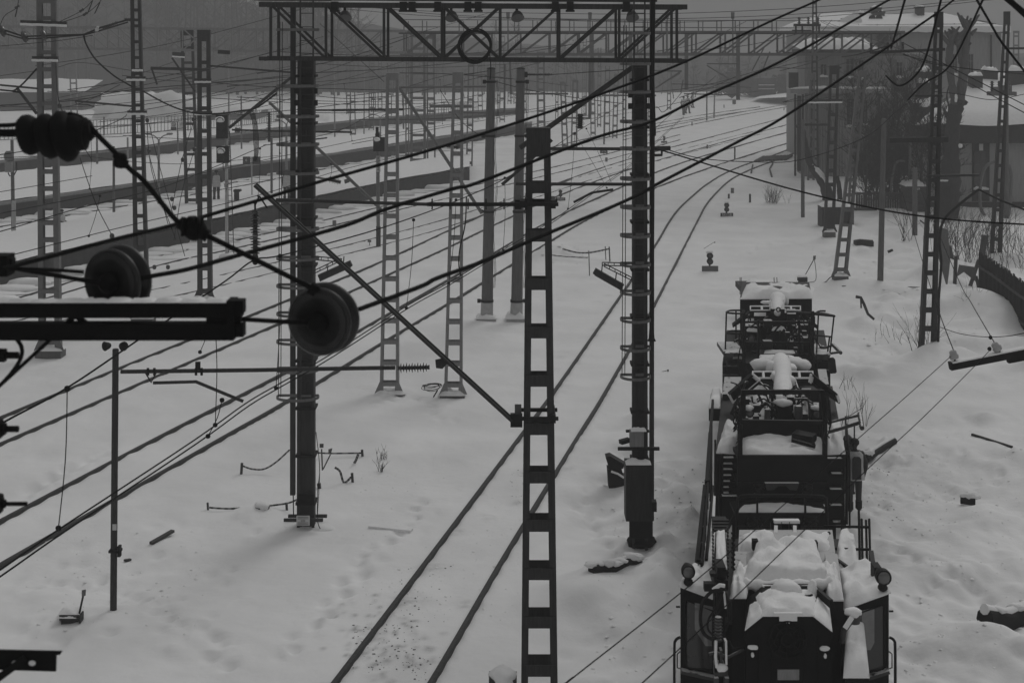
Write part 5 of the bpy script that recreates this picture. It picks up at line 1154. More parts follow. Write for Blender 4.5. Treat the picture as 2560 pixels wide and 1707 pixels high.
mb = MB(); mb.pbox(2448, 360, 2458, 377, dB3 - .12, .03); mb.build('pale_panel', SIGNW, b3)
# small brick shed, kiosk with snow cap and other yard clutter by the buildings
dk = D(528); ks = empty('brick_shed', P(2300, 528, dk), 'small dark hut with a rounded snow cap beside the big pollarded tree', 'hut')
mb = MB(); mb.pbox(2268, 465, 2318, 530, dk, 1.4); mb.build('wall', BRICK, ks); mb = MB(); a, q = P(2264, 466, dk), P(2318, 466, dk); mb.cap(a.x, q.x, dk - .1, dk + 1.5, a.z, .22, n=10); mb.build('snow_cap', SNOW, ks)
mb = MB(); mb.pbox(2288, 470, 2300, 475, dk - .02, .02); mb.build('plate', SIGNW, ks)
for (x0_, y0_, x1_, yb, lab, m) in ((2056, 518, 2132, 570, 'dark corrugated bin behind the leaning lattice mast', STEEL_D), (2108, 525, 2135, 565, 'grey ribbed crate behind the leaning lattice mast leg', STEEL)):
    d = D(yb); r_ = empty('bin', P(x0_, yb, d), lab, 'bin'); mb = MB(); mb.pbox(x0_, y0_, x1_, yb, d, 1.2); mb.build('body', m, r_)
    mb = MB()
    for x in range(x0_ + 3, x1_, 7): mb.pbox(x, y0_ + 3, x + 2, yb - 2, d - .03, .05)
    mb.build('ribs', m, r_); mb = MB(); a, q = P(x0_, y0_, d), P(x1_, y0_, d); mb.cap(a.x, q.x, d, d + 1.2, a.z, .2); mb.build('snow_cap', SNOW, r_)
fw = empty('board_fence', P(2200, 515, D(520)), 'low dark board fence between the signal building and the hut', 'fence')
dfw = D(522); mb = MB()
for i, x in enumerate(range(2140, 2262, 6)): mb.pbox(x, 486 + (i * 7) % 3, x + 5, 521, dfw, .04)
mb.build('boards', WOOD, fw); mb = MB(); mb.pbox(2135, 482, 2262, 487, dfw - .05, .14); mb.build('top_rail', WOOD, fw)
mb = MB(); mb.pbox(2136, 520, 2192, 527, D(545), .12); tag(mb.build('low_rail', WOOD), 'low horizontal dark rail left of the right yard concrete pole', 'rail')
for i, (pts, rr) in enumerate((([(2486, 404), (2466, 415), (2455, 440), (2450, 480), (2452, 520), (2462, 538)], .09), ([(2512, 418), (2522, 414), (2528, 440), (2526, 490), (2522, 530), (2512, 550)], .1), ([(2262, 404), (2245, 404), (2236, 420), (2228, 470), (2240, 492), (2262, 502)], .07))):
    cable('hose_loop', ['pale hose looping left from the right edge lattice mast', 'pale hose looping right of the right edge lattice mast', 'thin pale pipe arching beside the grey steel post'][i], 'hose', [(x, y, 82 if i < 2 else 86) for x, y in pts], rr, STEEL)
tr = empty('transformer', P(2512, 240, 84), 'transformer with bushings on a shelf of the right edge concrete pole', 'transformer')
mb = MB(); mb.pbox(2478, 230, 2542, 240, 84, .8); mb.pbox(2484, 218, 2500, 231, 84, .5); mb.pbox(2506, 214, 2530, 231, 84.1, .5); mb.build('shelf', STEEL, tr)
for x in (2480, 2498, 2520): mb = MB(); sheds(mb, P(x, 228, 84.2), P(x, 203, 84.2), .07, .14, 4); mb.build('bushing', CERAM, tr)

# ------------------------------------------------------------------ trees and shrubs
rg = random.Random(9)
dt = D(500); tb = empty('bare_tree', P(2240, 512, dt), 'dense bare dark tree before the signal building, branches spreading wide', 'tree')
mb = MB(); tw = MB()
for (x1, y1, r) in ((2225, 330, .12), (2250, 250, .14), (2215, 400, .1), (2268, 330, .1), (2195, 430, .08), (2285, 420, .08), (2240, 200, .12)):
    b = P(2236 + rg.uniform(-6, 6), 515, dt); e = P(x1, y1, dt) + V((0, rg.uniform(-.8, .8), 0)); pts = spline([b, b.lerp(e, .4) + V((rg.uniform(-.3, .3), 0, 0)), e], 4); mb.tube(pts, [r * (1 - .6 * i / (len(pts) - 1)) for i in range(len(pts))], 6)
    for i in range(3, len(pts)):
        for _ in range(3): branch(tw, pts[i].lerp(pts[i - 1], rg.random()), V((rg.uniform(-1, 1), rg.uniform(-.8, .8), rg.uniform(.05, 1))), rg.uniform(1.0, 2.1), .035, 3, rg, 3, .6, (3, 4), .2, .0125)
mb.build('trunk', BARK, tb); tw.build('crown', TWIG, tb)
for (x, yb, w, h, d, lab) in ((2180, 500, 1.2, 5.0, 90, 'bare shrub left of the dense bare tree by the canopy wall'), (2310, 480, 1.4, 4.2, 88, 'bare shrub right of the dense tree near the roof edge')):
    r_ = empty('bare_shrub', P(x, yb, d), lab, 'shrub'); mb = MB()
    for _ in range(26): branch(mb, P(x, yb + 8, d) + V((rg.uniform(-.4, .4), rg.uniform(-.4, .4), 0)), V((rg.uniform(-.5, .5), rg.uniform(-.4, .4), 1)), h * rg.uniform(.35, .6), .035, 3, rg, 3, .5, (2, 4), .2, .009)
    mb.build('twigs', TWIG, r_)
for (x, yb, top, lab) in ((2160, 520, 250, 'slim bare tree with dense twigs left of the dense bare tree'), (2296, 520, 230, 'slim bare tree with dense twigs right of the dense bare tree'), (2338, 540, 330, 'slim bare tree close left of the pollarded trunk')):
    d = D(yb); r_ = empty('bare_tree', P(x, yb, d), lab, 'tree'); H = (yb - top) / F * d; mb = MB(); tw = MB()
    pts = spline([P(x, yb + 4, d), P(x, yb, d) + V((.2, 0, H * .5)), P(x, yb, d) + V((-.1, .1, H))], 5); mb.tube(pts, [.09 * (1 - .8 * i / (len(pts) - 1)) for i in range(len(pts))], 6); mb.build('trunk', BARK, r_)
    for i in range(2, len(pts)):
        for _ in range(4): branch(tw, pts[i].lerp(pts[i - 1], rg.random()), V((rg.uniform(-1, 1), rg.uniform(-.8, .8), rg.uniform(.1, 1))), H * rg.uniform(.16, .30), .032, 3, rg, 3, .6, (3, 4), .2, .011)
    tw.build('crown', TWIG, r_)
dp = D(545); pt = empty('pollarded_tree', P(2367, 545, dp), 'massive pollarded tree trunk forking into two stubby knuckled limbs', 'tree')
def limb(name, pts, m=BARK, knob=0, par=pt, d=dp):
    mb = MB(); p = spline([P(x, y, d) + V((0, yo, 0)) for x, y, r, yo in pts], 5); rr = []
    for i in range(len(pts) - 1): rr += [(pts[i][2] + (pts[i + 1][2] - pts[i][2]) * k / 5) / F * d * (1 + .09 * math.sin((i * 5 + k) * 2.1)) for k in range(5)]
    rr.append(pts[-1][2] / F * d); mb.tube(p, rr, 11)
    for k in range(knob):
        q = p[-1] - V((rg.uniform(-.25, .25), rg.uniform(-.2, .2), rg.uniform(0, .5))); e = q + V((rg.uniform(-.55, .55), rg.uniform(-.4, .4), rg.uniform(.25, .8))); mb.tube([q, q.lerp(e, .6), e], [.13, .1, .05], 6)
    return mb.build(name, m, par)
limb('trunk', [(2362, 560, 34, 0), (2368, 500, 30, 0), (2375, 450, 26, 0), (2378, 380, 20, 0), (2382, 310, 18, 0), (2390, 268, 19, 0), (2396, 250, 16, 0)])
limb('limb', [(2388, 262, 12, -.1), (2378, 210, 9, -.1), (2370, 150, 9, -.2), (2374, 110, 9, -.2), (2378, 92, 8, -.2)], BARK_L, 9)
limb('limb', [(2398, 262, 12, 0), (2408, 200, 12, .1), (2412, 150, 11, .1), (2417, 100, 10, .1), (2420, 66, 9, .1)], BARK_L, 10)
limb('limb', [(2405, 160, 7, .1), (2399, 120, 7, .1), (2397, 86, 6, .1)], BARK_L, 6)
for pts in ([(2380, 300, 6, 0), (2366, 288, 5, 0), (2359, 270, 3, 0)], [(2396, 258, 8, 0), (2408, 258, 8, 0), (2414, 252, 8, 0)], [(2398, 370, 5, 0), (2406, 368, 5, 0), (2411, 366, 5, 0)], [(2366, 390, 6, 0), (2356, 372, 5, 0), (2344, 371, 4, 0)], [(2414, 120, 5, 0), (2422, 112, 4, 0), (2428, 108, 2, 0)], [(2372, 270, 3, -.1), (2366, 240, 2, -.1), (2371, 214, 1, -.1)]): limb('stub', pts)
mb = MB(); mb.blob(P(2390, 246, dp - .35), .10, .1, .26, 10, 8, .3); mb.blob(P(2400, 365, dp - .3), .15, .12, .12); mb.blob(P(2360, 452, dp - .8), .22, .1, .05, 12, 6, .4); mb.build('snow_patch', SNOW, pt)
dq = D(500); lt = empty('leaning_tree', P(2065, 500, dq), 'dark leaning broken trunk with snow along its upper side', 'tree')
limb('trunk', [(2072, 505, 16, 0), (2062, 465, 13, 0), (2040, 430, 11, 0), (2024, 405, 9, 0), (2014, 365, 7, 0), (2008, 330, 6, 0), (2003, 300, 5, 0)], BARK, 0, lt, dq)
limb('stub', [(2100, 505, 7, 0), (2098, 470, 6, 0), (2093, 440, 4, 0)], BARK, 0, lt, dq)
limb('stub', [(2008, 322, 5, 0), (1998, 319, 4, 0), (1988, 315, 3, 0)], BARK, 0, lt, dq)
mb = MB(); mb.tube(spline([P(2030, 412, dq - .15), P(2042, 424, dq - .2), (P(2056, 440, dq - .25)), P(2064, 456, dq - .25)], 4), [.08] * 4 + [.16] * 5 + [.1] * 4, 7); mb.build('snow_strip', SNOW, lt)
def shrub(lab, x, y, n, h, w, seed, name='dry_weeds', lean=0, thick=.012):
    rg2 = random.Random(seed); p = G(x, y); mb = MB()
    for _ in range(n):
        q = p + V((rg2.uniform(-w, w), rg2.uniform(-w, w), -.05)); branch(mb, q, V((rg2.uniform(-.45, .45) + lean, rg2.uniform(-.3, .3), 1)), h * rg2.uniform(.4, 1), thick, 1, rg2, 3, .4, (2, 3), .1, thick * .5)
    tag(mb.build(name, TWIG), lab, 'shrub' if 'shrub' in name or 'brush' in name else 'dry weeds')
for i, a in enumerate(((2440, 660, 70, 2.2, 1.6, 1), (2510, 650, 50, 1.8, 1.4, 2), (2420, 600, 55, 1.8, 1.8, 3, .5), (2265, 600, 14, 1.6, .25, 4), (2345, 560, 26, 1.5, .8, 6, .6))):
    shrub(['thicket of bare stems behind the broken dark fence', 'thin bare stems around the right edge lattice mast foot', 'heap of tangled cut brushwood in the snow', 'small tuft of stems left of the concrete stub', 'brushwood leaning by the pollarded tree foot'][i], *a[:6], name='bare_shrub' if i != 2 else 'brushwood', lean=a[6] if len(a) > 6 else 0, thick=.012)
for i, (x, y, n, h, w) in enumerate(((2310, 885, 16, 1.5, .3), (2300, 870, 6, 1.6, .35), (2220, 850, 7, .6, .6), (2430, 790, 8, 1.6, .25), (955, 1150, 9, .35, .10), (952, 1176, 10, .3, .06), (2115, 968, 8, .35, .3), (2130, 1055, 9, .8, .35), (1968, 510, 4, .8, .3), (2075, 560, 8, 1.3, .5), (1930, 510, 60, 1.0, .35), (2560, 690, 14, 1.3, .8))):
    shrub(['dry weeds at the foot of the right lattice mast', 'tall dry stems just left of the right lattice mast foot', 'sparse grass tips beside the rearmost machine', 'dry sapling twigs before the broken fence', 'dry weed sprig beside the sagging tape right of the left gantry leg', 'dry drooping weed head below the sprig near the left gantry leg', 'tiny grass tips right of the mirror', 'thin dry twigs beside the yellow arm of the middle machine'.replace('yellow ', ''), 'dry stems by the concrete pole', 'dry weeds by the signal building corner', 'dark tussock of dry grass alone on the snowfield', 'dry stems at the right edge above the fence'][i], x, y, n, h, w, 30 + i, thick=.008)
# broken picket fence at the right
dkf = [(2448, 742), (2480, 765), (2510, 790), (2545, 820), (2600, 862)]
pf = empty('picket_fence', G(2448, 742), 'dark picket fence sinking into a drift at the right edge', 'fence'); w = [G(x, y) for x, y in dkf]
for i in range(4):
    mb = MB(); a, b = w[i], w[i + 1]; mb.beam(a + V((0, .05, 1.2)), b + V((0, .05, 1.2)), .08, .1); mb.beam(a + V((0, .05, .3)), b + V((0, .05, .3)), .08, .1); mb.build('fence_rail', WOOD, pf)
pk = MB()
for i in range(4):
    a, b = w[i], w[i + 1]; k = int((b - a).length / .10)
    for j in range(k): q = a.lerp(b, j / k); h = 1.75 + .07 * math.sin(j * 2.7 + i); pk.beam(q + V((0, 0, -.2)), q + V((0.015 * math.sin(j), 0, h)), .042, .03)
    pk.hexa([a + V((0, .03, -.2)), b + V((0, .03, -.2)), b + V((0, .06, -.2)), a + V((0, .06, -.2)), a + V((0, .03, 1.32)), b + V((0, .03, 1.32)), b + V((0, .06, 1.32)), a + V((0, .06, 1.32))])
pk.build('pickets', BLACK, pf)
for i, (x0, y0, x1, y1, wd_) in enumerate(((2420, 725, 2447, 650, .12), (2452, 740, 2440, 690, .1), (2450, 670, 2462, 588, .22), (2310, 660, 2312, 590, .1), (2300, 545, 2325, 570, .07), (2390, 690, 2372, 615, .15), (2386, 720, 2390, 640, .12))):
    d = D(max(y0, y1)); mb = MB(); mb.beam(P(x0, y0 + 6, d), P(x1, y1, d), wd_, wd_, up=(0, 1, 0)); tag(mb.build('fence_post', WOOD), ['heavy post leaning against the end of the dark fence', 'short stub at the end of the dark fence', 'broad rotten post standing behind the dark fence', 'thin dark post beside the concrete stub', 'fallen slat near the thin dark post', 'leaning broken board beside the right lattice mast', 'dark broken post in the drift right of the mast'][i], 'post')
mb = MB(); d = 56; mb.pprism([(2398, 662), (2440, 668), (2440, 705), (2422, 690), (2410, 680), (2392, 692)], d, .04); tag(mb.build('sheet_panel', STEEL), 'bent grey sheet leaning near the end of the dark fence', 'metal sheet')
mb = MB(); mb.pprism([(2333, 560), (2370, 575), (2376, 650), (2368, 720), (2340, 620)], 58, .05); tag(mb.build('sheet_panel', STEEL), 'tall bent sheet standing behind the right lattice mast', 'metal sheet')
mb = MB(); mb.pbox(2480, 672, 2520, 718, 57, .06); tag(mb.build('sheet_panel', STEEL), 'square corrugated sheet behind the dark picket fence', 'metal sheet')
# ------------------------------------------------------------------ three snow clearing machines in a row
SH = 0.177
def sbox(mb, x0, y0, x1, y1, d, dep):
    a, q = P(x0, y1, d), P(x1, y0, d); s = SH * dep
    mb.hexa([(a.x, d, a.z), (q.x, d, a.z), (q.x + s, d + dep, a.z), (a.x + s, d + dep, a.z), (a.x, d, q.z), (q.x, d, q.z), (q.x + s, d + dep, q.z), (a.x + s, d + dep, q.z)])
def patch(mb, c, h, n=18, wob=.3, seed=0, edge=5):
    rg2 = random.Random(seed + 5); ph = [rg2.uniform(0, 6.28) for _ in range(4)]; c = [V(p) for p in c]; vs = []
    for j in range(n + 1):
        for i in range(n + 1):
            u, v = i / n, j / n; p = c[0].lerp(c[1], u).lerp(c[3].lerp(c[2], u), v)
            e = (1 - abs(2 * u - 1) ** edge) * (1 - abs(2 * v - 1) ** edge)
            w = 1 + wob * (math.sin(4 * u + ph[0]) * math.sin(4 * v + ph[1]) + .5 * math.sin(10 * u + 6 * v + ph[2]) + .3 * math.sin(17 * u - 5 * v + ph[3]) * math.sin(13 * v + ph[0]))
            vs.append(p + V((0, 0, .004 + h * (e ** .5) * w * max(.2, 1 + .5 * rough(p, 3.6)))) + (V((0, 0, 0)) if i in (0, n) or j in (0, n) else V((rough(p, 7), rough(p + V((3, 1, 2)), 7), 0)) * .02))
    mb.add(vs, [(j * (n + 1) + i, j * (n + 1) + i + 1, (j + 1) * (n + 1) + i + 1, (j + 1) * (n + 1) + i) for j in range(n) for i in range(n)], True)
    k = [p + V((0, 0, -.012)) for p in c]; mb.add(k, [(3, 2, 1, 0)])
    for (i0, i1) in ((0, 1), (1, 2), (2, 3), (3, 0)): mb.add([c[i0] + V((0, 0, -.012)), c[i1] + V((0, 0, -.012)), c[i1] + V((0, 0, .005)), c[i0] + V((0, 0, .005))], [(0, 1, 2, 3)])
def snow(root, name, c, h, n=20, wob=.3, seed=0, edge=5):
    mb = MB(); patch(mb, c, h, n, wob, seed, edge); return mb.build(name, SNOW, root)
def part(root, name, m, fn): mb = MB(); fn(mb); return mb.build(name, m, root)
def headlamp(root, x, y, r, d, name='headlight', stem=None):
    mb = MB(); c = P(x, y, d); rr = r / F * d; mb.lathe(c + V((0, -.06, 0)), c + V((0, .18, 0)), [(0, rr * .96), (.15, rr), (.4, rr * .95), (1, rr * .45)], 24)
    if stem: mb.tube([c - V((0, 0, rr * .9)), c - V((0, 0, rr + stem))], .025, 6); mb.blob(c - V((0, 0, rr + stem * .6)), .06, .06, .05)
    h = mb.build(name, BLACK, root); mb = MB(); mb.blob(c + V((0, -.05, 0)), rr * .78, .03, rr * .78, 20, 10, 0); mb.build('lens', LENS, h); return h
# ---- nearest machine
d1 = 18.1
m1 = empty('snow_loader', P(1964, 2130, d1), 'nearest snow clearing machine, two glazed cabs flanking a snow laden centre hood', 'rail vehicle', 'snow clearing machines in a row')
part(m1, 'chassis', MACH_C, lambda mb: (sbox(mb, 1720, 1800, 2210, 2040, 18.0, 6.5), sbox(mb, 1790, 1560, 2115, 1800, 18.4, 2.2)))
part(m1, 'wheel', BLACK, lambda mb: [mb.lathe(P(x, 2045, d) - V((.07, 0, 0)), P(x, 2045, d) + V((.07, 0, 0)), [(0, .45), (1, .45)], 20) for x in (1790, 2140) for d in (18.4,)])
for side, pts, glass, inner in ((-1, [(1701, 1463), (1787, 1499), (1787, 1860), (1701, 1860)], [(1716, 1502), (1782, 1526), (1782, 1672), (1722, 1672), (1716, 1660)], [(1737, 1506), (1782, 1516), (1782, 1614), (1764, 1614), (1737, 1572)]),
                               (1, [(2109, 1521), (2222, 1479), (2222, 1860), (2109, 1860)], [(2142, 1534), (2206, 1512), (2210, 1518), (2210, 1668), (2204, 1676), (2142, 1676)], [(2154, 1526), (2186, 1518), (2186, 1606), (2176, 1624), (2166, 1624), (2154, 1600)])):
    mb = MB(); q = [P(x, y, d1) for x, y in pts]; k2 = [P(1742, 1426, 19.6), P(1800, 1430, 19.6), P(1800, 1800, 19.6), P(1742, 1800, 19.6)] if side < 0 else [P(2092, 1430, 19.6), P(2190, 1434, 19.6), P(2190, 1800, 19.6), P(2092, 1800, 19.6)]
    mb.hexa([q[3], q[2], q[1], q[0], k2[3], k2[2], k2[1], k2[0]]); cb_ = mb.build('cab', MACH_C, m1)
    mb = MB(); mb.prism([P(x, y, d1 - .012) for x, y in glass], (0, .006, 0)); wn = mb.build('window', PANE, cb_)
    mb = MB(); mb.prism([P(x, y, d1 - .018) for x, y in inner], (0, .004, 0)); mb.build('pane_reflection', GLASS, wn)  # opaque paler shape: bright snow reflection put into the glass colour
    mb = MB(); mb.tube([P(x, y, d1 - .015) for x, y in glass], .014, 6, closed=True); mb.build('window_seal', RUBBER, wn)
    x = 1700 if side < 0 else 2223; hx = 1686 if side < 0 else 2238
    mb = MB(); mb.tube(spline([P(x, 1592, d1 - .03), P(hx + side * -3, 1600, d1 - .05), P(hx, 1625, d1 - .05), P(hx, 1760, d1 - .05)], 5), .018, 8); mb.tube([P(x, 1628, d1 - .03), P(x + side * 7, 1634, d1), P(x + side * 7, 1668, d1), P(x, 1670, d1)], .008, 6); mb.build('grab_rail', BLACK, cb_)
    mb = MB(); mb.tube([P(x, 1516 if side < 0 else 1527, d1 - .02), P(x + side * 10, 1516 if side < 0 else 1527, d1 - .02)], .012, 6); mb.build('hinge_pin', BLACK, cb_)
    mb = MB(); a, b_ = (1703, 1690) if side < 0 else (2222, 1690), (1785, 1690) if side < 0 else (2170, 1690)
    mb.beam(P(a[0], 1676, d1 - .05), P(b_[0], 1694 if side < 0 else 1692, d1 - .05), .1, .04); sl = mb.build('sill_bar', MACH_L, cb_)
snow(m1, 'cab_snow', [P(1696, 1464, d1 - .04), P(1792, 1500, d1 - .04), P(1800, 1424, 19.6), P(1740, 1419, 19.6)], .13, seed=1)
snow(m1, 'cab_snow', [P(2106, 1524, d1 - .05), P(2228, 1480, d1 - .05), P(2192, 1428, 19.6), P(2092, 1424, 19.6)], .14, seed=2)
part(m1, 'hood', MACH, lambda mb: (sbox(mb, 1830, 1492, 1863, 1800, 18.0, 1.6), sbox(mb, 2075, 1498, 2109, 1800, 18.0, 1.6), sbox(mb, 1840, 1470, 2100, 1620, 18.55, 2.2)))
snow(m1, 'hood_snow', [P(1824, 1494, 17.98), P(1866, 1494, 17.98), P(1884, 1420, 19.3), P(1842, 1420, 19.3)], .14, seed=3)
snow(m1, 'hood_snow', [P(2070, 1500, 17.98), P(2110, 1500, 17.98), P(2090, 1424, 19.3), P(2052, 1420, 19.3)], .13, seed=4)
mb = MB(); patch(mb, [P(1853, 1460, 18.4), P(2078, 1460, 18.4), P(2040, 1372, 19.85), P(1893, 1372, 19.85)], .2, 20, .16, 5, 9); mb.build('hood_snow', SNOW, m1)
mb = MB(); mb.tube(spline([P(1858, 1458, 18.36), P(1900, 1464, 18.33), P(1970, 1463, 18.33), P(2040, 1462, 18.33), P(2078, 1455, 18.36)], 5), [.07 + .015 * math.sin(i * 1.7) for i in range(21)], 10); mb.tube([P(1905, 1469, 18.2), P(1970, 1472, 18.2), P(2032, 1470, 18.2)], .045, 8); mb.build('snow_roll', SNOW, m1)
for x0, x1 in ((1848, 1936), (1996, 2076)):
    bx = part(m1, 'equipment_box', MACH_C, lambda mb: sbox(mb, x0, 1383, x1, 1430, 19.9, .8)); mb = MB(); patch(mb, [P(x0 - 2, 1384, 19.88), P(x1 + 2, 1384, 19.88), P(x1 + 4, 1340, 20.8), P(x0 + 5, 1340, 20.8)], .12, 10, .2, x0); mb.build('snow_cap', SNOW, bx)
part(m1, 'dark_slot', BLACKER, lambda mb: (mb.pbox(1882, 1351, 1896, 1376, 19.8, .1), mb.pbox(2031, 1355, 2045, 1378, 19.8, .1)))
# throwing head
part(m1, 'throwing_head', BLACKER, lambda mb: mb.prism([P(x, y, 17.3) for x, y in ((1864, 1860), (1864, 1570), (1905, 1536), (2035, 1536), (2079, 1572), (2079, 1860))], (SH * .9, .9, 0)))
snow(m1, 'head_snow', [P(1903, 1538, 17.28), P(2037, 1538, 17.28), P(2046, 1482, 18.2), P(1886, 1482, 18.2)], .09, 16, .3, 6)
snow(m1, 'head_snow', [P(1862, 1574, 17.27), P(1907, 1538, 17.27), P(1906, 1490, 18.1), P(1874, 1512, 17.9)], .05, 10, .3, 7)
snow(m1, 'head_snow', [P(2033, 1538, 17.27), P(2081, 1577, 17.27), P(2074, 1520, 17.9), P(2040, 1490, 18.1)], .05, 10, .3, 8)
part(m1, 'icy_fringe', SNOW, lambda mb: (mb.pbox(1935, 1532, 2006, 1540, 17.26, .04), mb.pbox(1949, 1538, 1993, 1552, 17.265, .03), mb.pbox(1967, 1550, 1974, 1558, 17.268, .02)))
part(m1, 'dark_gap_and_panel', MACH_C, lambda mb: (mb.pbox(1912, 1466, 2034, 1481, 18.15, .1), mb.beam(P(2036, 1472, 18.1), P(2078, 1508, 17.7), .05, .09)))  # box paints the shaded gap between snow layers; slanting beam is a panel
part(m1, 'snow_hump', SNOW, lambda mb: (mb.blob(P(1969, 1478, 18.0), .17, .16, .14, 14, 8, .1), mb.blob(P(2032, 1478, 18.05), .06, .1, .15, 10, 8, .1), mb.blob(P(1935, 1483, 18.0), .14, .1, .05), mb.blob(P(2008, 1485, 18.0), .12, .1, .05)))
def mouth(mb):
    c = P(1969, 1598, 17.27)
    for r in (.085, .15, .22): mb.tube([c + V((math.cos(a) * r, 0, math.sin(a) * r)) for a in [2 * math.pi * k / 28 for k in range(28)]], .012 if r > .1 else .02, 6, closed=True)
    for k in range(8): a = k * .785; mb.beam(c + V((math.cos(a) * .09, -.005, math.sin(a) * .09)), c + V((math.cos(a) * .22, -.005, math.sin(a) * .22)), .02, .02, up=(0, 1, 0))
    for x in (1897, 1930, 2010, 2044): mb.pbox(x, 1590, x + 2, 1740, 17.28, .02)
part(m1, 'rotor', BLACKER, mouth)
part(m1, 'number_plate', STEEL_P, lambda mb: mb.pbox(1944, 1673, 1998, 1699, 17.27, .015))
part(m1, 'bolt_snow', SNOW, lambda mb: [mb.blob(P(x, y, 17.26), .06 if y < 1625 else .02, .03, .03) for x, y in ((1882, 1617), (2062, 1620), (1881, 1636), (2063, 1639))])
part(m1, 'fuel_drum', MACH_C, lambda mb: sbox(mb, 2113, 1690, 2171, 1860, 17.0, 1.0))
mb = MB(); patch(mb, [P(2108, 1692, 16.97), P(2174, 1692, 16.97), P(2160, 1562, 18.05), P(2116, 1562, 18.05)], .12, 12, .1, 9); mb.build('drum_snow', SNOW, m1)
part(m1, 'air_filter', MACH_L, lambda mb: (mb.lathe(P(2135, 1556, 17.6), P(2135, 1532, 17.6), [(0, .07), (1, .09)], 14), mb.tube([P(2132, 1545, 17.55), P(2110, 1575, 17.5), P(2105, 1605, 17.5)], .035, 8)))
part(m1, 'filter_snow', SNOW, lambda mb: (mb.blob(P(2132, 1530, 17.6), .105, .1, .05, 14, 8, .08), mb.tube([P(2130, 1542, 17.5), P(2112, 1570, 17.46)], .03, 8)))
headlamp(m1, 1720, 1426, 17.5, 18.12, stem=.08); headlamp(m1, 2207, 1440, 20, 18.12, stem=.05)
part(m1, 'lamp_housing', BLACK, lambda mb: mb.pbox(2186, 1418, 2204, 1462, 18.62, .2))
# left hydraulic column with hoses
def column(mb):
    mb.pbox(1793, 1418, 1815, 1450, 17.75, .3); mb.pbox(1786, 1450, 1820, 1470, 17.7, .35); mb.pbox(1788, 1490, 1818, 1540, 17.7, .2); mb.tube([P(1803, 1470, 17.7), P(1800, 1600, 17.6)], .06, 10); mb.pbox(1761, 1459, 1790, 1478, 17.6, .1); mb.pbox(1776, 1433, 1790, 1441, 17.6, .1)
    for y in range(1320, 1440, 9): mb.pbox(1781, y, 1785, y + 5, 18.0, .05); mb.pbox(1818, y, 1822, y + 5, 18.0, .05)
    for k in range(8): mb.tube([P(1830, 1330 + k * 12, 18.6), P(1836, 1340 + k * 12, 18.6)], .02, 5)
part(m1, 'hydraulic_column', MACH_C, column)
part(m1, 'column_chute', MACH_C, lambda mb: (mb.loft((1786, 1427, 1820, 1475), 17.9, (1788, 1331, 1814, 1375), 19.4), [mb.pbox(1781, 1300 + k * 8, 1822, 1303 + k * 8, 19.7 - k * .1, .06) for k in range(4)], mb.pbox(1784, 1302, 1819, 1330, 19.8, .2)))
mb = MB(); patch(mb, [P(1790, 1424, 17.9), P(1818, 1420, 17.9), P(1812, 1328, 19.4), P(1791, 1328, 19.4)], .07, 10, .2, 12); mb.build('chute_snow', SNOW, m1)
part(m1, 'spring', MACH_L, lambda mb: [mb.lathe(P(1795, 1541 + k * 8, 17.45), P(1795, 1546 + k * 8, 17.45), [(0, .04), (.5, .058), (1, .04)], 12) for k in range(8)])
for pts, r in (([(1806, 1475), (1780, 1478), (1757, 1505), (1751, 1545), (1758, 1580), (1778, 1596), (1790, 1592)], .022), ([(1808, 1478), (1790, 1520), (1772, 1545), (1770, 1572), (1784, 1588)], .013), ([(1815, 1482), (1822, 1520), (1820, 1560), (1808, 1590)], .012), ([(1824, 1500), (1827, 1540), (1815, 1565)], .01), ([(1822, 1600), (1835, 1620), (1862, 1616)], .013)):
    part(m1, 'hose', RUBBER, lambda mb: mb.tube(spline([P(x, y, 17.4) for x, y in pts], 6), r, 8))
part(m1, 'fork_bracket', MACH_L, lambda mb: (mb.pbox(1787, 1604, 1794, 1680, 17.4, .12), mb.pbox(1812, 1604, 1818, 1680, 17.4, .12), mb.pbox(1786, 1660, 1820, 1690, 17.4, .12), mb.beam(P(1790, 1690, 17.4), P(1797, 1860, 17.4), .05, .1), mb.beam(P(1816, 1690, 17.4), P(1808, 1860, 17.4), .05, .1), mb.tube([P(1772, 1634, 17.4), P(1790, 1630, 17.4), P(1820, 1642, 17.4), P(1860, 1622, 17.4)], .018, 6), mb.pbox(1800, 1625, 1806, 1668, 17.39, .1)))
part(m1, 'bracket_snow', SNOW, lambda mb: (mb.tube([P(1790, 1600, 17.38), P(1789, 1640, 17.36), P(1792, 1668, 17.36)], .018, 6), mb.tube([P(1815, 1600, 17.38), P(1816, 1660, 17.36)], .014, 6), mb.blob(P(1804, 1668, 17.38), .07, .05, .05), mb.tube([P(1782, 1474, 17.55), P(1800, 1462, 17.55), P(1812, 1464, 17.55)], .025, 6), mb.tube([P(1810, 1478, 17.45), P(1814, 1520, 17.42)], .012, 6)))
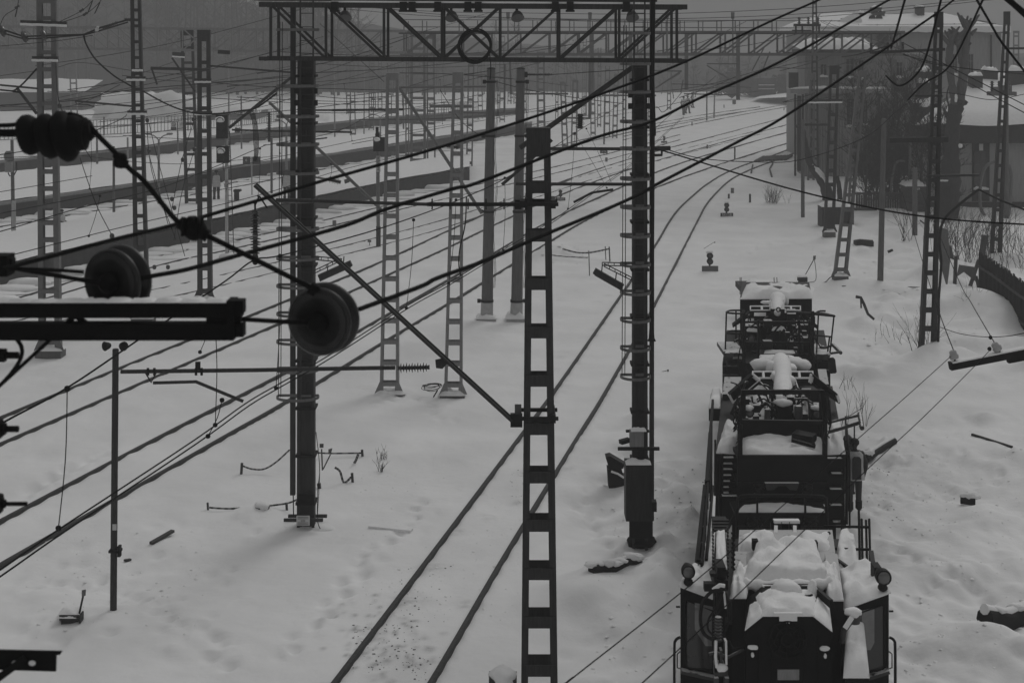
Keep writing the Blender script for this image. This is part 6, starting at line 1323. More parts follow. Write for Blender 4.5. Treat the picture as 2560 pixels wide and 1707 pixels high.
# rear ladder frame and railings
def lad(mb):
    mb.pbox(1928, 1303, 1934, 1400, 20.9, .08); mb.pbox(1996, 1303, 2002, 1400, 20.9, .08); mb.pbox(1928, 1303, 2002, 1310, 20.9, .08); mb.pbox(1948, 1308, 1978, 1400, 21.1, .05)
    for x in (1953, 1973): mb.pbox(x, 1304, x + 2, 1365, 20.85, .04)
    for y in (1345, 1356): mb.pbox(1946, y, 1980, y + 3, 20.85, .05)
lf_ = part(m1, 'ladder_frame', MACH_C, lad)
part(m1, 'ladder_snow', SNOW, lambda mb: (mb.beam(P(1934, 1302, 20.9), P(1998, 1302, 20.9), .1, .04), mb.beam(P(1940, 1316, 20.8), P(1939, 1366, 20.4), .05, .05), mb.beam(P(1987, 1316, 20.8), P(1988, 1366, 20.4), .05, .05)))
def rl(mb):
    for x, y0, y1 in ((2147, 1275, 1430), (2154, 1297, 1430), (2165, 1300, 1425), (2173, 1297, 1425)): mb.tube([P(x, y0, 21.2), P(x + 3, y1, 20.4)], .018, 6)
    mb.tube([P(2060, 1315, 21.4), P(2173, 1317, 21)], .02, 6); mb.tube([P(2078, 1371, 20.8), P(2174, 1373, 20.4)], .02, 6); mb.beam(P(2090, 1400, 20), P(2075, 1340, 21), .04, .05); mb.beam(P(2120, 1420, 19.8), P(2070, 1385, 20.2), .04, .06)
    mb.tube([P(2072, 1330, 20.6), P(2078, 1420, 20.2)], .025, 6); mb.beam(P(2178, 1380, 20.2), P(2186, 1430, 19.6), .06, .06)
part(m1, 'side_railing', MACH_C, rl)
part(m1, 'side_beam', BLACKER, lambda mb: (mb.beam(P(1741, 1425, 19.0), P(1762, 1220, 23), .055, .12), mb.beam(P(1754, 1425, 19.0), P(1770, 1220, 23), .03, .2), mb.beam(P(1766, 1225, 22.9), P(1775, 1090, 26.5), .06, .14), mb.beam(P(1775, 1092, 26.4), P(1782, 1005, 29.5), .05, .12), [mb.beam(P(1741 + k * 4.2, 1415 - k * 40, 19.2 + k * .78), P(1759 + k * 3.0, 1415 - k * 40, 19.2 + k * .78), .06, .2) for k in range(6)], mb.tube([P(1766, 1400, 19.4), P(1782, 1215, 23.2)], .022, 6)))
mb = MB(); patch(mb, [P(1752, 1422, 19.3), P(1782, 1422, 19.3), P(1790, 1330, 21.5), P(1768, 1330, 21.5)], .1, 10, .3, 14); patch(mb, [P(1769, 1330, 21.5), P(1786, 1330, 21.5), P(1789, 1240, 23.6), P(1778, 1240, 23.6)], .05, 10, .3, 15); patch(mb, [P(2084, 1425, 19.8), P(2150, 1425, 19.8), P(2134, 1335, 22.2), P(2100, 1335, 22.2)], .14, 10, .25, 16); mb.build('walkway_snow', SNOW, m1)
part(m1, 'walkway', MACH_C, lambda mb: (mb.hexa([P(1752, 1450, 19.3), P(1782, 1450, 19.3), P(1790, 1350, 21.5), P(1768, 1350, 21.5), P(1752, 1424, 19.3), P(1782, 1424, 19.3), P(1790, 1332, 21.5), P(1768, 1332, 21.5)]), mb.hexa([P(2084, 1450, 19.8), P(2150, 1450, 19.8), P(2134, 1350, 22.2), P(2100, 1350, 22.2), P(2084, 1427, 19.8), P(2150, 1427, 19.8), P(2134, 1337, 22.2), P(2100, 1337, 22.2)])))

# ---- the two machines behind share one design
def boxes(root, name, m, L):
    mb = MB()
    for a in L: sbox(mb, *a)
    return mb.build(name, m, root)
d2 = 27.5
m2 = empty('snow_loader', P(1954, 1440, d2), 'middle snow clearing machine with an empty railed basket full of snow', 'rail vehicle', 'snow clearing machines in a row')
boxes(m2, 'body', MACH_C, [(1788, 1130, 2112, 1312, d2, 5.2), (1830, 1310, 2090, 1430, d2 + .3, 5)])
boxes(m2, 'deck_gear', MACH, [(1850, 1050, 1935, 1110, 29.0, 1.2), (1985, 1040, 2050, 1110, 29.2, 1.4), (1870, 985, 1920, 1030, 31, .8), (1990, 990, 2030, 1030, 31, .7), (1806, 985, 1850, 1060, 31.5, 1.6), (2050, 960, 2072, 1060, 31, 1.4)])
rg = random.Random(14); mb = MB()
for _ in range(120):
    x, y, d = rg.uniform(1850, 2050), rg.uniform(985, 1060), rg.uniform(28.3, 31); p = P(x, y, d); k = rg.random()
    if k < .75: q = p + V((rg.uniform(-.3, .3), rg.uniform(-.3, .3), rg.uniform(-.35, .35))); mb.tube(spline([p, p.lerp(q, .5) + V((0, 0, .1)), q], 3), rg.uniform(.012, .03), 5)
    else: s = rg.uniform(.04, .12); mb.box(p.x - s, p.x + s, d - s, d + s, p.z - s, p.z + s * .8)
mb.build('pipework', MACH, m2)
snow(m2, 'shoulder_snow', [P(1790, 1132, 27.47), P(1846, 1134, 27.47), P(1850, 1056, 29.4), P(1812, 1066, 29.4)], .14, seed=21); snow(m2, 'shoulder_snow', [P(2062, 1136, 27.47), P(2114, 1134, 27.47), P(2100, 1058, 29.4), P(2064, 1056, 29.4)], .13, seed=22)
snow(m2, 'deck_snow', [P(1862, 1045, 29.3), P(1935, 1048, 29.3), P(1930, 1000, 30.6), P(1868, 1000, 30.6)], .1, seed=23); snow(m2, 'deck_snow', [P(2016, 1052, 29.3), P(2052, 1052, 29.3), P(2050, 1012, 30.4), P(2012, 1010, 30.4)], .2, seed=24)
mb = MB()
for y in (1143, 1158, 1172, 1187, 1202, 1217, 1231): mb.pbox(1808, y + 1.5, 1841, y + 4, d2 - .09, .09)
for y in (1145, 1183, 1222, 1262, 1304): mb.pbox(2066, y + 1, 2107, y + 4, d2 - .09, .09); mb.pbox(2104, y - 8, 2108, y + 1, d2 - .09, .05)
mb.pbox(1800, 1240, 1845, 1246, d2 - .12, .12)
for x in (1800, 1806): mb.pbox(x, 1135, x + 3, 1300, d2 - .06, .06)
gr2 = mb.build('step_grille', MACH_C, m2)
mb = MB()
for y in (1143, 1158, 1172, 1187, 1202, 1217, 1231): mb.pbox(1809, y, 1840 - (y % 7) * 3, y + 1.6, d2 - .09, .08)
for y in (1145, 1183, 1222, 1262, 1304): mb.pbox(2068 + (y % 5) * 4, y - .6, 2107, y + 1.2, d2 - .09, .08)
mb.pbox(1806, 1238, 1842, 1240.5, d2 - .12, .1); mb.build('step_snow', SNOW, gr2)
# basket
def basket(mb):
    for x in (1850, 2062): mb.beam(P(x, 1210, 27.0), P(x, 1050, 27.0), .085, .07, up=(0, 1, 0)); mb.beam(P(x, 1052, 27.0), P(x + (8 if x < 1900 else -8), 975, 27.0), .07, .06, up=(0, 1, 0))
    for x in (1860, 2052): mb.beam(P(x, 1096, 28.2), P(x, 975, 28.2), .06, .06, up=(0, 1, 0))
    mb.beam(P(1856, 978, 27.0), P(2056, 978, 27.0), .06, .06); mb.beam(P(1846, 1053, 27.0), P(2066, 1056, 27.0), .06, .075); mb.beam(P(1860, 982, 28.2), P(2052, 982, 28.2), .05, .05)
    mb.pbox(1844, 1138, 2068, 1208, 26.95, .06); mb.pbox(1856, 1056, 2054, 1094, 28.2, .05); mb.pbox(1844, 1206, 2068, 1214, 26.9, 1.2)
    a, q = P(1844, 1140, 26.95), P(2068, 1140, 26.95); mb.box(a.x, q.x, 26.97, 28.3, a.z - .06, a.z)
    for x in (1844, 2064): mb.hexa([P(x, 1140, 27), P(x + 4, 1140, 27), P(x + 4, 1096, 28.2), P(x, 1096, 28.2), P(x, 1060, 27), P(x + 4, 1060, 27), P(x + 4, 1054, 28.2), P(x, 1054, 28.2)])
bk = part(m2, 'basket', MACH_C, basket)
mb = MB(); patch(mb, [P(1849, 1139, 27.02), P(2063, 1139, 27.02), P(2052, 1093, 28.2), P(1858, 1093, 28.2)], .08, 20, .6, 31); mb.build('basket_snow', SNOW, bk)
part(bk, 'tool_bag', BLACK, lambda mb: (mb.beam(P(1985, 1088, 27.9), P(2036, 1098, 27.7), .3, .16), mb.beam(P(1980, 1100, 27.5), P(2038, 1116, 27.3), .07, .06), mb.beam(P(2025, 1112, 27.35), P(2037, 1107, 27.35), .04, .03)))
def bell(mb, x, y0, y1, d, r, k):
    for i in range(k):
        a, b_ = P(x, y0 + (y1 - y0) * i / k, d), P(x, y0 + (y1 - y0) * (i + 1) / k, d); mb.lathe(a, b_, [(0, r * .75), (.5, r), (1, r * .75)], 12)
for x in (1897, 2018): part(m2, 'bellows', RUBBER, lambda mb: bell(mb, x, 1208, 1240, 26.9, .11, 4))
for x in (1884, 2026): part(m2, 'bellows', RUBBER, lambda mb: bell(mb, x, 1284, 1345, 26.4, .13, 6))
part(m2, 'cowl', MACH_L, lambda mb: mb.pprism([(1913, 1208), (1998, 1208), (1992, 1226), (1975, 1224), (1965, 1215), (1945, 1215), (1935, 1224), (1918, 1226)], 26.85, .3))
def front(mb):
    mb.tube(spline([P(1844, 1420, 26.3), P(1843, 1262, 26.3), P(1848, 1245, 26.3), P(1862, 1239, 26.3), P(1950, 1238, 26.3), P(2046, 1240, 26.3), P(2060, 1245, 26.3), P(2066, 1262, 26.3), P(2068, 1420, 26.3)], 5), .03, 8)
    for x in (1893, 2013): mb.beam(P(x, 1282, 26.3), P(x, 1238, 26.3), .035, .035, up=(0, 1, 0))
    mb.pbox(1838, 1282, 2072, 1290, 26.3, .7); mb.tube([P(1842, 1316, 26.2), P(2068, 1318, 26.2)], .02, 6); mb.beam(P(1820, 1320, 26.4), P(1842, 1275, 26.4), .04, .05)
ff = part(m2, 'front_frame', MACH_C, front)
mb = MB(); patch(mb, [P(1847, 1280, 26.32), P(2064, 1280, 26.32), P(2062, 1261, 26.95), P(1848, 1261, 26.95)], .05, 16, .5, 33); mb.build('shelf_snow', SNOW, ff)
boxes(m2, 'front_box', MACH_C, [(1845, 1290, 2066, 1420, 26.5, .9)])
headlamp(m2, 1873, 1031, 11, 28.4); headlamp(m2, 2040, 1034, 11, 28.4)
part(m2, 'lamp_snow', SNOW, lambda mb: [mb.blob(P(x, 1019, 28.4), .1, .1, .05) for x in (1873, 2041)])
boxes(m2, 'boom_base', MACH_C, [(1943, 1008, 1980, 1058, 28.5, .6)])
part(m2, 'boom', MACH, lambda mb: (mb.beam(P(1958, 1012, 28.7), P(1956, 905, 33), .3, .3), mb.beam(P(1888, 918, 33), P(2012, 918, 33), .5, .25)))
def trunk(mb):
    mb.tube(spline([P(1961, 1008, 28.6), P(1959, 985, 29.3), P(1957, 960, 30.2), P(1957, 932, 31.2), P(1953, 912, 32.3), P(1952, 902, 33)], 5), [.06, .13, .16, .17, .18, .18, .19, .19, .2, .19, .19, .18, .18, .17, .18, .19, .2, .2, .21, .22, .22, .21, .21, .2, .2, .18], 14)
    mb.blob(P(1950, 903, 33), .60, .3, .12, 24, 10, .16); mb.blob(P(1940, 940, 31), .12, .2, .1, 10, 8, .2); mb.blob(P(1976, 952, 30.6), .1, .22, .1, 10, 8, .2); mb.blob(P(1905, 912, 32.9), .26, .26, .13, 14, 8, .1); mb.blob(P(1998, 912, 32.9), .28, .26, .13, 14, 8, .1); mb.blob(P(1932, 918, 32), .16, .2, .12); mb.blob(P(1975, 920, 32), .16, .2, .1)
    mb.blob(P(1961, 1005, 28.5), .2, .16, .07); mb.blob(P(1950, 996, 28.6), .09, .1, .08); mb.blob(P(1972, 996, 28.6), .09, .1, .08)
part(m2, 'boom_snow', SNOW, trunk)
def armframe(mb, x0, x1, y0, y1, d, r, mids):
    mb.tube([P(x0, y0, d + .3), P(x1, y0, d + .3), P(x1, y1, d), P(x0, y1, d)], r, 6, closed=True)
    for x in mids: mb.tube([P(x, y0, d + .3), P(x + 1, y1, d)], r, 6)
for (x0, x1, md) in ((1882, 1936, (1908,)), (1972, 2032, (1998,))):
    ar = part(m2, 'walk_frame', MACH_C, lambda mb: armframe(mb, x0, x1, 932, 948, 31, .035, md)); part(ar, 'frame_snow', SNOW, lambda mb: armframe(mb, x0, x1, 930, 946, 31, .03, md))
for c, s in (([(1880, 936), (1822, 986), (1833, 1006), (1898, 952)], -1), ([(2030, 936), (2092, 986), (2097, 1004), (2026, 956)], 1)):
    ch = part(m2, 'side_chute', MACH_C, lambda mb: (mb.prism([P(x, y, 30.6) for x, y in c], (0, .12, 0)), mb.beam(P(*c[3], 30.5), P(*c[2], 30.5), .2, .05), mb.beam(P(*c[0], 30.5), P(*c[1], 30.5), .2, .04)))
    part(ch, 'edge_snow', SNOW, lambda mb: (mb.beam(P(c[1][0], c[1][1], 30.45), P(c[2][0], c[2][1], 30.45), .12, .05), mb.tube([P(c[0][0], c[0][1], 30.5), P(c[3][0], c[3][1], 30.5)], .05, 6), mb.tube([P(*c[3], 30.42), P(*c[2], 30.42)], .018, 6)))
tk = boxes(m2, 'side_tank', MACH_C, [(1772, 1018, 1800, 1052, 30.2, 1.2)])
mb = MB(); patch(mb, [P(1771, 1020, 30.18), P(1801, 1020, 30.18), P(1802, 978, 31.6), P(1780, 978, 31.6)], .12, 10, .2, 36); mb.build('tank_snow', SNOW, tk)
part(m2, 'handrail', MACH_C, lambda mb: (mb.beam(P(1777, 1250, 27.6), P(1778, 1050, 30), .06, .06), mb.tube([P(1797, 1330, 27.2), P(1797, 1245, 27.2), P(1800, 1225, 27.2)], .016, 6), mb.tube([P(1786, 1330, 27.2), P(1788, 1100, 30)], .02, 6), mb.tube([P(2116, 1310, 27.3), P(2118, 1130, 28)], .03, 6), mb.tube([P(2124, 1320, 27.2), P(2124, 1150, 27.8), P(2116, 1060, 29)], .02, 6), mb.beam(P(2110, 1390, 27), P(2108, 1300, 27.4), .1, .08)))
part(m2, 'swing_arm', MACH_L, lambda mb: (mb.tube([P(2070, 1080, 28), P(2092, 1074, 28), P(2150, 1056, 27.6)], .035, 8), mb.tube([P(2074, 1056, 28.6), P(2105, 1048, 28.6), P(2148, 1038, 28.4)], .026, 8), mb.tube([P(2150, 1034, 28.4), P(2155, 1070, 27.4)], .045, 10), mb.beam(P(2115, 1100, 28.2), P(2114, 1040, 28.4), .03, .03, up=(0, 1, 0)), mb.tube([P(2136, 1060, 28), P(2136, 1096, 28)], .015, 6), mb.tube(spline([P(2104, 1065, 28.3), P(2110, 1045, 28.3), P(2130, 1036, 28.3), P(2138, 1030, 28.3), P(2155, 1020, 28.3)], 4), .007, 5)))
# ---- rearmost machine
d3 = 35.5
m3 = empty('snow_loader', P(1945, 1134, d3), 'rearmost snow clearing machine with a round railed cage and a tall box behind', 'rail vehicle', 'snow clearing machines in a row')
boxes(m3, 'body', MACH_C, [(1806, 908, 2076, 1060, d3, 4.0), (1840, 1050, 2060, 1130, d3 + .2, 4)])
bx3 = boxes(m3, 'rear_box', MACH_C, [(1850, 746, 2030, 880, 39.3, 2.6)])
mb = MB(); patch(mb, [P(1848, 748, 39.25), P(2031, 746, 39.25), P(2036, 722, 41.9), P(1862, 722, 41.9)], .22, 16, .45, 41); mb.build('box_snow', SNOW, bx3)
boxes(m3, 'deck_gear', MACH, [(1862, 815, 1900, 880, 37, 1), (1990, 820, 2026, 880, 37, 1), (1885, 790, 1915, 880, 37.5, .8), (1968, 785, 1990, 880, 37.5, .8), (1932, 782, 1966, 880, 36.6, .6), (1970, 855, 1984, 876, 36.2, .4)])
rg = random.Random(15); mb = MB()
for _ in range(110):
    x, y, d = rg.uniform(1862, 2030), rg.uniform(800, 935), rg.uniform(35.6, 37.5); p = P(x, y, d)
    if rg.random() < .78: q = p + V((rg.uniform(-.35, .35), rg.uniform(-.3, .3), rg.uniform(-.4, .4))); mb.tube(spline([p, p.lerp(q, .5) + V((0, 0, .1)), q], 3), rg.uniform(.012, .03), 5)
    else: s = rg.uniform(.05, .12); mb.box(p.x - s, p.x + s, d - s, d + s, p.z - s, p.z + s * .8)
mb.build('pipework', MACH, m3)
part(m3, 'hood_snow', SNOW, lambda mb: (patch(mb, [P(1865, 828, 36.9), P(1898, 830, 36.9), P(1896, 808, 37.9), P(1868, 806, 37.9)], .1, 8, .2, 42), patch(mb, [P(1992, 832, 36.9), P(2018, 832, 36.9), P(2012, 816, 37.9), P(1994, 816, 37.9)], .12, 8, .2, 43), patch(mb, [P(1929, 826, 36.5), P(1965, 826, 36.5), P(1958, 810, 37.2), P(1936, 810, 37.2)], .08, 8, .2, 44), patch(mb, [P(1830, 905, 35.9), P(1858, 905, 35.9), P(1858, 878, 37), P(1840, 878, 37)], .15, 8, .3, 45), patch(mb, [P(2042, 925, 35.6), P(2070, 928, 35.6), P(2066, 900, 36.8), P(2042, 900, 36.8)], .15, 8, .3, 46)))
def cage(mb):
    for x in (1859, 2031): mb.beam(P(x, 1000, 35.4), P(x, 778, 35.4), .075, .07, up=(0, 1, 0))
    mb.beam(P(2024, 960, 35.6), P(2024, 800, 35.6), .06, .06, up=(0, 1, 0))
    for y in (805, 856): mb.beam(P(1857, y, 35.4), P(2036, y + 1, 35.4), .05, .05)
    for x in (1896, 1998): mb.beam(P(x, 900, 35.4), P(x, 800, 35.4), .05, .05, up=(0, 1, 0))
    mb.pbox(1900, 885, 1996, 893, 35.3, .5)
part(m3, 'front_frame', MACH_C, cage)
mb = MB(); patch(mb, [P(1906, 886, 35.32), P(1992, 886, 35.32), P(1992, 878, 35.8), P(1906, 878, 35.8)], .05, 10, .3, 47); mb.build('shelf_snow', SNOW, m3)
def hoopr(mb):
    for y0, dd in ((781, 0), (832, 0)): mb.tube(spline([P(1860, y0 + 3, 35.3), P(1830, y0 + 2, 35.2), P(1816, y0, 35.7), P(1828, y0 - 5, 36.6), P(1862, y0 - 5, 36.8)], 4), .024, 7)
    mb.tube([P(1816, 781, 35.7), P(1813, 885, 35.7)], .02, 6); mb.tube([P(1840, 776, 36.7), P(1840, 880, 36.7)], .02, 6)
    mb.tube([P(1990, 782, 35.4), P(2045, 786, 35.4), P(2086, 790, 35.5), P(2060, 784, 36.6), P(2010, 782, 36.8)], .03, 7); mb.tube([P(2036, 838, 35.4), P(2080, 842, 35.5)], .022, 6)
    for a, b_ in (((2085, 790), (2074, 890)), ((2074, 842), (2068, 888)), ((2046, 788), (2041, 890)), ((2030, 785), (2024, 880))): mb.tube([P(*a, 35.5), P(*b_, 35.5)], .02, 6)
part(m3, 'cage_railing', MACH_C, hoopr)
def plat(mb, x0, x1, y0, y1):
    n = 12; a, q = P(x0, y1, 35.3), P(x1, y0, 35.3); L = []
    for i in range(n + 1): t = i / n; L.append(V((a.x + (q.x - a.x) * t, 35.3 + .15 * math.cos(t * 3.14) ** 2 * (1 if x0 < 1900 else .4), 0)))
    for i in range(n): mb.hexa([V((L[i].x, L[i].y, a.z)), V((L[i + 1].x, L[i + 1].y, a.z)), V((L[i + 1].x, 36.6, a.z)), V((L[i].x, 36.6, a.z)), V((L[i].x, L[i].y, q.z)), V((L[i + 1].x, L[i + 1].y, q.z)), V((L[i + 1].x, 36.6, q.z)), V((L[i].x, 36.6, q.z))])
for (x0, x1, y0, y1) in ((1811, 1860, 882, 892), (2038, 2076, 886, 900)):
    pl = part(m3, 'side_platform', MACH_L, lambda mb: plat(mb, x0, x1, y0, y1)); mb = MB(); patch(mb, [P(x0 + 1, y0, 35.35), P(x1, y0, 35.35), P(x1, y0 - 12, 36.5), P(x0 + 5, y0 - 12, 36.5)], .06, 8, .2, x0); mb.build('platform_snow', SNOW, pl)
headlamp(m3, 1878, 847, 9, 36); headlamp(m3, 2008, 849, 9, 36)
part(m3, 'boom', MACH, lambda mb: mb.beam(P(1944, 785, 36.6), P(1944, 752, 38.8), .35, .25))
part(m3, 'boom_snow', SNOW, lambda mb: (mb.tube(spline([P(1943, 784, 36.5), P(1943, 768, 37.4), P(1944, 752, 38.4), P(1944, 748, 38.9)], 4), [.05, .11, .13, .14, .15, .16, .15, .17, .2, .21, .22, .2, .18], 12), mb.blob(P(1963, 750, 38.8), .11, .12, .16, 12, 8, .2), mb.blob(P(1920, 756, 38), .2, .1, .05, 12, 8, .2), mb.blob(P(1936, 764, 37.8), .14, .15, .1, 12, 8, .2)))
part(m3, 'lifting_eye', BLACK, lambda mb: mb.tube([P(1946, 774, 36.3) + V((math.cos(a) * .05, 0, math.sin(a) * .05)) for a in [2 * math.pi * k / 12 for k in range(12)]], .018, 5, closed=True))
for (x0, x1, md) in ((1876, 1925, (1904,)), (1955, 2001, (1977,))):
    ar = part(m3, 'walk_frame', MACH_C, lambda mb: armframe(mb, x0, x1, 768, 778, 37, .035, md)); part(ar, 'frame_snow', SNOW, lambda mb: armframe(mb, x0, x1, 766.5, 776.5, 37, .03, md))
for c in ([(1874, 780), (1832, 812), (1833, 819), (1868, 796)], [(2003, 780), (2043, 815), (2046, 826), (2006, 794)]):
    part(m3, 'side_chute', MACH_C, lambda mb: (mb.prism([P(x, y, 36.5) for x, y in c], (0, .12, 0)), mb.beam(P(*c[0], 36.4), P(*c[1], 36.4), .2, .04)))
part(m3, 'mirror', BLACK, lambda mb: mb.prism([P(x, y, 35.0) for x, y in ((2070, 899), (2073, 895), (2084, 894), (2088, 898), (2092, 930), (2089, 933), (2077, 934), (2074, 931))], (0, .05, 0)))
part(m3, 'mirror_arm', BLACK, lambda mb: mb.tube([P(2072, 902, 35.1), P(2056, 901, 35.3)], .02, 6))
part(m3, 'swing_arm', MACH_L, lambda mb: (mb.tube([P(2040, 874, 36), P(2066, 868, 36), P(2082, 863, 36)], .03, 6), mb.tube([P(2058, 886, 35.6), P(2100, 880, 35.4)], .03, 6), mb.tube([P(2082, 862, 36), P(2102, 882, 35.4)], .045, 8), mb.blob(P(2057, 871, 36), .08, .08, .07)))
part(m3, 'side_tools', MACH_C, lambda mb: (mb.beam(P(1806, 1060, 34), P(1812, 905, 36), .05, .1), mb.beam(P(1813, 1060, 34), P(1818, 905, 36), .04, .05), mb.pbox(1818, 905, 1858, 930, 35.3, .3), mb.beam(P(2074, 1060, 34.2), P(2066, 905, 36), .04, .08), mb.pbox(2048, 905, 2070, 1000, 35.2, .4)))
# ---- flat trolley behind
df4 = 52; ft = empty('flat_trolley', P(1900, 745, df4), 'low flat trolley under snow beyond the rearmost machine', 'trolley')
mb = MB(); mb.pbox(1862, 728, 1938, 742, df4, 2.2); mb.build('deck', STEEL_D, ft); mb = MB(); patch(mb, [P(1862, 729, df4 - .02), P(1938, 729, df4 - .02), P(1936, 704, df4 + 2.2), P(1864, 704, df4 + 2.2)], .14, 12, .3, 50); mb.build('deck_snow', SNOW, ft)
mb = MB(); mb.tube([P(1868, 724, df4 - .1), P(1870, 724, df4), P(1934, 724, df4)], .03, 6); mb.tube([P(1880, 707, df4 + 2), P(1930, 706, df4 + 2)], .03, 6)
for x in (1850, 1853, 1937, 1944): mb.tube([P(x, 735, df4), P(x + (0 if x < 1900 else -2), 694, df4 + 1)], .015, 5)
mb.build('stake', STEEL_D, ft)

# hose bundles, chains and grab irons that clutter the frames of the two rear machines
rg = random.Random(19)
for root, cols, d, y0, y1, n in ((m3, (2028, 2040), 35.2, 790, 960, 12), (m3, (1850, 1862), 35.2, 800, 930, 7), (m2, (2064, 2074), 26.95, 985, 1120, 8), (m2, (1838, 1850), 26.95, 990, 1120, 7), (m2, (1868, 2040), 26.2, 1290, 1340, 14)):
    for k in range(n):
        xa = rg.uniform(*cols); ya = rg.uniform(y0, y1 - 40 if y1 - y0 > 60 else y1 - 20); L = rg.uniform(30, 90) if y1 - y0 > 60 else rg.uniform(10, 25)
        part(root, 'hose', RUBBER, lambda mb: mb.tube(spline([P(xa, ya, d), P(xa + rg.uniform(-9, 9), ya + L * .4, d - .1), P(xa + rg.uniform(-9, 9), ya + L * .75, d - .08), P(xa + rg.uniform(-6, 6), ya + L, d)], 4), rg.uniform(.009, .02), 6))
part(m3, 'steps', MACH_L, lambda mb: [mb.tube([P(1808, 915 + k * 22, 35.2), P(1846, 915 + k * 22, 35.2)], .016, 5) for k in range(6)] + [mb.tube([P(2050, 925 + k * 20, 35.0), P(2072, 925 + k * 20, 35.0)], .016, 5) for k in range(5)])
part(m2, 'pipe_frame', MACH_L, lambda mb: (mb.tube(spline([P(1985, 998, 28.4), P(2012, 997, 28.4), P(2021, 1004, 28.4), P(2024, 1050, 28.4)], 4), .022, 7), mb.tube([P(1920, 985, 30), P(1922, 1050, 28.4)], .03, 6), mb.tube([P(1990, 955, 30.5), P(2008, 1010, 28.8)], .02, 6), mb.tube([P(1900, 955, 30.4), P(1932, 985, 29.4)], .022, 6)))
part(m2, 'air_tank', MACH_L, lambda mb: (mb.lathe(P(1996, 1046, 28.2), P(1996, 1014, 28.2), [(0, .07), (.1, .085), (.9, .085), (1, .06)], 12), mb.lathe(P(1918, 1046, 28.2), P(1918, 1022, 28.2), [(0, .06), (1, .05)], 12)))
part(m2, 'tank_dome', SNOW, lambda mb: (mb.blob(P(2032, 1006, 30.2), .22, .25, .16, 14, 8, .1), mb.blob(P(1890, 1006, 30.4), .3, .3, .14, 14, 8, .15)))
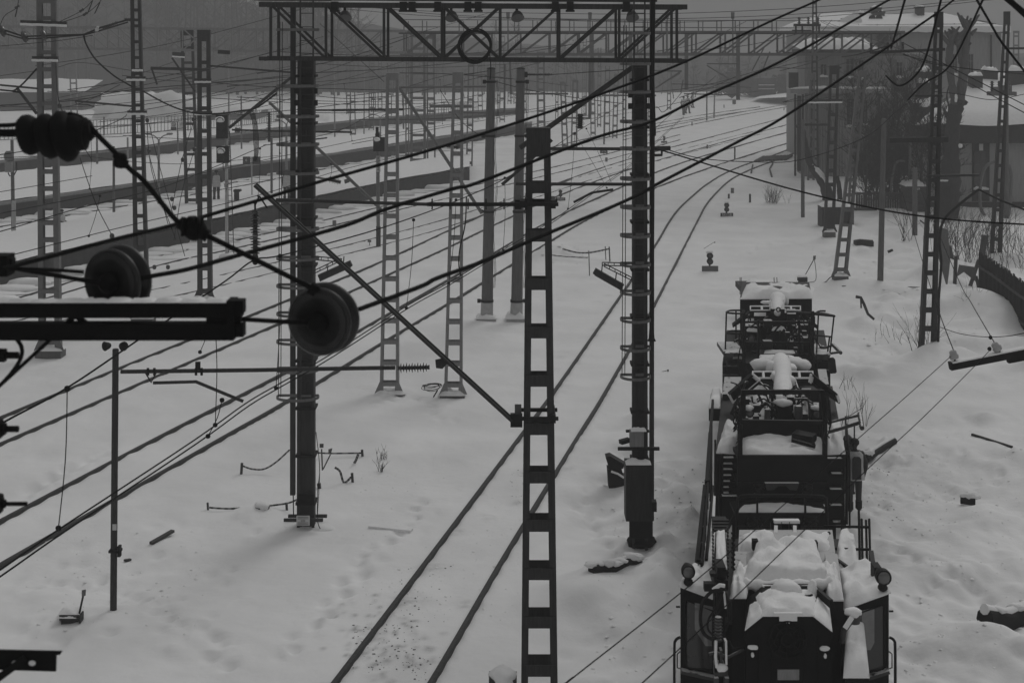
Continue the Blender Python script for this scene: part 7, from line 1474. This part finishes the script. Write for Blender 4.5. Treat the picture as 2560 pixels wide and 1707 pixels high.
# ------------------------------------------------------------------ people
def person(label, x, yfoot, hpx, rotz, d=None, vest=True, hat=True, arms=((.05, -.1), (.05, -.1)), lean=0.0, stride=.06, bulk=1.0, hood=False, panel=False, held=None, z=None, bent=(0, 0)):
    if d is None: d = D(yfoot, z or 0)
    s = hpx / F * d / 1.78; base = P(x, yfoot, d)
    root = empty('person', base, label, 'person')
    J = {}; E = []
    def j(n, p, r, par=None): J[n] = (V(p), r); (E.append((par, n)) if par else None)
    j('pelvis', (0, 0, .95), (.165, .13)); j('waist', (0, -.01 - lean * .3, 1.12), (.155, .12), 'pelvis'); j('chest', (0, -.02 - lean * .8, 1.34), (.19, .13), 'waist'); j('collar', (0, -.01 - lean, 1.47), (.10, .09), 'chest'); j('neck', (0, -.015 - lean, 1.53), (.062, .06), 'collar')
    j('jaw', (0, -.03 - lean * 1.1, 1.60), (.078, .088), 'neck'); j('skull', (0, -.015 - lean * 1.1, 1.69), (.085, .10), 'jaw'); j('crown', (0, -.005 - lean * 1.1, 1.755), (.05, .06), 'skull'); j('nose', (0, -.125 - lean * 1.1, 1.645), (.014, .014), 'skull')
    for k, sg in enumerate((-1, 1)):
        S = 'LR'[k]; ax, ay = arms[k]; bz = bent[k]
        j('ear' + S, (sg * .092, 0 - lean * 1.1, 1.655), (.012, .018), 'skull')
        j('sh' + S, (sg * .19, -.01 - lean * .9, 1.43), (.08, .08), 'chest'); el = V((sg * (.235 + ax), .03 - lean * .5 + ay * .2, 1.15)); j('el' + S, el, (.062, .062), 'sh' + S)
        wr = V((sg * (.22 + ax * .8 - bz * .25), ay - lean * .3 - bz * .22, .92 + bz * .22)); j('wr' + S, wr, (.045, .045), 'el' + S)
        hd = wr + (wr - el).normalized() * .09; j('pa' + S, hd, (.042, .03), 'wr' + S); dr_ = (wr - el).normalized(); sd = V((0, 1, 0)).cross(dr_).normalized() if abs(dr_.y) < .9 else V((1, 0, 0)); fw = sd.cross(dr_)
        for q, (o, L) in enumerate(((-.033, .07), (-.011, .083), (.011, .08), (.033, .06))): a = hd + fw * o + dr_ * .045; j(f'f{q}{S}', a, (.011, .011), 'pa' + S); j(f'g{q}{S}', a + dr_ * L * .6 - sd * sg * .02, (.009, .009), f'f{q}{S}')
        j('th' + S, hd + fw * -.05 + dr_ * .0, (.012, .012), 'pa' + S); j('ti' + S, hd + fw * -.065 + dr_ * .045, (.01, .01), 'th' + S)
        fy = (stride if k else -stride)
        j('hip' + S, (sg * .10, 0, .90), (.11, .11), 'pelvis'); j('kn' + S, (sg * .115, fy * .5 - .03, .50), (.082, .085), 'hip' + S); j('an' + S, (sg * .12, fy, .11), (.065, .07), 'kn' + S); j('toe' + S, (sg * .13, fy - .16, .05), (.05, .042), 'an' + S)
    names = list(J); me = bpy.data.meshes.new('body'); me.from_pydata([J[n][0] for n in names], [(names.index(a), names.index(b)) for a, b in E], [])
    o = bpy.data.objects.new('body', me); C.objects.link(o)
    md = o.modifiers.new('skin', 'SKIN'); md.use_smooth_shade = True; sv = me.skin_vertices[0].data
    for i, n in enumerate(names):
        r = J[n][1]; kk = bulk if n[:2] in ('pe', 'wa', 'ch', 'sh', 'el', 'hi', 'kn') else 1.0; sv[i].radius = (r[0] * kk, r[1] * kk); sv[i].use_root = (n == 'pelvis')
    sb2 = o.modifiers.new('sub', 'SUBSURF'); sb2.levels = 1; sb2.render_levels = 1
    dg = bpy.context.evaluated_depsgraph_get(); ev = bpy.data.meshes.new_from_object(o.evaluated_get(dg)); o.modifiers.clear(); o.data = ev; bpy.data.meshes.remove(me)
    M = Matrix.Rotation(rotz, 4, 'Z') @ Matrix.Scale(s, 4)
    ev.materials.clear(); ev.materials.append(CLOTH); ev.materials.append(SKIN); ev.materials.append(BLACK)
    for p in ev.polygons:
        c = p.center; p.material_index = 1 if (c.z > 1.54 and c.y < .03 - lean) else (2 if c.z < .2 else 0); p.use_smooth = True
    ev.transform(M); o.parent = root
    def piece(name, mb, m):
        mb.v = [tuple(M @ V(v)) for v in mb.v]; mb.v = [tuple(V(v) + base) for v in mb.v]; return mb.build(name, m, root)
    def rings(L, n=18, cap=False):
        mb = MB(); vs = []
        for (z, rx, ry, oy) in L:
            for k in range(n): a = 2 * math.pi * k / n; vs.append((math.cos(a) * rx, math.sin(a) * ry + oy, z))
        fs = [(i * n + k, i * n + (k + 1) % n, (i + 1) * n + (k + 1) % n, (i + 1) * n + k) for i in range(len(L) - 1) for k in range(n)]; mb.add(vs, fs, True)
        if cap: mb.add(vs[-n:], [tuple(range(n))])
        return mb
    for k, sg in enumerate((-1, 1)):
        mb = MB(); fy = (stride if k else -stride); mb.blob((sg * .125, fy - .05, .05), .07, .16, .06, 12, 6, 0); mb.tube([(sg * .12, fy, .05), (sg * .12, fy, .24)], .085, 10); piece('boot', mb, BLACK)
    if vest:
        b_ = bulk; piece('vest', rings([(.80, .245 * b_, .19 * b_, -.0), (.95, .225 * b_, .18 * b_, -.0), (1.12, .21 * b_, .165 * b_, -.02 - lean * .3), (1.30, .235 * b_, .175 * b_, -.03 - lean * .7), (1.43, .225 * b_, .15 * b_, -.02 - lean * .9), (1.50, .13, .11, -.01 - lean)]), VEST)
        if panel:
            mb = MB(); mb.prism([(-.13, .185, .84), (-.13, .185, 1.34), (-.09, .18, 1.40), (.05, .18, 1.40), (.09, .185, 1.34), (.09, .185, .84)], (0, .03, 0)); pn = piece('back_panel', mb, CLOTH)
        else:
            mb = rings([(1.10, .216 * b_, .17 * b_, -.02 - lean * .3), (1.15, .220 * b_, .172 * b_, -.02 - lean * .4)]); piece('reflective_band', mb, SIGNW)
    if hat:
        piece('hat', rings([(1.665, .115, .125, -.012 - lean * 1.1), (1.70, .122, .135, -.012 - lean * 1.1), (1.75, .115, .128, -.008 - lean * 1.1), (1.80, .07, .08, 0 - lean * 1.1), (1.81, .01, .01, 0 - lean * 1.1)], cap=True), BLACK)
    if hood:
        piece('hood', rings([(1.46, .14, .13, .0), (1.55, .13, .14, .01), (1.65, .13, .145, .01), (1.75, .11, .125, .015), (1.81, .05, .06, .02), (1.82, .01, .01, .02)], cap=True), CLOTH)
    return root
person('worker in a pale vest with a dark back panel standing beside the middle machine', 2136, 1276, 178, R(178), d=30.8, panel=True, bulk=1.08, arms=((.05, -.05), (.06, -.12)), bent=(0, .5))
person('hooded dark figure half hidden behind the worker at the middle machine', 2119, 1252, 163, R(170), d=32.2, vest=False, hat=False, hood=True, bulk=1.05)
person('worker in a light vest standing between the tall signal and the paired column', 541, 500, 74, R(190), z=.9, arms=((.06, -.02), (.08, -.02)), bulk=1.12, bent=(.6, .3))
person('worker in a light vest half hidden behind the left gantry leg cage', 717, 500, 74, R(185), z=.9, bulk=1.1, bent=(.2, 0))
person('worker beside the tall left lattice tower holding a dark case', 153, 602, 78, R(80), bulk=1.1, arms=((.05, -.15), (.05, -.15)), bent=(.5, .6))
for x, y, h, lab, rz in ((1709, 288, 46, 'leftmost of three faint figures walking far off by the tracks', .4), (1719, 284, 44, 'middle one of three faint figures walking far off by the tracks', 2.2), (1731, 270, 38, 'rightmost of three faint figures walking far off by the tracks', 1.2)): person(lab, x, y, h, rz, bulk=1.2, stride=.14)
mb = MB(); d = D(602); mb.pbox(116, 556, 140, 571, d - .4, .35); mb.pbox(120, 552, 136, 556, d - .3, .08); tag(mb.build('carry_case', BLACK), 'dark square case held beside the left lattice tower', 'case')
bn = empty('low_bench', G(80, 592), 'low dark bench standing in the snow left of the tall left tower', 'bench'); d = D(592)
mb = MB(); mb.pbox(57, 577, 100, 581, d - .5, .5); mb.build('seat', BLACK, bn)
for x in (63, 81, 95): mb = MB(); mb.pbox(x, 581, x + 2, 592, d - .3, .06); mb.build('leg', BLACK, bn)

# ------------------------------------------------------------------ colour light signals and signs
def clight(mb, c, r): mb.lathe(c, c + V((0, -.12, 0)), [(0, r), (1, r)], 14)
sg = empty('colour_light_signal', G(566, 645), 'tall colour light signal with two black heads, snow on the hoods, ladder behind', 'railway signal', 'colour light signals'); d = D(645)
mb = MB(); mb.tube([P(567, 650, d), P(566, 288, d)], .075, 10); mb.build('post', CONC_P, sg)
mb = MB(); mb.blob(P(567, 640, d), .35, .3, .14); mb.build('snow_collar', SNOW, sg)
for (x0, y0, x1, y1, lamps) in ((540, 289, 568, 347, (302, 319, 336)), (541, 367, 571, 408, (380, 397))):
    mb = MB(); mb.pbox(x0, y0, x1, y1, d - .3, .28); mb.pbox(x0 - 1, y0 - 1, x1 + 1, y0 + 1, d - .31, .3); hd_ = mb.build('signal_head', BLACKER, sg)
    for yl in lamps:
        c = P((x0 + x1) / 2 - 2, yl, d - .3); mb = MB(); n = 10; mb.tube([c + V((math.cos(a) * .15, -.0, math.sin(a) * .15)) for a in [math.pi * k / 10 for k in range(11)]], .02, 6); mb.tube([c + V((math.cos(a) * .16, -.22, math.sin(a) * .15)) for a in [math.pi * k / 10 for k in range(11)]], .02, 6); clight(mb, c, .12); mb.build('lamp_hood', BLACK, hd_)
    c = P((x0 + x1) / 2 - 4, lamps[0] - 4, d - .42); mb = MB(); mb.blob(c + V((0, 0, -.02)), .2, .13, .13, 12, 8, .1); mb.build('snow_cap', SNOW, hd_)
mb = MB(); mb.tube([P(574, 328, d + .3), P(585, 645, d + .3)], .022, 5); mb.tube([P(569, 328, d + .25), P(572, 645, d + .25)], .018, 5)
for y in range(335, 645, 14): t = (y - 328) / 317; mb.tube([P(569 + 3 * t, y, d + .27), P(574 + 11 * t, y, d + .27)], .014, 4)
mb.build('ladder', STEEL_D, sg)
mb = MB(); mb.tube(spline([P(558, 410, d - .1), P(558, 424, d - .1), P(563, 424, d), P(566, 412, d)]), .02, 5); mb.build('cable_loop', RUBBER, sg)
for i, ch in enumerate('ЧМ7'): text_mesh('lettering', ch, .23, P(565, 454 + i * 11, d - .1), SIGND, sg)
sg2 = empty('colour_light_signal', G(946, 616), 'shorter colour light signal with one black head left of the twin lattice masts', 'railway signal', 'colour light signals'); d = D(616)
mb = MB(); mb.tube([P(946, 620, d), P(944, 330, d)], .09, 10); mb.build('post', STEEL, sg2); mb = MB(); mb.tube([P(946, 618, d), P(946, 566, d)], .115, 10); mb.build('post_sleeve', STEEL_D, sg2)
mb = MB(); mb.pbox(933, 344, 961, 379, d - .3, .28); mb.pbox(939, 318, 946, 336, d - .2, .15); mb.pbox(938, 334, 948, 344, d - .25, .2); hd_ = mb.build('signal_head', BLACKER, sg2)
mb = MB(); mb.blob(P(942, 349, d - .4), .15, .12, .10); mb.build('snow_cap', SNOW, hd_)
mb = MB(); clight(mb, P(943, 360, d - .3), .1); mb.build('lamp_hood', BLACK, hd_)
pl = MB(); pl.pbox(940, 390, 951, 430, d - .105, .01); pw = pl.build('plate', CONC_P, sg2)
for i, ch in enumerate('Х52'): text_mesh('lettering', ch, .22, P(945.5, 397 + i * 12.5, d - .12), SIGND, sg2)
sn = empty('platform_number_sign', G(630, 490, .9), 'dark platform number sign reading 6 and 7 on a thin pale post', 'sign'); d = D(490, .9)
mb = MB(); mb.tube([P(630, 492, d), P(629, 392, d)], .04, 8); mb.build('post', CONC_P, sn)
for x0, x1, t in ((607, 626, '6'), (631, 651, '7')): mb = MB(); mb.pbox(x0, 392, x1, 411, d - .08, .05); pb_ = mb.build('panel', SIGND, sn); text_mesh('lettering', t, .24, P((x0 + x1) / 2 - (1 if t == '6' else -1), 400.5, d - .09), SIGNW, pb_)
bi = empty('waste_bin', G(592, 503, .9), 'small dark waste bin beside the tall signal', 'bin'); d = D(503, .9); mb = MB(); mb.loft((585, 479, 598, 501), d - .2, (585, 479, 598, 501), d + .2); mb.build('body', BLACK, bi); mb = MB(); mb.pbox(583, 475, 600, 480, d - .25, .5); mb.build('lid', BLACK, bi)
ws = empty('warning_sign', G(446, 389, 1.0), 'pair of pale pictogram boards on a grey post on the middle platform', 'sign'); d = D(389, 1.0)
mb = MB(); mb.tube([P(445, 390, d), P(444, 304, d)], .06, 8); mb.build('post', STEEL, ws)
for x0, x1, tri in ((427, 441, 0), (447, 461, 1)):
    mb = MB(); mb.pbox(x0, 304, x1, 328, d - .1, .03); b_ = mb.build('board', SIGNW, ws); c = P((x0 + x1) / 2, 311, d - .11); r_ = .14; mb = MB(); k = 3 if tri else 16
    mb.tube([c + V((math.sin(2 * math.pi * i / k) * r_, 0, math.cos(2 * math.pi * i / k) * r_)) for i in range(k)], .018, 5, closed=True)
    if not tri: mb.tube([c + V((-.09, 0, .09)), c + V((.09, 0, -.09))], .016, 5); mb.pbox(x0, 318, x1, 326, d - .12, .01)
    else: mb.tube([c + V((0, 0, .05)), c + V((0, 0, -.04))], .014, 5)
    mb.build('pictogram', SIGND, b_)
def dwarf(label, x, yb, txt, s=1.0):
    d = D(yb); r = empty('dwarf_signal', P(x, yb, d), label, 'dwarf signal', 'dwarf shunting signals'); s *= .85; w = .16 * s
    mb = MB(); c = P(x, yb, d); mb.tube([c - V((0, 0, .1)), c + V((0, 0, .5 * s))], .04, 8); mb.build('stem', BLACK, r)
    for k in range(2): mb = MB(); e = c + V((0, -.05, (.52 + .29 * k) * s)); mb.lathe(e + V((0, .1, 0)), e - V((0, .12, 0)), [(0, .1 * s), (.3, w), (1, w * 1.02)], 14); l_ = mb.build('lamp_head', BLACK, r); mb = MB(); mb.lathe(e - V((0, .10, 0)), e - V((0, .125, 0)), [(0, .1 * s), (1, .09 * s)], 12); mb.build('lens', PANE, l_)
    mb = MB(); mb.blob(c + V((0, -.05, .98 * s)), .14, .12, .07, 10, 6, .1); mb.build('snow_cap', SNOW, r)
    mb = MB(); mb.box(c.x - .42 * s, c.x + .42 * s, c.y - .16, c.y - .13, c.z + .02, c.z + .3 * s); p_ = mb.build('number_plate', STEEL_D if txt else STEEL, r)
    if txt: text_mesh('lettering', txt, .27 * s, c + V((0, -.17, .155 * s)), SIGNW, p_)
dwarf('dwarf signal numbered M228 alone on the snow right of the curved track', 1816, 543, 'М228')
dwarf('blank plated dwarf signal nearest the right gantry leg, right of the curved track', 1774, 678, '', 1.0)
dwarf('faint dwarf signal numbered M202 between the nearest mast and the right gantry leg', 1401, 502, 'М202', .85)
dwarf('distant dwarf signal beyond the right gantry leg in the upper snowfield', 1660, 358, '', .8)
for (x0, y0, x1, y1, yb, txt, lab) in ((1500, 373, 1519, 384, 386, '75', 'small black plate reading 75 lying on the snow'), (1831, 250, 1840, 261, 263, '', 'tiny dark marker plate far off on the snowfield')):
    d = D(yb); r = empty('marker_plate', P(x0, yb, d), lab, 'sign'); mb = MB(); mb.pbox(x0, y0, x1, y1, d, .05); mb.build('plate', SIGND, r); mb = MB(); mb.tube([P((x0 + x1) / 2, y1, d), P((x0 + x1) / 2, yb + 2, d)], .03, 5); mb.build('stem', STEEL_D, r)
    if txt: text_mesh('lettering', txt, .35, P((x0 + x1) / 2, (y0 + y1) / 2, d - .03), SIGNW, r)
pk2 = empty('switch_number', G(1170, 358), 'small plate reading 25 on a thin stem behind the twin masts', 'sign'); d = D(372); mb = MB(); mb.pbox(1052, 347, 1064, 356, d, .05); mb.build('plate', SIGND, pk2); mb = MB(); mb.tube([P(1040, 345, d), P(1040, 412, d)], .04, 5); mb.build('stem', STEEL, pk2); text_mesh('lettering', '25', .3, P(1058, 351.5, d - .03), SIGNW, pk2)
for i, (x, y0, y1) in enumerate(((836, 551, 565), (1516, 394, 405), (1831, 470, 482), (1822, 485, 495), (1875, 485, 507), (1730, 306, 315), (1837, 367, 398), (1768, 362, 372), (1960, 270, 276), (1810, 262, 270))):
    d = D(y1); r = empty('marker_stake', P(x, y1, d), ['striped short marker stake right of the left gantry leg', 'striped short stake below the small 75 plate', 'striped short stake above the M228 signal', 'tiny dark stake above the M228 signal', 'grey stake left of the grass tussock', 'tiny stake far up the snowfield', 'thin switch lever far up the snowfield', 'small flag like marker on the upper track', 'tiny dark stake near the canopy', 'faint short stake by the far locomotive'][i], 'stake')
    mb = MB(); w = .1 if i < 3 else .06; a = P(x, y1, d); h = (y1 - y0) / F * d; mb.box(a.x - w, a.x + w, d - .03, d + .03, a.z - .1, a.z + h); mb.build('stake', STEEL_P if i < 3 else STEEL_D, r)
    if i < 3:
        mb = MB()
        for k in range(3): mb.box(a.x - w - .003, a.x + w + .003, d - .034, d - .031, a.z + h * (.1 + k * .32), a.z + h * (.22 + k * .32))
        mb.build('stripe', SIGND, r)
# timber crossing deck at the switch
cd = empty('timber_crossing', G(1925, 400), 'dark timber crossing laid over the switch rails far right', 'crossing'); a, b_, c_, e_ = G(1884, 406), G(1968, 401), G(1984, 391), G(1906, 394)
mb = MB()
for k in range(9):
    t0, t1 = k / 9 + .01, (k + .82) / 9; mb.hexa([a.lerp(b_, t0), a.lerp(b_, t1), e_.lerp(c_, t1), e_.lerp(c_, t0)] + [v + V((0, 0, .14)) for v in (a.lerp(b_, t0), a.lerp(b_, t1), e_.lerp(c_, t1), e_.lerp(c_, t0))])
mb.build('planks', WOOD, cd)
for i, (pts, lab) in enumerate(((((1878, 434), (1882, 414)), 'short rail end left below the timber crossing'), (((1930, 444), (1924, 425), (1932, 411)), 'bent rail end right below the timber crossing'))):
    mb = MB(); w = [G(*p) + V((0, 0, .05)) for p in pts]
    for k in range(len(w) - 1): mb.beam(w[k], w[k + 1], .1, .12)
    tag(mb.build('rail_piece', RAIL), lab, 'rail')
# switch boxes
for i, (x0, y0, x1, y1, lx0, ly0, lx1, ly1, lab) in enumerate(((148, 1536, 200, 1562, 197, 1538, 209, 1484, 'snow topped switch box with a tilted plate lever at the lower left'), (1993, 692, 2018, 709, 2014, 686, 2036, 646, 'switch box with a slanting flag lever right of the flat trolley'))):
    d = D(y1); r = empty('switch_box', P((x0 + x1) / 2, y1, d), lab, 'switch box'); mb = MB(); mb.loft((x0, y0, x1, y0 + (y1 - y0) * .55), d - .15, (x0, y0, x1, y0 + (y1 - y0) * .55), d + .2); mb.pbox(x0 + 5, y0 + 8, x1 - 4, y1 + 4, d - .1, .25); mb.pbox(x1 - 3, y0 + 2, x1 + 1, y1 - 4, d - .2, .2); mb.build('case', STEEL_D, r)
    mb = MB(); a, q = P(x0, y0, d), P(x1, y0, d); mb.cap(a.x, q.x, d - .15, d + .2, a.z, .07, n=8); mb.build('snow_cap', SNOW, r)
    mb = MB(); mb.tube([P(lx0, ly0, d), P(lx1, ly1, d)], .018, 6); mb.build('lever', STEEL_D, r); mb = MB(); k = 4.5 if i == 0 else 3; mb.pprism([(lx1 - k, ly1 - 2 * k), (lx1 + k * 1.2, ly1 - 2.4 * k), (lx1 + k, ly1 + k), (lx1 - k * 1.1, ly1 + k * 1.2)], d - .03, .015); mb.build('lever_plate', STEEL, r)
    if i: mb = MB(); mb.tube(spline([P(2036, 648, d), P(2040, 680, d), P(2038, 702, d), P(2018, 706, d)]), .012, 4); mb.tube([P(1962, 706, d), P(1992, 707, d)], .03, 5); mb.tube(spline([P(2040, 709, d), P(2062, 706, d), P(2075, 694, d), P(2086, 690, d)]), .02, 5); mb.build('cable', RUBBER, r)
# tape barriers, boards and bits in the snow
def tape(label, pts, d0, r=.012):
    w = spline([P(x, y, d0 + i * .02) for i, (x, y) in enumerate(pts)], 6); mb = MB()
    for i in range(len(w) - 1): mb.cur = (i // 1) % 2; mb.beam(w[i], w[i + 1], .006, r * 3.2, up=(0, 0, 1))
    tag(mb.build('barrier_tape', [STEEL_P, STEEL_D]), label, 'barrier tape', 'striped barrier tapes')
tape('striped tape from the short stake up to the left gantry leg', [(606, 1164), (630, 1172), (660, 1172), (690, 1155), (724, 1124)], D(1180))
tape('striped tape from the far left stake past the half buried tub', [(520, 1268), (570, 1271), (620, 1268), (650, 1266), (716, 1258), (745, 1247)], D(1285))
tape('striped tape from the left gantry leg to the stake beside the dry sprig', [(790, 1131), (830, 1133), (906, 1132)], D(1142))
tape('loose striped tape drooping to a second stake right of the gantry leg', [(837, 1168), (850, 1178), (860, 1206), (878, 1192)], D(1208), .016)
tape('short striped tape hanging from the stake beside the dry sprig', [(896, 1134), (890, 1150), (885, 1158)], D(1158), .02)
tape('sagging striped tape over the snow mound in the middle distance', [(1406, 622), (1440, 631), (1470, 632), (1500, 627), (1523, 622)], D(648), .022)
tape('lower tape across the snow mound in the middle distance', [(1380, 638), (1420, 642), (1470, 644)], D(655), .014)
for i, (x, y0, y1, w) in enumerate(((519, 1256, 1282, .025), (716, 1256, 1281, .03), (605, 1157, 1181, .035), (905, 1124, 1142, .035), (880, 1182, 1204, .035), (1405, 613, 636, .035), (1513, 616, 650, .025), (1523, 617, 655, .035), (1472, 627, 690, .025), (797, 1208, 1220, .05))):
    d = D(y1); mb = MB(); mb.beam(P(x + (2 if i != 2 else -2), y1 + 6, d), P(x, y0, d), w * 1.6, w * 1.4, up=(0, 1, 0)); tag(mb.build('wooden_stake', WOOD), ['far left stake of the tape by the half buried tub', 'thin stake close left of the left gantry leg foot', 'tilted stake upper left of the left gantry leg', 'stake beside the dry sprig right of the left gantry leg', 'stake at the end of the drooping loose tape', 'left stake on the middle distance snow mound', 'thin right stake on the middle distance snow mound', 'rightmost stake on the middle distance snow mound', 'front stake on the middle distance snow mound', 'small dark block in the snow right of the left gantry leg'][i], 'stake')
for i, (x, y0, y1, xt) in enumerate(((806, 1175, 1114, 804), (808, 1172, 1128, 826))):
    d = D(1300) ; mb = MB(); mb.tube([P(x, y0, d), P(xt, y1 + 8, d)], .016, 6); k = 5; mb.pprism([(xt - k, y1 - k), (xt + k, y1 - k * (1 if i == 0 else 1.6)), (xt + k * (.9 if i == 0 else .3), y1 + k), (xt - k, y1 + k * (1 if i == 0 else 1.4))], d - .02, .015); tag(mb.build('plate_lever', STEEL), ['upright square plate on a rod right of the left gantry leg', 'tilted square plate on a rod right of the left gantry leg'][i], 'lever')
tub = empty('half_buried_tub', G(655, 1290), 'dark tub half buried under a snow cap left of the left gantry leg', 'tub'); d = D(1290)
mb = MB(); mb.lathe(P(655, 1296, d), P(655, 1264, d), [(0, .12), (1, .17)], 14); mb.build('tub', CONC_D, tub); mb = MB(); mb.blob(P(654, 1264, d), .19, .17, .09, 14, 8, .1); mb.build('snow_cap', SNOW, tub)
def board(label, p0, p1, w, t, m=WOOD, name='board', lift=.03, tip=0.0):
    a, b_ = G(*p0), G(*p1); a = a + V((0, 0, lift + gz(a))); b_ = b_ + V((0, 0, lift + tip + gz(b_))); mb = MB(); mb.beam(a, b_, w, t); tag(mb.build(name, m), label, name.replace('_', ' '))
board('dark wooden board sticking out of the snow right of the loudspeaker pole', (378, 1369), (432, 1342), .09, .05, tip=.05)
board('buried board tip in the snow near the loudspeaker pole', (312, 1402), (326, 1396), .06, .04)
board('long thin dark stick on the snow at the right edge', (2430, 1092), (2530, 1130), .06, .05, BLACK)
board('snowy grooved block lying flat right of the left gantry leg', (924, 1322), (1030, 1330), .2, .06, SNOW, 'snow_block')
sp_ = empty('buffer_stub', G(1540, 1212), 'broken dark concrete stub tilting out of the snow left of the right gantry leg', 'concrete stub'); d = D(1214)
mb = MB(); mb.pprism([(1514, 1143), (1526, 1140), (1562, 1161), (1558, 1171), (1554, 1172), (1560, 1196), (1530, 1180), (1521, 1166)], d, .3); mb.pprism([(1519, 1172), (1530, 1178), (1568, 1196), (1568, 1216), (1522, 1222)], d - .1, .35); mb.build('block', BLACK, sp_)
mb = MB(); mb.tube([P(1528, 1178, d - .12), P(1545, 1184, d - .12), P(1560, 1194, d - .12)], .025, 6); mb.build('snow_strip', SNOW, sp_)
def log(label, pts, r, lumps, seed, d=None):
    rg2 = random.Random(seed); w = [G(*p) + V((0, 0, r * .55 + max(0, gz(G(*p))))) for p in pts]; root = empty('log', w[0], label, 'log'); mb = MB(); mb.tube(w, r, 9); mb.build('trunk', BLACK, root)
    mb = MB(); mb.tube(spline([p + V((0, 0.03, r * .8)) for p in w], 4), r * .55, 8)
    for _ in range(lumps): t = rg2.random(); i = min(len(w) - 2, int(t * (len(w) - 1))); q = w[i].lerp(w[i + 1], t * (len(w) - 1) - i); mb.blob(q + V((rg2.uniform(-.05, .05), .02, r * .95)), rg2.uniform(.09, .16), .10, rg2.uniform(.04, .08), 14, 8, .2)
    mb.build('snow_cap', SNOW, root)
log('snow covered log with dark ends lying below the right gantry leg', [(1478, 1476), (1505, 1466), (1535, 1464), (1570, 1452), (1598, 1440)], .085, 11, 2)
log('big dark log under thick snow at the lower right edge', [(2462, 1588), (2520, 1566), (2600, 1530)], .17, 7, 3)
log('tilted dark beam with snow behind the workers by the middle machine', [(2165, 1152), (2200, 1128), (2234, 1108)], .1, 2, 4)
log('dark rock like stub under a smooth snow cap in the right snowfield', [(2402, 1254), (2425, 1257), (2438, 1258)], .10, 4, 5)
for i, (pts, r, lab) in enumerate((([(2140, 742), (2152, 744), (2160, 760), (2170, 785), (2185, 798)], .06, 'bent dark pipe sticking out of the snow in the right yard'), ([(2137, 608), (2150, 605), (2182, 607)], .16, 'low dark wooden crate piece left of the right yard concrete pole'), ([(2105, 719), (2125, 718), (2143, 714)], .08, 'short dark stub below the leaning mast foot'), ([(2258, 718), (2303, 719)], .03, 'thin dark bar lying left of the right lattice mast'), ([(2180, 550), (2196, 549)], .08, 'small dark T shaped stand behind the right yard concrete pole'), ([(2315, 745), (2322, 752)], .05, 'small dark stub inside the right lattice mast foot'), ([(2220, 630), (2232, 625)], .07, 'small dark lump on the ditch edge in the right yard'))):
    d = D(pts[-1][1] + 6); mb = MB(); w = [P(x, y, d) for x, y in pts]; mb.tube(w, [r * (1 - .25 * k / len(w)) for k in range(len(w))], 7); 
    if i == 0: mb.tube([P(2152, 746, d), P(2153, 770, d)], .03, 6)
    if i == 1: mb.box(w[0].x, w[-1].x, d - .2, d + .3, w[0].z - .25, w[0].z + .1)
    if i == 4: mb.beam(w[0] + V((.15, 0, 0)), w[0] + V((.15, 0, -.5)), .1, .1, up=(0, 1, 0))
    tag(mb.build(['bent_pipe', 'crate_piece', 'stub', 'bar', 'stand', 'stub', 'lump'][i], BLACK if i else STEEL_D), lab, ['pipe', 'crate', 'stub', 'bar', 'stand', 'stub', 'debris'][i])
sm = empty('capped_post', G(1256, 1760), 'post end under tall mushroom snow at the bottom edge, left of the nearest mast', 'post'); d = 20.5
mb = MB(); mb.pbox(1222, 1700, 1292, 1720, d - .12, .3); mb.pbox(1238, 1718, 1276, 1880, d - .05, .2); mb.build('post', CONC_D, sm); mb = MB(); mb.blob(P(1257, 1690, d), .2, .2, .125, 16, 10, .08); mb.build('snow_cap', SNOW, sm)
cl = MB(); rg = random.Random(8); c0 = P(1088, 968, D(985))
for k in range(4): rx = rg.uniform(.2, .3); cl.tube([c0 + V((math.cos(a) * rx - .1, math.sin(a) * .3, .06 * k * .3 + math.sin(a + k) * .04)) for a in [2 * math.pi * i / 18 for i in range(18)]], .011, 4, closed=True)
cl.tube([P(1094, 975, D(985)), P(1085, 990, D(985)), P(1080, 1000, D(985))], .02, 5); tag(cl.build('cable_coil', BLACK), 'loose coil of thin cable on the snow left of the right twin mast foot', 'cable coil')
for i, (x, y, dx_, dy_) in enumerate(((1520, 1000, 6, 0), (1668, 926, -30, 7), (1785, 606, -26, 16), (2150, 1640, 4, -10))):
    if i in (0, 3): continue
    d = D(930 if i == 1 else 640); mb = MB(); mb.tube([P(x + dx_, y + dy_, d), P(x, y, d)], .01, 4); mb.blob(P(x + 2, y, d), .025, .025, .035, 8, 6, 0); tag(mb.build('thin_rod_lamp', STEEL_D), ['', 'thin horizontal rod with a small tip right of the right gantry leg', 'thin slanting rod with a small tip above the blank dwarf signal', ''][i], 'rod')
lv = MB(); d = D(613); lv.pbox(919, 600, 928, 606, d, .03); lv.tube([P(924, 606, d), P(924, 614, d)], .02, 5); tag(lv.build('marker_plate', STEEL), 'small square plate in the snow left of the second signal foot', 'sign')
for o in list(C.objects):
    if o.parent is None and o.get('category') and 'kind' not in o: o['kind'] = 'thing'
# ------------------------------------------------------------------ haze: falling snow in the air
hz = MB(); hz.box(-860, 860, -40, 720, -1.8, 34)
HM = bpy.data.materials.new('snowy_air'); HM.use_nodes = True
hn = HM.node_tree.nodes; hl = HM.node_tree.links; hn.remove(hn['Principled BSDF'])
pv = hn.new('ShaderNodeVolumePrincipled'); pv.inputs['Color'].default_value = (.60, .60, .60, 1); pv.inputs['Density'].default_value = 0.0023; pv.inputs['Anisotropy'].default_value = 0.0
hl.new(pv.outputs[0], hn['Material Output'].inputs['Volume'])
tag(hz.build('haze', HM), kind='stuff')
